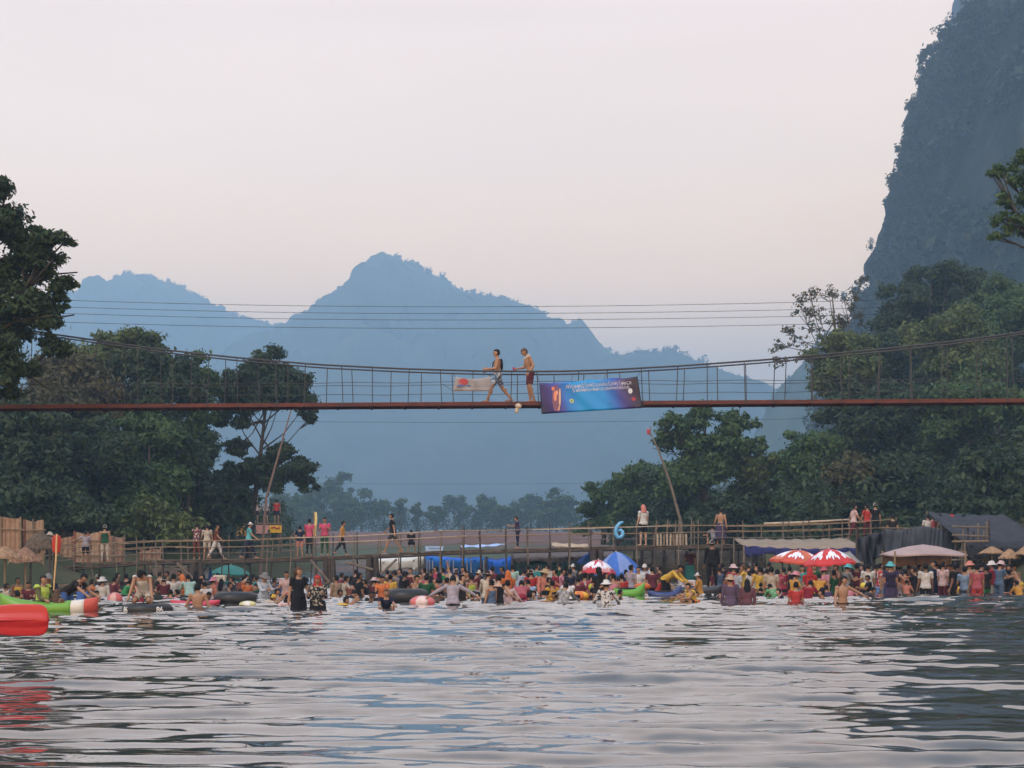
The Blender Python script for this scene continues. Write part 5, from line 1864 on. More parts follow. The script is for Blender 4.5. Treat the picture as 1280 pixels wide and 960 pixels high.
# ------------------------------------------------------------------ number balloon
b0 = at(774, 675, 72.75)
nb = thing('number_balloon', b0, 'shiny sky blue balloon shaped like the digit 6 tied to the footbridge rail', 'balloon')
c6 = [(779, 652.5), (775, 654), (771.5, 658), (769.6, 663), (770.0, 668), (772.4, 671.6), (775.8, 671.6), (778.4, 668.8), (778.2, 664.8), (775.6, 662.4), (772.6, 663.6)]
MB(b0).tube([at(x, y, 72.75) for x, y in c6], [.055, .075, .085, .088, .09, .09, .09, .09, .085, .075, .05], 12).build('digit_tube', M('blue foil', (.10, .38, .66), .25, .06, spec=.7), nb, True)
MB(b0).tube([at(773.5, 673, 72.75), at(774, 680, 72.9)], .008, 5).build('ribbon', M('red ribbon', (.45, .05, .08), .7), nb)

# ------------------------------------------------------------------ boats and floats
def kayak(lb, pxa, pxb, py, Y, cols, rz=0, hgt=.30, bw=.36, rise=(.14, .14), cat='kayak', name='kayak'):
    """cols: [(fraction end, colour)] from left to right"""
    a, b_ = at(pxa, 0, Y), at(pxb, 0, Y)
    L = b_.x - a.x
    o = thing(name, ((a.x + b_.x) / 2, Y, 0), lb, cat, 'kayaks and boats', R(rz))
    ts = sorted(set(list(np.linspace(0, 1, 25)) + [c[0] for c in cols]))

    def ring(t):
        s_ = 2 * t - 1
        w_ = bw * max(.05, (1 - abs(s_) ** 2.4)) ** .7
        zt_ = hgt + (rise[0] if s_ < 0 else rise[1]) * abs(s_) ** 2.6
        zb = -.12 + .16 * abs(s_) ** 4
        x = -L / 2 + L * t
        return [Vector((x, y * w_, zb + (zt_ - zb) * z)) for y, z in ((0, 0), (.6, .04), (.92, .3), (1, .62), (.88, .86), (.55, 1.0), (0, 1.03), (-.55, 1.0), (-.88, .86), (-1, .62), (-.92, .3), (-.6, .04))]
    t0 = 0
    for i, (t1, c) in enumerate(cols):
        tt = [t for t in ts if t0 <= t <= t1]
        nm = 'hull' if i == 0 else ('stern' if i == len(cols) - 1 else 'middle_section')
        MB().loft([ring(t) for t in tt]).build(nm, M('plastic' + str(c), c, .4, .12, 2, spec=.5), o, True)
        t0 = t1
    cp = MB()
    n = 20
    zc = hgt * 1.03 - .0
    cp.loft([[Vector((x0 + .42 * math.cos(2 * math.pi * k / n) * f, .24 * math.sin(2 * math.pi * k / n) * f, z)) for k in range(n)] for x0, f, z in ((0, 1.0, zc - .02), (0, 1.04, zc + .02), (0, .96, zc + .025), (0, .9, zc - .01), (0, .1, zc - .012))])
    cp.build('cockpit', M('dark rubber', (.02, .02, .022), .6, .2), o, True)
    return o


kayak('lime green kayak with white middle and red end, at the left edge', 2, 121, 766, 40.2, [(.74, (.13, .31, .03)), (.87, (.60, .58, .52)), (1.0, (.50, .075, .05))], 6, .28, .40, (.20, .10))
kayak('green kayak lying between the patterned shirt bather and the yellow shirted man', 764, 806, 746, 53, [(1.0, (.12, .36, .05))], -4, .24, .34, (.06, .22))
kayak('navy blue kayak beside the white box', 810, 852, 746, 52.5, [(1.0, (.03, .05, .17))], 3, .16, .36, (.03, .22))
kayak('dark low boat loaded with the white box', 826, 902, 741, 56, [(1.0, (.05, .05, .06))], 0, .22, .5, (.08, .08), 'boat', 'boat')
kayak('low bright red kayak behind the shirtless boy with his back turned', 213, 275, 757, 46, [(1.0, (.52, .05, .09))], 0, .10, .34, (.02, .02))

p0 = at(24, 775, 21)
pd = thing('paddle', p0, 'large bright red paddle blade reaching in at the left edge', 'paddle')
rows_ = []
for t, hh in ((-.62, .05), (-.5, .10), (-.3, .185), (-.1, .205), (.1, .207), (.24, .205), (.31, .19), (.355, .15), (.375, .09), (.38, .03)):
    rows_.append([p0 + Vector((t, .02 * math.sin(a) * (1 if abs(math.cos(a)) > .2 else 2.3), hh * math.cos(a) - .0)) for a in [2 * math.pi * q / 32 for q in range(32)]])
MB(p0).loft(rows_).build('blade', M('red plastic', (.44, .016, .02), .35, .06, 3, spec=.5), pd, True)
MB(p0).tube([p0 + Vector((.33, -.036, .0)), p0 + Vector((-.2, -.045, .0)), p0 + Vector((-.6, -.03, 0))], [.008, .02, .03], 8).build('spine', M('red plastic'), pd, True)
MB(p0).tube([p0 + Vector((-.55, 0, 0)), p0 + Vector((-2.1, .1, .15))], .018, 8).build('shaft', M('black tube metal', (.03, .03, .03), .4), pd)

p0 = at(70, 745, 41.2)
pd = thing('paddle', p0, 'upright paddle with red oval blade and pale shaft at the left', 'paddle')
rows_ = []
for t, hw in ((668.5, .03), (670, .085), (673, .115), (678, .12), (684, .115), (689, .09), (692, .04)):
    c = at(71 - (t - 668) * .03, t, 41.2)
    rows_.append([c + Vector((hw * math.cos(a), .016 * math.sin(a), 0)) for a in [2 * math.pi * q / 20 for q in range(20)]])
MB(p0).loft(rows_).build('blade', M('dull red plastic', (.40, .035, .025), .45, .1, 3), pd, True)
MB(p0).tube([at(71, 667.5, 41.1), at(69.8, 700, 41.1), at(67, 738, 41.2)], [.022, .022, .02], 8).build('shaft', M('pale yellow shaft', (.60, .40, .20), .5, .1), pd)


def tube_ring(lb, px, Y, rad, thick, mat, zc=None, name='inner_tube', rz=0, sy=1.0):
    b0 = at(px, 0, Y)
    o = thing(name, (b0.x, Y, 0), lb, 'inner tube', 'inner tubes and floats', rz)
    zc = thick * .55 if zc is None else zc
    n = 40
    MB().loft([[Vector(((rad + thick * math.cos(p_)) * math.cos(a), (rad + thick * math.cos(p_)) * math.sin(a) * sy, zc + thick * math.sin(p_))) for p_ in [2 * math.pi * q / 14 for q in range(14)]] for a in [2 * math.pi * k / n for k in range(n + 1)]], cap=False).build('ring', mat, o, True)
    v = MB()
    v.tube([(rad * .9 - thick * .7, 0, zc + thick * .5), (rad * .9 - thick * .75, 0, zc + thick * 1.1)], .012, 6)
    v.build('valve', M('brass', (.4, .3, .12), .4), o)
    return o, zc


RUB = M('black rubber', (.016, .016, .018), .45, .2, 5, spec=.4)
o, zc = tube_ring('black inner tube with white 86 painted twice on its side, girl bending over it', 184, wy(765.5), .47, .145, RUB)


def digits(o, txt, ang, rad, zc, size):
    cu = bpy.data.curves.new('t', 'FONT')
    cu.body = txt
    cu.size = size
    cu.align_x = 'CENTER'
    cu.align_y = 'CENTER'
    cu.offset = .004
    t = bpy.data.objects.new('t', cu)
    COL.objects.link(t)
    dg = bpy.context.evaluated_depsgraph_get()
    me = bpy.data.meshes.new_from_object(t.evaluated_get(dg))
    bpy.data.objects.remove(t)
    bm = bmesh.new()
    bm.from_mesh(me)
    bmesh.ops.subdivide_edges(bm, edges=bm.edges[:], cuts=2)
    for v in bm.verts:
        a = ang + v.co.x / rad
        bulge = math.sqrt(max(.0, 1 - (v.co.y / .145) ** 2)) * .145 + .006
        rr = rad - .145 + bulge
        v.co = Vector((rr * math.cos(a), rr * math.sin(a), zc + v.co.y))
    bm.to_mesh(me)
    bm.free()
    me.name = 'painted_digits'
    link('painted_digits', me, M('white paint', (.72, .72, .70), .7, .2, 20), o)


digits(o, '86', R(-90 - 46), .615, zc, .19)
digits(o, '86', R(-90 + 42), .615, zc, .19)
tube_ring('plain black inner tube beside the pink hatted bather', 294, wy(754), .42, .2, RUB, .13)
tube_ring('plain black inner tube in front of the man in the black cap', 509, wy(753), .42, .23, RUB, .17)


def float_blob(name, lb, px, py, Y, r, col, col2=None, cat='float', rz=0):
    c = at(px, py, Y)
    o = thing(name, (c.x, Y, c.z), lb, cat, 'inner tubes and floats', rz)
    MB().ell((0, 0, 0), r, 20, 12).build('shell', M('float' + str(col), col, .5, .15, 4), o, True)
    if col2:
        mb = MB()
        for k in range(3):
            a0 = 2 * math.pi * k / 3
            mb.sheet([[Vector((r[0] * 1.012 * math.sin(t) * math.cos(a0 + d), r[1] * 1.012 * math.sin(t) * math.sin(a0 + d), r[2] * 1.012 * math.cos(t))) for d in np.linspace(0, 1.0, 6)] for t in np.linspace(.15, 3.0, 9)], .004)
        mb.build('stripes', M('float' + str(col2), col2, .5, .15, 4), o, True)
    return o


float_blob('beach_ball', 'faded red beach ball floating left of the girl on the numbered tube', 143.5, 750, 49, (.23, .23, .23), (.55, .13, .13), (.62, .36, .33), 'ball')
float_blob('float', 'pinkish red and white float beside the grey shirted man', 528, 753, 46, (.36, .24, .19), (.60, .16, .17), (.70, .55, .52))
float_blob('float', 'yellow and orange ring float near the white patterned bather', 724, 745, 50, (.30, .26, .15), (.70, .38, .04), (.62, .18, .04))
float_blob('float', 'pale yellow bag floating left of the bather bending in white', 310, 756, 45.5, (.25, .2, .11), (.55, .52, .24), (.66, .64, .56))
float_blob('float', 'small lime yellow float under the footbridge shade', 741, 734, 53.5, (.15, .12, .12), (.62, .68, .06))
float_blob('ball', 'yellow ball held by the child near the right edge', 1079, 732, 54.4, (.10, .10, .10), (.72, .60, .08), None, 'ball')
float_blob('float', 'orange float lying at the bow of the green kayak', 803, 733, 54, (.28, .2, .13), (.60, .17, .03))
float_blob('float', 'blue lounger float standing up at the right edge', 1266, 731, 57, (.10, .24, .26), (.04, .14, .55), None, 'float', .5)
float_blob('dry_bag', 'amber bag beside the woman in denim shorts', 1200, 737, 57.5, (.14, .12, .12), (.62, .33, .04), None, 'bag')


def box_thing(name, lb, pxa, pxb, ya, yb_, Y, col, dep, cat, lid=None):
    c = at((pxa + pxb) / 2, (ya + yb_) / 2, Y)
    k = Y / F
    w_, h_ = (pxb - pxa) * k, (yb_ - ya) * k
    o = thing(name, (c.x, Y, c.z - h_ / 2), lb, cat)
    bm_ = MB()
    bm_.loft([[Vector((sx_ * w_ * f / 2, sy_ * dep * f / 2, z)) for sx_, sy_ in ((-1, -1), (-.0, -1.02), (1, -1), (1.01, 0), (1, 1), (0, 1.02), (-1, 1), (-1.01, 0))] for f, z in ((.9, 0), (.93, .02), (1.0, h_ * .78), (1.0, h_ * .8))])
    bm_.build('tub', M(name + str(col), col, .5, .1, 4), o)
    MB().box((0, 0, h_ * .9), (w_ * 1.05, dep * 1.05, h_ * .2 - .004)).build('lid', M(name + 'lid' + str(lid or col), lid or col, .5, .1, 4), o)
    MB().tube([(-w_ * .3, -dep * .53, h_ * .7), (-w_ * .3, -dep * .6, h_ * .6), (w_ * .3, -dep * .6, h_ * .6), (w_ * .3, -dep * .53, h_ * .7)], .012, 6).build('handle', M('black tube metal'), o)
    return o


box_thing('cool_box', 'white cool box standing in the dark low boat', 849, 868, 725, 737, 56, (.62, .62, .70), .45, 'box')
box_thing('cool_box', 'light blue cool box in the water beside the purple dress', 1094.5, 1109, 733, 744, 56.5, (.24, .40, .72), .4, 'box')
box_thing('cool_box', 'pale blue cool box on the footbridge above the blue awning', 532, 554, 682.5, 690, 74, (.38, .56, .86), .5, 'box', (.30, .46, .80))
box_thing('crate', 'white plastic crate stood behind the pink hatted bather', 268, 282, 719, 727, 60, (.60, .57, .50), .4, 'crate')
# ------------------------------------------------------------------ the bathers, front row first: (px, head row, distance, pose, turn, top, bottom, head, skin, scale, label)
W = wy
CROWD = [
    # --- left
    (52, 719, 40.3, 'sit', 60, 'long:olive+vest:lime', 'shorts:black', 'hair:dark', 't', .95, 'person in yellow green and black life vest seated in the lime green kayak'),
    (70, 737, 40.0, 'sit', 165, 'tank:brown', 'shorts:dark', 'long:brown', 't', .85, 'brown haired person low behind the lime green kayak bow'),
    (60, 717, 41.8, 'hold', 30, 'tee:navy', 'shorts:dark', 'cap:grey', 'd', .95, 'person in navy with grey cap gripping the upright red paddle'),
    (83, 718, 43.5, 'bend', 70, 'tee:dark', 'shorts:blue', 'hair:black', 't', 1.0, 'person in dark top bending over in bright blue shorts behind the kayak'),
    (97, 732, 45.5, 'stoop', 150, 'tee:blue', 'shorts:navy', 'hair:black', 't', .8, 'crouched person in blue shirt above the red kayak end'),
    (8, 729, 52, 'stand', 100, 'tee:beige', 'shorts:dark', 'hair:dark', 'd', .9, 'person in beige under the reddish thatched parasol'),
    (22, 722, 54, 'stand2', 20, 'tank:yellow', 'shorts:dark', 'hair:dark', 'd', .85, 'slim person in yellow tank top between the two left parasol poles'),
    (36, 727, 50, 'hold', 60, 'tee:maroon', 'shorts:dark', 'hair:black', 't', .9, 'person in maroon right behind the life vest wearer'),
    (115, 724, 55, 'stand2', 200, 'tee:orange', 'shorts:dark', 'hair:dark', 't', .9, 'child in bright orange shirt above the tip of the lime green kayak'),
    (128, 722, 54, 'stand', 190, 'long:white', 'shorts:grey', 'hat:white+hair:dark', 't', .95, 'person in white with white sun hat left of the red beach ball'),
    (141, 721, 57, 'wade', 170, 'tee:maroon', 'shorts:dark', 'hair:black', 't', .95, 'person in maroon straight above the red beach ball'),
    (152, 725, 56, 'stoop', 120, 'tee:green', 'shorts:dark', 'hair:black', 't', .9, 'person in bright green shirt left of the numbered tube'),
    (163, 722, 59, 'stand', 200, 'tee:rust', 'shorts:dark', 'hair:black', 'd', .95, 'person in rust brown shirt just behind the girl on the numbered tube'),
    (172, 724, 47.5, 'stoop', 40, 'tank:crimson', 'dress:crimson', 'hair:black', 't', .78, 'child in crimson dress half hidden by the girl on the numbered tube'),
    (205, 722, 55, 'hold', 180, 'tee:maroon', 'shorts:dark', 'cap:white+hair:dark', 't', .9, 'person in maroon with small white cap right of the numbered tube'),
    (196, 727, 57, 'wade', 160, 'tank:brown', 'shorts:dark', 'hair:black', 'd', .9, 'dark haired person in brown between the tube girl and the white cap'),
    (217, 717, 56, 'stand', 185, 'tee:white', 'skirt:pale pink', 'hair:black', 't', .98, 'person in plain white shirt and pale pink skirt left of the orange hooded one'),
    (228, 718, 57, 'stand2', 190, 'tee:orange', 'shorts:dark', 'scarf:orange', 't', .95, 'person with orange headscarf and orange shirt near the bridge pier'),
    (237, 719, 55, 'stoop', 200, 'long:mint', 'shorts:dark', 'hair:black', 't', .98, 'person in mint green sleeves right of the orange headscarf'),
    (245, 714, 58, 'stand', 180, 'tee:dark', 'trousers:dark', 'long:black', 't', .98, 'person in black straight behind the shirtless boy with his back turned'),
    (247, 729, W(762), 'spread2', 180, '', 'briefs:navy', 'hair:black', 't', .95, 'shirtless boy seen from behind, waist deep, in front of the red kayak'),
    (263, 728, 52, 'stoop', 230, 'long:white', 'shorts:black', 'hair:black', 't', .95, 'person in white sleeves and dark vest right of the shirtless boy'),
    (267, 722, 54, 'stand', 170, 'tee:salmon', 'shorts:dark', 'hat:pink+hair:dark', 't', .9, 'person in pink sun hat between the plain black tube and the white crate'),
    (276, 724, 55, 'hold', 180, 'tee:grey', 'shorts:dark', 'long:black', 't', .9, 'long haired person in grey below the white crate'),
    (284, 728, 57, 'wade', 150, '', 'shorts:dark', 'hair:black', 't', .9, 'bare chested person left of the plain black tube'),
    (291, 721, 60, 'phone', 200, 'tee:dark grey', 'shorts:dark', 'hair:dark', 't', .95, 'person in dark grey holding something pale blue up to look at'),
    (299, 721, 59, 'stoop', 160, 'tee:red brown', 'shorts:dark', 'hair:black', 't', .95, 'person in red brown leaning above the plain black tube'),
    (305, 718, 57, 'hold', 190, 'tee:rust', 'shorts:dark', 'hair:dark', 't', .95, 'person in rust orange beside the little white cap'),
    (309, 723, 53, 'stand', 170, 'tee:orange', 'shorts:dark', 'cap:white+hair:dark', 't', .8, 'child in orange shirt and clean white cap'),
    (318, 729, 58, 'wade', 190, 'tee:dark green', 'shorts:dark', 'hair:black', 'd', .9, 'person in dark green between the white capped child and the grey hat'),
    (329, 717, 52, 'hold', 20, 'long:pale blue', 'shorts:dark', 'hat:grey+hair:dark', 't', .98, 'person in pale blue long sleeves and grey sun hat, both arms bent'),
    (337, 736, 48, 'squat', 90, 'tee:lilac', 'shorts:dark', 'hair:black', 't', .8, 'crouching child in lilac in front of the grey sun hat'),
    (349, 725, 55, 'hold', 160, 'tee:blue', 'shorts:dark', 'hair:black', 't', .9, 'person in blue shirt left of the pale pink shirted one'),
    (358, 714, 54, 'folded', 10, 'tee:pale pink', 'shorts:dark', 'hair:black', 't', .95, 'person in pale pink shirt facing the river left of the woman in black'),
    (364, 731, 52, 'wade', 200, 'tank:salmon', 'shorts:dark', 'hair:dark', 't', .85, 'person in salmon tank top just left of the woman in black'),
    (340, 742, W(757), 'float', 80, 'long:pale pink', 'shorts:beige', 'long:black', 't', .9, 'bather in pale pink bending flat over the water'),
    (322, 745, W(754), 'float', 100, 'tee:beige', 'shorts:white', 'cap:yellow+hair:dark', 't', .85, 'bather in beige with yellow cap low in the water left of the pale pink one'),
    (373, 709, W(762), 'stand2', 40, 'tee:black', 'skirt:black', 'tail:brown', 't', .98, 'brown haired woman in black top standing tall at the front'),
    (397, 719, W(763), 'folded', 0, 'long:black#print', 'skirt:black', 'scarf:red+hair:red', 't', .95, 'person with bright red headscarf and black printed shirt at the front'),
    (414, 741, W(757), 'float', 95, 'tee:yellow', 'shorts:black', 'hair:black', 't', .8, 'swimmer in yellow and black right of the red headscarf'),
    (420, 719, 54, 'stand', 180, 'tee:tan', 'shorts:dark', 'hair:black', 't', .95, 'person in tan shirt left of the two behind the thick bridge pier'),
    (430, 720, 55, 'wade', 190, 'tee:beige', 'shorts:dark', 'hair:black', 't', .95, 'person in beige shirt right of the tan shirted one'),
    (438, 727, 53, 'stoop', 170, 'tank:red brown', 'shorts:dark', 'hair:black', 't', .9, 'person in red brown tank top left of the broad man in black'),
    (449, 716, 52, 'stand', 185, 'tee:black', 'shorts:black', 'hair:black', 'd', 1.02, 'broad man in plain black shirt under the bridge brace'),
    (459, 724, 53.5, 'wade', 200, 'tee:dark', 'shorts:dark', 'hair:dark', 't', .9, 'person in dark shirt touching the broad man in black'),
    (467, 723, 55, 'hold', 170, 'tee:maroon', 'shorts:dark', 'hat:pale pink+hair:dark', 't', .9, 'person in maroon with pale pink hat by the clustered pier'),
    (478, 720, 51.5, 'hold', 60, 'tee:orange', 'shorts:dark', 'hair:black', 't', .9, 'person in vivid orange red shirt behind the boy in navy'),
    (488, 718, 54, 'stand', 90, 'tee:yellow', 'shorts:dark', 'hair:black', 't', .9, 'person in yellow shirt right of the vivid orange red one'),
    (482, 736, W(761), 'squat', 10, 'tee:navy', 'shorts:navy', 'hair:brown', 't', .82, 'boy in navy shirt facing the camera shoulder deep'),
    (494, 713, 56, 'phone', 180, 'tee:grey', 'shorts:dark', 'cap:navy+hair:dark', 't', .95, 'person in grey with navy cap left of the man in the black cap'),
    (492, 733, 50.5, 'stoop', 120, 'tee:pale blue', 'shorts:denim', 'hair:black', 't', .75, 'small child in pale blue left of the right hand black tube'),
    (506, 714, 54, 'stand', 180, 'tee:black', 'shorts:dark', 'cap:black+hair:dark', 'd', 1.0, 'man in black shirt and black cap behind a black inner tube'),
    (519, 719, 52, 'hold', 70, 'tank:tan', 'shorts:dark', 'hair:black', 't', .95, 'person in tan tank top left of the dark green shirt'),
    (525, 716, 56, 'stand2', 30, 'tee:rose', 'shorts:dark', 'hair:dark', 'l', .95, 'pale faced person in rose shirt behind the dark green shirt'),
    (532, 718, 49.5, 'wade', 185, 'tee:dark green', 'shorts:dark', 'hair:black', 't', 1.0, 'person in dark green shirt right behind the pinkish red float'),
    (541, 724, 51.5, 'stoop', 150, 'tee:rust', 'shorts:dark', 'hair:black', 't', .9, 'person in rust shirt right of the dark green shirt'),
    (549, 716, 58, 'stand', 180, 'tank:lilac', 'shorts:dark', 'long:black', 't', .95, 'long haired person in lilac under the bright blue awning'),
    (557, 722, 55, 'wade', 200, 'tee:dark grey', 'shorts:dark', 'hair:black', 't', .95, 'person in dark grey left behind the grey shirted man'),
    (566, 720, W(757), 'spread', 180, 'long:lilac', 'shorts:dark', 'hair:black', 't', 1.02, 'man in pale grey shirt seen from behind with both arms spread'),
    (577, 718, 49, 'stand2', 70, 'tee:dark', 'shorts:dark', 'hair:black', 'l', .95, 'fair person facing right beside the man with spread arms'),
    (570, 711, 58, 'up', 190, 'tee:beige', 'shorts:dark', 'cap:pale pink+hair:dark', 't', .98, 'person in pale pink cap with one arm raised under the blue sheet'),
    (589, 718, 54, 'stand', 185, 'tank:lime', 'shorts:dark', 'hair:black', 't', .95, 'person in lime yellow tank top left of the pale cap pair'),
    (595, 713, 57, 'hold', 180, 'tee:maroon', 'shorts:dark', 'cap:white+hair:dark', 't', .95, 'person in maroon with white cap above the lime tank top'),
    (597, 730, 52, 'stoop', 160, 'tee:grey', 'shorts:dark', 'hair:black', 't', .85, 'person in mid grey shirt left of the white sleeved bather'),
    (609, 713, 46.5, 'wade', 200, 'long:beige', 'shorts:denim', 'cap:pale pink+hair:dark', 't', .98, 'bather in cream sleeves and denim with pale cap, close to the one in black vest'),
    (614, 724, 46.0, 'stand', 180, 'tank:denim', 'shorts:denim', 'hair:black', 't', .9, 'bather in faded blue top pressed between the cream sleeves and black vest'),
    (622, 718, 46.3, 'wade', 170, 'tank:black', 'shorts:black', 'hair:black', 'l', 1.0, 'bather in black vest beside the cream sleeved one'),
    (634, 725, 47, 'wade', 185, 'long:pale pink', 'shorts:dark', 'hair:black', 't', .95, 'bather in pale rosy sleeves right of the black vest'),
    (635, 713, 54, 'stand', 180, 'tee:orange', 'shorts:orange', 'scarf:orange', 't', 1.0, 'person in orange with orange hood behind the pale rosy sleeves'),
    (646, 712, 56, 'stoop', 120, 'tee:pale blue#check', 'shorts:dark', 'hair:black', 't', .95, 'person in pale blue checked shirt leaning right of the orange hood'),
    (655, 715, 57, 'phone', 170, 'tee:denim', 'shorts:dark', 'hair:black', 't', .95, 'person in denim blue shirt behind the stooping maroon back'),
    (652, 727, 49.5, 'bend', 180, 'long:rose', 'shorts:crimson', 'hair:black', 't', 1.0, 'bather in rose red bent over so only the back shows'),
    (667, 725, 51, 'stoop', 215, 'long:light blue', 'shorts:pale blue', 'hair:black', 't', .95, 'bather in light blue sleeves right of the rose red back'),
    (664, 712, 55, 'stand', 180, 'tee:red', 'shorts:dark', 'cap:pale pink+hair:dark', 't', .95, 'person in red shirt with pale cap left of the straw hat'),
    (679, 712, 53, 'reach', 40, 'long:salmon', 'shorts:dark', 'straw:straw+hair:dark', 't', .95, 'person in salmon pink sleeves and wide straw hat'),
    (684, 722, 52, 'hold', 150, 'tee:dark', 'shorts:dark', 'hair:black', 't', .9, 'dark dressed person just under the wide straw hat'),
    (690, 725, 50, 'stand', 180, 'tee:black+vest:amber', 'shorts:dark', 'hair:black', 't', .92, 'person in amber life vest with dark hair left of the camouflage pair'),
    (694, 711, 57, 'stand2', 180, 'tee:crimson', 'shorts:dark', 'hair:black', 't', .95, 'person in crimson shirt right of the straw hat'),
    (701, 711, 58, 'hold', 20, 'tee:pink', 'shorts:dark', 'hair:black', 't', .95, 'person in pink shirt under the teal parasol'),
    (703, 729, W(755), 'stoop', 160, 'long:grey#camo', 'shorts:black', 'hair:black', 't', .92, 'bather in grey camouflage shirt and black shorts'),
    (713, 724, 48.5, 'stoop', 200, 'tee:white', 'shorts:dark', 'hair:black', 't', .9, 'bather in white shirt touching the grey camouflage one'),
    (712, 711, 57, 'stand', 190, 'tee:navy', 'shorts:dark', 'hair:black', 'd', .95, 'person in navy under the edge of the teal parasol'),
    (722, 721, 53, 'wade', 180, 'tee:maroon', 'shorts:dark', 'hair:black', 't', .95, 'person in maroon behind the yellow and orange ring float'),
    (731, 716, 55, 'stand2', 170, 'tee:crimson#flower', 'shorts:dark', 'hair:black', 't', .95, 'person in crimson flowered shirt below the patterned parasol'),
    (736, 735, 50, 'squat', 150, 'tee:black', 'shorts:black', 'hair:black', 't', .85, 'bather in black crouching left of the patterned white bather'),
    (748, 709, 53, 'stand', 185, 'tee:dark', 'trousers:dark', 'long:black', 't', 1.02, 'tall long haired person in dark clothes right under the patterned parasol'),
    (758, 726, W(756), 'wade', 180, 'long:white#spots', 'shorts:grey', 'hat:white+hair:dark', 't', .95, 'bather in white spotted shirt and hood seen from behind'),
    (767, 717, 53, 'reach', 200, 'tank:pink', 'shorts:dark', 'hair:black', 't', .95, 'person in pink tank top stretching an arm by the patterned parasol'),
    (777, 717, 56, 'stand', 170, 'tee:red', 'shorts:dark', 'hair:black', 't', .95, 'person in red shirt under the big blue parasol'),
    (789, 706, 57, 'stand', 185, 'tee:lilac', 'trousers:denim', 'hair:black', 't', 1.0, 'person in lilac shirt and blue jeans at the edge of the big blue parasol'),
    (798, 708, 60, 'stand2', 30, 'tee:white', 'shorts:dark', 'hair:black', 't', .95, 'left one of two white shirts in the shade right of the big blue parasol'),
    (806, 705, 60.5, 'hold', 10, 'tee:pale blue', 'shorts:dark', 'cap:white+hair:dark', 't', .95, 'pale shirt and white cap in the shade right of the big blue parasol'),
    (815, 708, 59, 'stand', 180, 'tee:maroon', 'shorts:dark', 'hair:black', 't', .95, 'person in maroon behind the yellow shirted bending man'),
    (820, 721, 54, 'stoop', 90, 'tee:red', 'shorts:dark', 'hair:black', 't', .85, 'person in bright red shirt left of the yellow shirted bending man'),
    (831, 707, 53.5, 'bend', 60, 'long:yellow', 'trousers:black', 'hair:black', 't', 1.0, 'man in yellow shirt bending over the navy blue kayak'),
    (845, 722, 55, 'stoop', 260, 'tank:tan', 'shorts:brown', 'hair:dark', 't', .9, 'person in tan tank top leaning over the white cool box'),
    (875, 716, 55, 'sit', 250, 'tee:amber', 'shorts:dark', 'cap:white+hair:dark', 't', .9, 'person in amber shirt and white cap sitting at the end of the dark low boat'),
    (868, 729, W(752), 'squat', 300, 'vest:yellow', 'shorts:dark', 'hair:black', 't', .85, 'swimmer in yellow life vest low in front of the dark boat'),
    (880, 738, W(752), 'float', 270, 'vest:orange', 'shorts:dark', 'hair:black', 't', .8, 'swimmer in orange life vest lying in the water before the dark boat'),
    (899, 708, 57, 'stand', 180, 'tee:denim', 'shorts:dark', 'hair:black', 't', .95, 'person in denim blue shirt right of the man in black on the boat'),
    (907, 710, 58, 'stoop', 120, 'tee:rust', 'shorts:dark', 'hair:black', 't', .95, 'person in rust shirt behind the purple checked shirt'),
    (913, 719, W(753), 'stand', 185, 'long:purple#check', 'shorts:dark', 'hat:tan+hair:dark', 't', 1.0, 'bather in purple checked shirt and tan hat seen from behind'),
    (934, 724, W(753), 'stand', 175, 'long:maroon#check', 'shorts:dark', 'long:black', 't', .95, 'long haired bather in dark maroon checked shirt seen from behind'),
    (917, 706, 57, 'stand2', 190, 'tee:crimson', 'shorts:dark', 'hat:pale pink+hair:dark', 't', .95, 'person in pale pink hat behind the purple checked shirt'),
    (923, 710, 55, 'stand', 180, 'tee:pale blue', 'shorts:dark', 'hair:black', 't', .95, 'person in pale blue shirt between the two checked shirts'),
    (931, 706, 56, 'hold', 200, 'tee:yellow', 'shorts:dark', 'hair:brown', 't', .95, 'person in yellow shirt straight behind the maroon checked shirt'),
    (941, 710, 55, 'stand', 185, 'tee:white', 'shorts:pink', 'hair:black', 't', .95, 'person in white shirt and pink shorts right of the maroon checked shirt'),
    (950, 708, 54.5, 'stand2', 180, 'tee:yellow', 'shorts:orange', 'hair:black', 't', .98, 'person in yellow shirt and orange shorts left of the cream shirt'),
    (957, 711, 58, 'wade', 170, 'tee:orange', 'shorts:dark', 'hair:black', 't', .9, 'person in orange behind the yellow shirt and orange shorts'),
    (964, 708, 54, 'stand', 190, 'tee:beige', 'shorts:beige', 'hair:black', 't', 1.0, 'person all in cream at the left end of the red parasols'),
    (971, 712, 56, 'hold', 170, 'tee:rose', 'shorts:white', 'hair:black', 't', .95, 'person in rose shirt and white shorts behind the cream one'),
    (979, 709, 58, 'stand', 180, 'tee:crimson', 'shorts:dark', 'hair:black', 't', .95, 'person in crimson under the left end of the red parasols'),
    (951, 728, 53.5, 'stand', 180, 'tank:amber', 'shorts:brown', 'hair:black', 'd', .7, 'small child in amber in front of the yellow shirt and orange shorts'),
    (972, 731, 51.5, 'bend', 200, 'long:green#leaf', 'shorts:dark green', 'hair:black', 't', .9, 'bather in green leaf print bent low before the cream one'),
    (992, 715, 50.5, 'hold', 170, 'tee:amber', 'shorts:dark', 'hat:pink+hair:dark', 't', .95, 'bather in amber with big pink sun hat'),
    (995, 727, W(753), 'stand', 180, 'tee:red', 'shorts:red', 'hair:black', 't', .9, 'bather in bright red shirt low in front of the pink sun hat'),
    (1009, 726, W(749), 'stoop', 150, 'dress:red', 'tee:crimson', 'hair:black', 't', .9, 'bather in red dress right of the pink sun hat'),
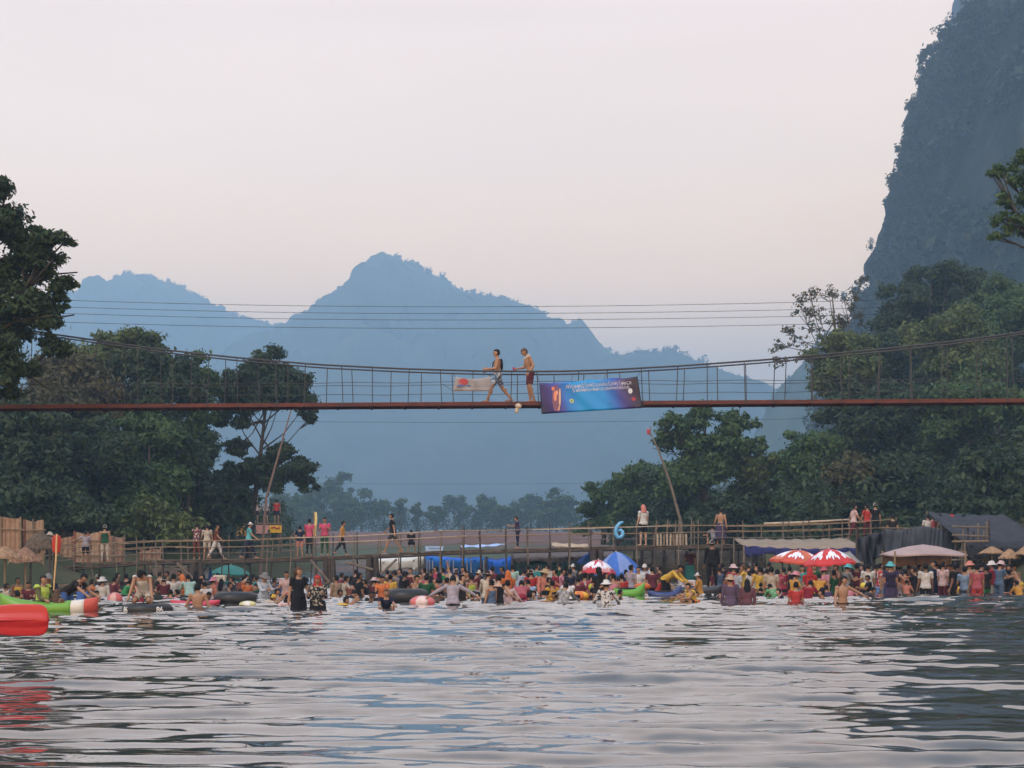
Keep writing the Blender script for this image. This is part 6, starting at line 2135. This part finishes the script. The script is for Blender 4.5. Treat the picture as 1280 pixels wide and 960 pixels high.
    (1012, 709, 54, 'stand', 180, 'tee:red', 'shorts:dark', 'scarf:red', 't', .98, 'person in scarlet headscarf under the red parasols'),
    (1024, 718, 53, 'stoop', 170, 'tee:amber', 'shorts:dark', 'hair:black', 't', .9, 'person in amber shirt under the right red parasol'),
    (1030, 709, 56, 'stand2', 180, 'tee:pink', 'shorts:dark', 'hat:rose+hair:dark', 't', .95, 'person in pink with rose hat under the right red parasol'),
    (1037, 732, 52, 'squat', 200, 'tee:purple', 'shorts:dark', 'hair:black', 't', .8, 'child in purple left of the shirtless man'),
    (1042, 713, 57, 'stand', 190, 'tee:dark green', 'shorts:dark', 'hair:black', 't', .95, 'person in dark green behind the shirtless man'),
    (1053, 720, W(756), 'reach', 20, '', 'briefs:dark', 'hair:dark', 't', 1.0, 'shirtless man facing the camera with his left arm out over the water'),
    (1058, 706, 55, 'hold', 180, 'tee:grey', 'shorts:dark', 'hat:turquoise+hair:dark', 't', .95, 'person in turquoise hat and grey shirt right behind the shirtless man'),
    (1062, 729, 53, 'wade', 170, 'tee:pink', 'shorts:dark', 'hair:black', 't', .8, 'child in pink between the shirtless man and the yellow ball'),
    (1071, 704, 58, 'stand', 180, 'tee:maroon', 'shorts:dark', 'hair:black', 'd', .98, 'person in maroon left of the white shirted back'),
    (1085, 704, 55.5, 'stand', 185, 'tee:white', 'shorts:dark', 'hair:black', 't', 1.0, 'broad white shirted back behind the child with the yellow ball'),
    (1087, 719, 53.8, 'hold', 250, 'tee:black', 'shorts:black', 'hair:black', 'd', .85, 'child in black holding the yellow ball'),
    (1100, 704, 56.5, 'stand2', 160, 'tee:red#flower', 'shorts:amber', 'hair:black', 't', .98, 'person in red flowered shirt left of the turquoise hat and purple dress'),
    (1113, 703, 55, 'stand', 185, 'dress:purple', 'tee:purple', 'hat:turquoise+hair:dark', 't', 1.0, 'woman in purple dress and turquoise hat right of the light blue cool box'),
    (1124, 722, 55.5, 'stand', 170, 'tank:lilac', 'shorts:dark', 'hair:black', 't', .72, 'small child in lilac beside the purple dress'),
    (1133, 725, 55.3, 'wade', 190, 'tee:salmon', 'shorts:dark', 'hair:black', 't', .68, 'small child in salmon left of the tall white shirted man'),
    (1131, 711, 59, 'stand', 200, 'tee:rust', 'shorts:dark', 'hair:black', 't', .95, 'person in rust under the left end of the pale canopy tent'),
    (1143, 709, 56, 'phone', 170, 'tee:dark', 'shorts:dark', 'hair:dark', 't', .98, 'person in near black with raised hand under the pale canopy tent'),
    (1157, 704, 55, 'stand', 185, 'tee:white', 'shorts:black', 'hair:black', 'd', 1.02, 'man in white shirt and black shorts under the pale canopy tent'),
    (1168, 701, 56, 'stand2', 180, 'tee:navy', 'trousers:navy', 'hair:black', 't', 1.02, 'person all in navy right of the man in white shirt and black shorts'),
    (1179, 702, 55.5, 'stand', 175, 'tee:pale pink', 'trousers:maroon', 'hair:black', 't', 1.0, 'person in greyish pink shirt and maroon trousers under the pale canopy tent'),
    (1191, 704, 55, 'stand', 190, 'tee:black', 'trousers:black', 'cap:black+hair:dark', 'd', 1.02, 'tall person all in black at the right pole of the pale canopy tent'),
    (1206, 708, 55.5, 'stand2', 180, 'tee:light blue', 'shorts:denim', 'hair:black', 't', .98, 'woman in light blue shirt and denim shorts'),
    (1212, 702, 57, 'stand', 190, 'tee:tan', 'shorts:dark', 'hat:salmon+hair:dark', 't', 1.0, 'person in salmon hat behind the light blue shirt'),
    (1221, 705, 55, 'stand', 185, 'tee:rose', 'shorts:red', 'hair:black', 't', 1.02, 'man in rose shirt and red shorts with his back turned'),
    (1232, 706, 56, 'stand', 170, 'tee:dark', 'shorts:green', 'hair:black', 'd', .98, 'person in dark shirt and green shorts right of the rose shirt'),
    (1240, 702, 56.5, 'stand2', 180, 'tee:crimson', 'trousers:white', 'hat:white+hair:dark', 't', 1.0, 'person in crimson shirt and white hat near the right edge'),
    (1249, 702, 55.8, 'hold', 190, 'tee:denim', 'trousers:denim', 'hat:pale pink+hair:dark', 't', 1.0, 'person in blue with pale hat near the right edge'),
    (1261, 712, 56, 'sit', 90, 'tee:black', 'shorts:dark', 'hair:black', 't', .95, 'seated person in black left of the blue lounger float'),
    (1275, 706, 56.5, 'stoop', 250, '', 'shorts:yellow', 'hair:black', 't', 1.0, 'bare backed person in yellow shorts at the right edge'),
    (1276, 726, 54.5, 'squat', 200, 'tee:amber', 'shorts:dark', 'hair:black', 't', .8, 'crouching child in amber at the right edge'),
]
PP['spread2'] = dict(aL=(0, 24, 6), aR=(0, 24, 6), lean=2)
HH = lambda nm, s: pose(nm).H_tot * s
rj = random.Random(12)
for (px, hy, Y, pz, rot, top, bot, hd, sk, s, lb) in CROWD:
    if pz in ('stand', 'stand2', 'hold', 'wade', 'folded', 'phone') and not any(q in lb for q in ('seen from', 'facing', 'back turned', 'back behind', 'front')):
        rot += rj.uniform(-75, 75)
    person(px, Y, lb, pz, rot, top, bot, hd, head_py=hy, skin=sk, s=s)

# the second and third rows in the shade, heads and shoulders between the others
rs = random.Random(42)
BACK = [
    (104, 724, 63, 'dark', 'hair:black', 'dark figure between the crouched blue shirt and the orange shirted child'), (122, 718, 66, 'dark grey', 'cap:grey+hair:dark', 'grey capped figure behind the white sun hat at the left'),
    (147, 716, 66, 'brown', 'hair:black', 'brown shirted figure in the dark under the left end of the footbridge'), (158, 717, 65, 'dark', 'hair:black', 'dark figure behind the bright green shirt'),
    (188, 716, 64, 'red brown', 'hair:black', 'red brown figure over the shoulder of the girl on the numbered tube'), (200, 715, 66, 'dark grey', 'hair:black', 'dark grey figure above the small white cap'),
    (211, 714, 67, 'olive', 'hair:black', 'olive figure behind the plain white shirt'), (224, 713, 67, 'brown', 'hair:black', 'brown figure behind the orange headscarf'),
    (253, 718, 64, 'dark', 'hair:black', 'dark figure by the half closed blue parasol'), (272, 716, 66, 'rose', 'hair:black', 'rose shirted figure just behind the white crate'),
    (314, 718, 65, 'dark', 'long:black', 'long haired dark figure left of the grey sun hat'), (322, 720, 63, 'teal', 'hair:black', 'teal shirted figure touching the grey sun hat'),
    (343, 722, 63, 'brown', 'hair:black', 'brown figure right of the grey sun hat'), (383, 722, 62, 'dark grey', 'hair:black', 'dark grey figure between the woman in black and the red headscarf'),
    (425, 716, 63, 'maroon', 'hair:black', 'maroon figure behind the tan and beige shirts'), (444, 712, 64, 'dark', 'hair:black', 'dark figure behind the broad man in black'),
    (473, 716, 62, 'dark grey', 'hair:black', 'dark grey figure over the vivid orange red shirt'), (484, 712, 63, 'brown', 'hair:dark', 'brown figure behind the yellow shirt'),
    (500, 711, 64, 'navy', 'hair:black', 'navy figure between the navy cap and the black cap'), (513, 710, 64, 'maroon', 'hair:black', 'maroon figure under the white sagging awning edge'),
    (530, 710, 63, 'lilac', 'hair:black', 'lilac figure at the left corner of the bright blue awning'), (537, 711, 64, 'dark', 'hair:black', 'dark figure at the left post of the bright blue awning'),
    (545, 708, 65, 'hot pink', 'hair:black', 'hot pink figure under the bright blue awning'), (554, 710, 66, 'green', 'hair:black', 'green figure under the bright blue awning'),
    (561, 709, 64, 'tan', 'hair:black', 'tan figure behind the man with spread arms'), (581, 708, 63, 'dark', 'long:black', 'long haired dark figure under the right post of the blue awning'),
    (584, 714, 61, 'brown', 'hair:black', 'brown figure left of the lime yellow tank top'), (601, 710, 62, 'dark grey', 'hair:black', 'dark grey figure right of the white cap and maroon shirt'),
    (616, 708, 63, 'maroon', 'hair:black', 'maroon figure over the faded blue top'), (628, 708, 63, 'navy', 'hair:black', 'navy figure left of the orange hood'),
    (641, 706, 64, 'mint', 'hair:black', 'mint figure right of the orange hood'), (660, 706, 64, 'dark', 'hair:black', 'dark figure above the light blue sleeves'),
    (671, 705, 64, 'teal', 'hair:black', 'teal figure left behind the wide straw hat'), (687, 706, 63, 'white', 'hair:black', 'white shirted figure right behind the wide straw hat'),
    (699, 703, 66, 'dark green', 'hair:black', 'dark green figure under the teal parasol rim'), (706, 714, 62, 'lilac', 'hair:black', 'lilac figure above the grey camouflage shirt'),
    (717, 705, 65, 'grey', 'cap:white+hair:dark', 'grey figure in white cap left of the patterned parasol'), (726, 708, 64, 'dark', 'hair:black', 'dark figure beside the patterned parasol'),
    (740, 716, 61, 'brown', 'hair:black', 'brown figure left of the tall long haired one'), (757, 716, 61, 'dark', 'hair:black', 'dark figure right of the tall long haired one'),
    (783, 712, 62, 'navy', 'hair:black', 'navy figure left of the lilac shirt and blue jeans'), (811, 704, 65, 'dark', 'hair:black', 'dark figure right of the pale shirt and white cap'),
    (824, 707, 64, 'brown', 'hair:black', 'brown figure behind the bending man in yellow'), (893, 712, 62, 'maroon', 'hair:black', 'maroon figure at the foot of the man in black on the boat'),
    (903, 704, 64, 'dark', 'hair:black', 'dark figure behind the rust shirt'), (927, 703, 63, 'red brown', 'hair:black', 'red brown figure behind the pale blue and yellow shirts'),
    (936, 704, 64, 'dark', 'cap:grey+hair:dark', 'grey capped dark figure behind the white shirt and pink shorts'), (945, 702, 65, 'brown', 'hair:black', 'brown figure under the left corner of the tan stall canopy'),
    (960, 703, 64, 'grey', 'hair:black', 'grey figure below the navy cloth of the stall canopy'), (986, 708, 62, 'dark', 'hair:black', 'dark figure left of the pole of the left red parasol'),
    (1003, 707, 63, 'teal', 'hair:black', 'teal figure between the two red parasol poles'), (1018, 706, 63, 'dark green', 'hair:black', 'dark green figure right of the scarlet headscarf'),
    (1048, 706, 62, 'red brown', 'hair:black', 'red brown figure left of the turquoise hat and grey shirt'), (1065, 710, 62, 'navy', 'hair:black', 'navy figure right of the turquoise hat and grey shirt'),
    (1078, 706, 62, 'dark', 'hair:black', 'dark figure left behind the broad white shirted back'), (1093, 706, 63, 'brown', 'hair:black', 'brown figure right behind the broad white shirted back'),
    (1107, 708, 62, 'salmon', 'hair:black', 'salmon figure left of the purple dress'), (1119, 707, 62, 'dark', 'hair:black', 'dark figure right of the purple dress'),
    (1126, 706, 63.5, 'blue', 'hair:black', 'blue figure at the left pole of the pale canopy tent'), (1137, 705, 63.5, 'maroon', 'hair:black', 'maroon figure under the back cloth of the pale canopy tent'),
    (1149, 706, 62.5, 'red brown', 'hair:black', 'red brown figure left behind the man in white shirt and black shorts'), (1173, 706, 63, 'brown', 'hair:black', 'brown figure between the navy and the greyish pink shirts'),
    (1185, 706, 63, 'dark grey', 'hair:black', 'dark grey figure right of the greyish pink shirt'), (1198, 704, 63, 'dark', 'hair:black', 'dark figure just right of the tall person all in black'),
    (1227, 703, 63, 'navy', 'hair:black', 'navy figure over the shoulder of the rose shirt'), (1245, 706, 62, 'red brown', 'hair:black', 'red brown figure between the white hat and the pale hat'),
    (1256, 703, 63, 'dark', 'hair:black', 'dark figure under the middle small thatched parasol'), (1268, 706, 62, 'purple', 'hair:black', 'purple figure under the last small thatched parasol'),
]
for (px, hy, Y, c, hd, lb) in BACK:
    person(px, Y, lb, rs.choice(['stand', 'stand2', 'hold', 'wade', 'stand']), rs.uniform(60, 330), rs.choice(['tee:', 'tee:', 'tank:', 'long:']) + c, rs.choice(['shorts:dark', 'trousers:dark', 'shorts:navy']), hd, head_py=hy, skin=rs.choice('ttd'), s=rs.uniform(.92, 1.0))

LOW = [
    (30, 738, 46, 'dark', 'hair:black', 'low dark bather right of the beige person at the far left'), (108, 737, 47, 'brown', 'hair:black', 'low bather in brown left of the orange shirted child at the left'),
    (122, 738, 48, 'navy', 'hair:black', 'low bather in navy just left of the red beach ball'), (160, 738, 51, 'dark grey', 'hair:black', 'low dark grey bather between the beach ball and the numbered tube'),
    (213, 737, 50, 'pink', 'hair:black', 'low bather in pink at the right side of the numbered tube'), (230, 737, 51, 'navy', 'hair:black', 'low bather in navy behind the red kayak'),
    (258, 740, 48, 'crimson', 'hair:black', 'low bather in crimson at the right elbow of the shirtless boy'), (303, 736, 53, 'brown', 'long:black', 'low long haired bather right behind the plain black tube'),
    (317, 738, 51, 'maroon', 'hair:black', 'low maroon bather under the grey sun hat left hand'), (347, 737, 51, 'dark', 'hair:black', 'low dark bather in front of the blue shirt'),
    (357, 739, 49, 'olive', 'hair:black', 'low olive bather left of the tall woman in black'), (384, 739, 48, 'dark', 'hair:black', 'low bather squeezed between the woman in black and the red headscarf'),
    (422, 737, 51, 'rust', 'hair:black', 'low rust bather in front of the tan shirt'), (433, 739, 50, 'dark', 'hair:black', 'low dark bather in front of the beige shirt'),
    (445, 739, 49, 'dark grey', 'hair:black', 'low dark grey bather in front of the broad man in black'), (457, 740, 49, 'maroon', 'hair:black', 'low maroon bather right of the broad man in black'),
    (468, 739, 48.5, 'dark', 'hair:black', 'low dark bather left of the boy in navy'), (520, 739, 48, 'dark', 'hair:black', 'low dark bather left of the pinkish red float'),
    (543, 740, 48, 'brown', 'hair:black', 'low brown bather right of the pinkish red float'), (553, 739, 50, 'dark', 'hair:black', 'low dark bather under the left arm of the man with spread arms'),
    (581, 739, 49, 'lilac', 'hair:black', 'low lilac bather under the right arm of the man with spread arms'), (590, 738, 50, 'dark', 'hair:black', 'low dark bather in front of the lime yellow tank top'),
    (600, 740, 49, 'maroon', 'hair:black', 'low maroon bather left of the cream sleeves'), (643, 738, 50, 'crimson', 'hair:black', 'low crimson bather between the pale rosy sleeves and the rose red back'),
    (661, 740, 49, 'blue', 'hair:black', 'low blue bather right of the rose red back'), (673, 738, 50, 'dark grey', 'hair:black', 'low dark grey bather below the straw hat sleeves'),
    (683, 739, 50, 'dark green', 'hair:black', 'low dark green bather left of the amber life vest'), (697, 740, 49, 'brown', 'hair:black', 'low brown bather right of the amber life vest'),
    (719, 738, 49, 'dark', 'hair:black', 'low dark bather right of the white shirt by the camouflage'), (742, 739, 50, 'maroon', 'hair:black', 'low maroon bather left of the spotted white shirt'),
    (767, 737, 50, 'dark', 'hair:black', 'low dark bather right of the spotted white shirt'), (890, 736, 51, 'navy', 'hair:black', 'low navy bather left of the purple checked shirt'),
    (924, 735, 50, 'olive', 'hair:black', 'low olive bather wedged between the two checked shirts'), (944, 736, 52, 'dark', 'hair:black', 'low dark bather right of the maroon checked shirt'),
    (962, 735, 52, 'dark', 'hair:black', 'low dark bather left of the green leaf print'), (982, 736, 51, 'navy', 'hair:black', 'low navy bather right of the green leaf print'),
    (1019, 735, 51, 'dark', 'hair:black', 'low dark bather right of the red dress'), (1030, 737, 50, 'rust', 'hair:black', 'low rust bather left of the child in purple'),
    (1073, 735, 52, 'dark grey', 'hair:black', 'low dark grey bather left of the yellow ball'),
]
for i, (px, hy, Y, c, hd, lb) in enumerate(LOW):
    person(px, Y, lb, ('squat', 'stoop', 'wade', 'bend', 'hold')[i % 5], rs.uniform(0, 360), rs.choice(['tee:', 'long:', 'tank:']) + c, 'shorts:dark', hd, head_py=hy, skin=rs.choice('ttdl'), s=rs.uniform(.82, .98))

# girl bending over the numbered tube, standing inside it
person(181, wy(764), 'girl in pale top bending over the numbered tube, arms straight down on it', 'strut', 0, 'tank:white', 'shorts:beige#print', 'long:black', head_py=716, s=1.0, skin='t')

# ------------------------------------------------------------------ people on the footbridge
GB_ = 'people on the footbridge'


def onbridge(px, label, pz='stand', rot=180, top='tee:white', bot='shorts:dark', hd='hair:black', s=.98, sk='t', Y=73.8):
    x = (px - 640) * Y / F
    person(px, Y, label, pz, rot, top, bot, hd, z=fz(x * YF0 / Y) + .085, s=s, skin=sk, group=GB_)


onbridge(62, 'person with pale hat behind the upright red paddle, on the footbridge', 'stand2', 60, 'tee:pale pink', 'trousers:dark', 'hat:beige+hair:dark', .95)
onbridge(107, 'slim boy in purple grey shirt reaching an arm out on the footbridge', 'reach', 200, 'tee:lilac', 'shorts:black', 'hair:black', .88, 'd')
onbridge(131, 'person in green vest and white cap on the left end of the footbridge', 'stand', 190, 'tank:dark green', 'trousers:beige', 'cap:white+hair:dark', 1.0)
onbridge(246, 'person in flowered maroon above the first bridge pier', 'hold', 170, 'tee:maroon#flower', 'trousers:red brown', 'hair:black', .95)
onbridge(259, 'person in pale beige right of the flowered maroon on the footbridge', 'stand2', 200, 'tee:beige', 'shorts:beige', 'hair:dark', .92)
onbridge(270, 'person in brown with white trousers on the footbridge', 'walk', 90, 'tee:red brown', 'trousers:white', 'hair:black', .95)
onbridge(311, 'walker in teal shirt and white cap on the footbridge', 'walk', 100, 'tee:turquoise', 'trousers:navy', 'cap:white+hair:dark', 1.0)
onbridge(375, 'child in navy shirt and orange red shorts next to the pink shirts', 'stand2', 180, 'tee:navy', 'shorts:salmon', 'hair:black', .82)
onbridge(387, 'left one of two pink shirted people on the footbridge, arms at the sides', 'stand2', 160, 'tee:hot pink', 'trousers:dark', 'hair:black', 1.0)
onbridge(406, 'right one of two pink shirted people on the footbridge, arms folded', 'folded', 0, 'tee:hot pink', 'trousers:dark green', 'hair:black', 1.02)
onbridge(427, 'boy in amber shirt and dark trousers striding on the footbridge', 'walk2', 95, 'tee:amber', 'trousers:black', 'hair:black', .92)
onbridge(491, 'walker in black striding along the middle of the footbridge', 'walk', 265, 'tee:black', 'shorts:dark grey', 'hair:black', 1.08)
onbridge(514, 'small person in black sitting on the footbridge deck', 'sit', 180, 'tee:black', 'shorts:dark', 'hair:black', .75, Y=73.5)
onbridge(647, 'person in grey blue shirt with bent arm in the middle of the footbridge', 'hold', 265, 'tee:purple', 'trousers:navy', 'hair:dark', .85)
onbridge(804, 'person in white shirt with pinkish head wrap right of the balloon', 'stand', 210, 'tee:white', 'shorts:black', 'scarf:salmon', 1.08, 'l')
onbridge(901, 'bare backed person with purple wrap on the right part of the footbridge', 'stand2', 180, '', 'skirt:purple', 'hair:dark', .95)
onbridge(893, 'person crouching at the feet of the bare backed one', 'squat', 200, 'tee:grey', 'shorts:dark', 'hair:black', .85)
onbridge(1067, 'person in pale pink top at the right end of the footbridge', 'walk', 100, 'tee:pale pink', 'trousers:maroon', 'hair:black', 1.0)
onbridge(1084, 'person in red top at the right end of the footbridge', 'stand2', 200, 'tee:red', 'trousers:maroon', 'hair:black', .95)
onbridge(1094, 'person in black with white cap at the right end of the footbridge', 'stand', 180, 'tee:black', 'trousers:black', 'cap:white+hair:dark', .98)
zl = at(1160, 690, 71.6).z + .03
for px, c, hd, lb in ((1116, 'dark', 'hair:black', 'dark figure at the left end of the landing behind the mesh curtain'), (1160, 'white', 'hair:black', 'left one of two white shirts above the mesh curtain'), (1166, 'rose', 'hair:black', 'rose shirt between the two white ones above the mesh curtain'), (1175, 'pale blue', 'hair:black', 'right one of the pale shirts above the mesh curtain'), (1190, 'red', 'scarf:red', 'person in red headscarf above the mesh curtain'), (1204, 'tan', 'hair:black', 'person in tan beside the pole scaffold on the landing')):
    person(px, 71.5, lb, 'stand2', 180, 'tee:' + c, 'trousers:dark', hd, z=zl, s=.95, group='people on the right landing')
zd = at(325, 654.5, 118).z + .06
for px, c, lb in ((320, 'pale pink', 'leftmost of the three on the jump platform, in pale pink'), (332, 'pale blue', 'middle one of the three on the jump platform, in pale blue'), (346, 'red', 'rightmost of the three on the jump platform, in red')):
    person(px, 118, lb, 'stand2', 190, 'tee:' + c, 'shorts:navy', 'hair:black', z=zd, s=.98, group='people on the jump platform')
person(863, 74.6, 'woman in maroon top and teal skirt standing at the plank wall', 'stand2', 170, 'tee:maroon', 'skirt:teal', 'hair:black', head_py=684, s=.98)
person(890, 56, 'man in black with white cap standing tall in the dark boat', 'stand', 180, 'long:black', 'trousers:black', 'cap:white+hair:dark', z=.12, s=1.0, skin='d')

# ------------------------------------------------------------------ two men on the suspension bridge
GS = 'men on the suspension bridge'


def onhigh(px, label, pz, rot, top, bot, hd, s):
    x = (px - 640) * YB / F
    return person(px, YB, label, pz, rot, top, bot, hd, z=dz(x) + .012, s=s, group=GS)


a_ = onhigh(622, 'shirtless man in blue patterned shorts walking to the left past the white banner', 'walker_a', -85, '', 'shorts:denim#flower', 'hair:black', 1.0)
b_ = onhigh(663, 'shirtless man in dark red shorts with white towel at the neck, head bowed', 'walker_b', -75, '', 'shorts:maroon', 'hair:brown', 1.0)
Pa, Pb = pose('walker_a'), pose('walker_b')
# black sling bag on the first man's back, white towel round the second man's neck, a cup in each hand
mb = MB()
c = Pa.U @ Vector((0, .135, .30)) + Pa.off
mb.ell(c, (.11, .045, .19), 14, 10, Pa.U)
mb.build('sling_bag', cloth('black'), None, True)
sb = bpy.context.scene.objects['sling_bag']
mbs = MB().tube([Pa.U @ Vector(v) + Pa.off for v in ((.10, .10, .44), (.10, .0, .49), (.05, -.13, .36), (-.10, -.15, .18), (-.17, -.02, .10), (-.10, .12, .15))], .018, 6)
mbs.build('strap', cloth('black'), sb, True)
sb.matrix_world = a_.matrix_basis.copy()
tag(sb, 'black sling bag on the back of the shirtless man in blue patterned shorts', 'bag')
tw = MB().tube([Pb.U @ Vector(v) + Pb.off for v in ((.075, -.115, .40), (.085, -.09, .45), (.085, -.01, .505), (.05, .065, .53), (-.05, .065, .53), (-.085, -.01, .505), (-.085, -.09, .45), (-.075, -.115, .41))], [.014, .02, .024, .026, .026, .024, .02, .014], 10).build('towel', cloth('white'), None, True)
tw.matrix_world = b_.matrix_basis.copy()
tag(tw, 'white towel hung round the neck of the man in dark red shorts', 'towel')
for P_, o_, c_, lb in ((Pa, a_, 'grey', 'grey cup held by the man in blue patterned shorts'), (Pb, b_, 'magenta', 'purple cup held by the man in dark red shorts')):
    hc = P_.J['wrR'] + (P_.J['wrR'] - P_.J['elR']).normalized() * .11 + P_.off
    mb = MB().loft([[hc + Vector((r_ * math.cos(a), r_ * math.sin(a), z)) for a in [2 * math.pi * q / 14 for q in range(14)]] for r_, z in ((.030, -.07), (.036, .06), (.033, .06), (.028, -.06))])
    cu = mb.build('cup', cloth(c_), None, True)
    cu.matrix_world = o_.matrix_basis.copy()
    tag(cu, lb, 'cup')

# ripples the bathers push out from where they stand
rv = scene.objects['river'].data
co = np.empty(len(rv.vertices) * 3, np.float32)
rv.vertices.foreach_get('co', co)
co = co.reshape(-1, 3)
zone = np.where((co[:, 1] > 36) & (co[:, 1] < 60))[0]
zx, zy = co[zone, 0], co[zone, 1]
add = np.zeros(len(zone), np.float32)
for o in PEOPLE:
    x, y, z = o.location
    if 37 < y < 57 and z < 0:
        r_ = np.hypot(zx - x, zy - y)
        k = r_ < 2.6
        add[k] += .016 * np.exp(-r_[k] / .9) * np.cos(r_[k] * 9.5 - 1.0 + x * 3)
co[zone, 2] += np.clip(add, -.05, .05)
rv.vertices.foreach_set('co', co.ravel())
rv.update()
print('PEOPLE', len(PEOPLE), 'OBJECTS', len(scene.objects))
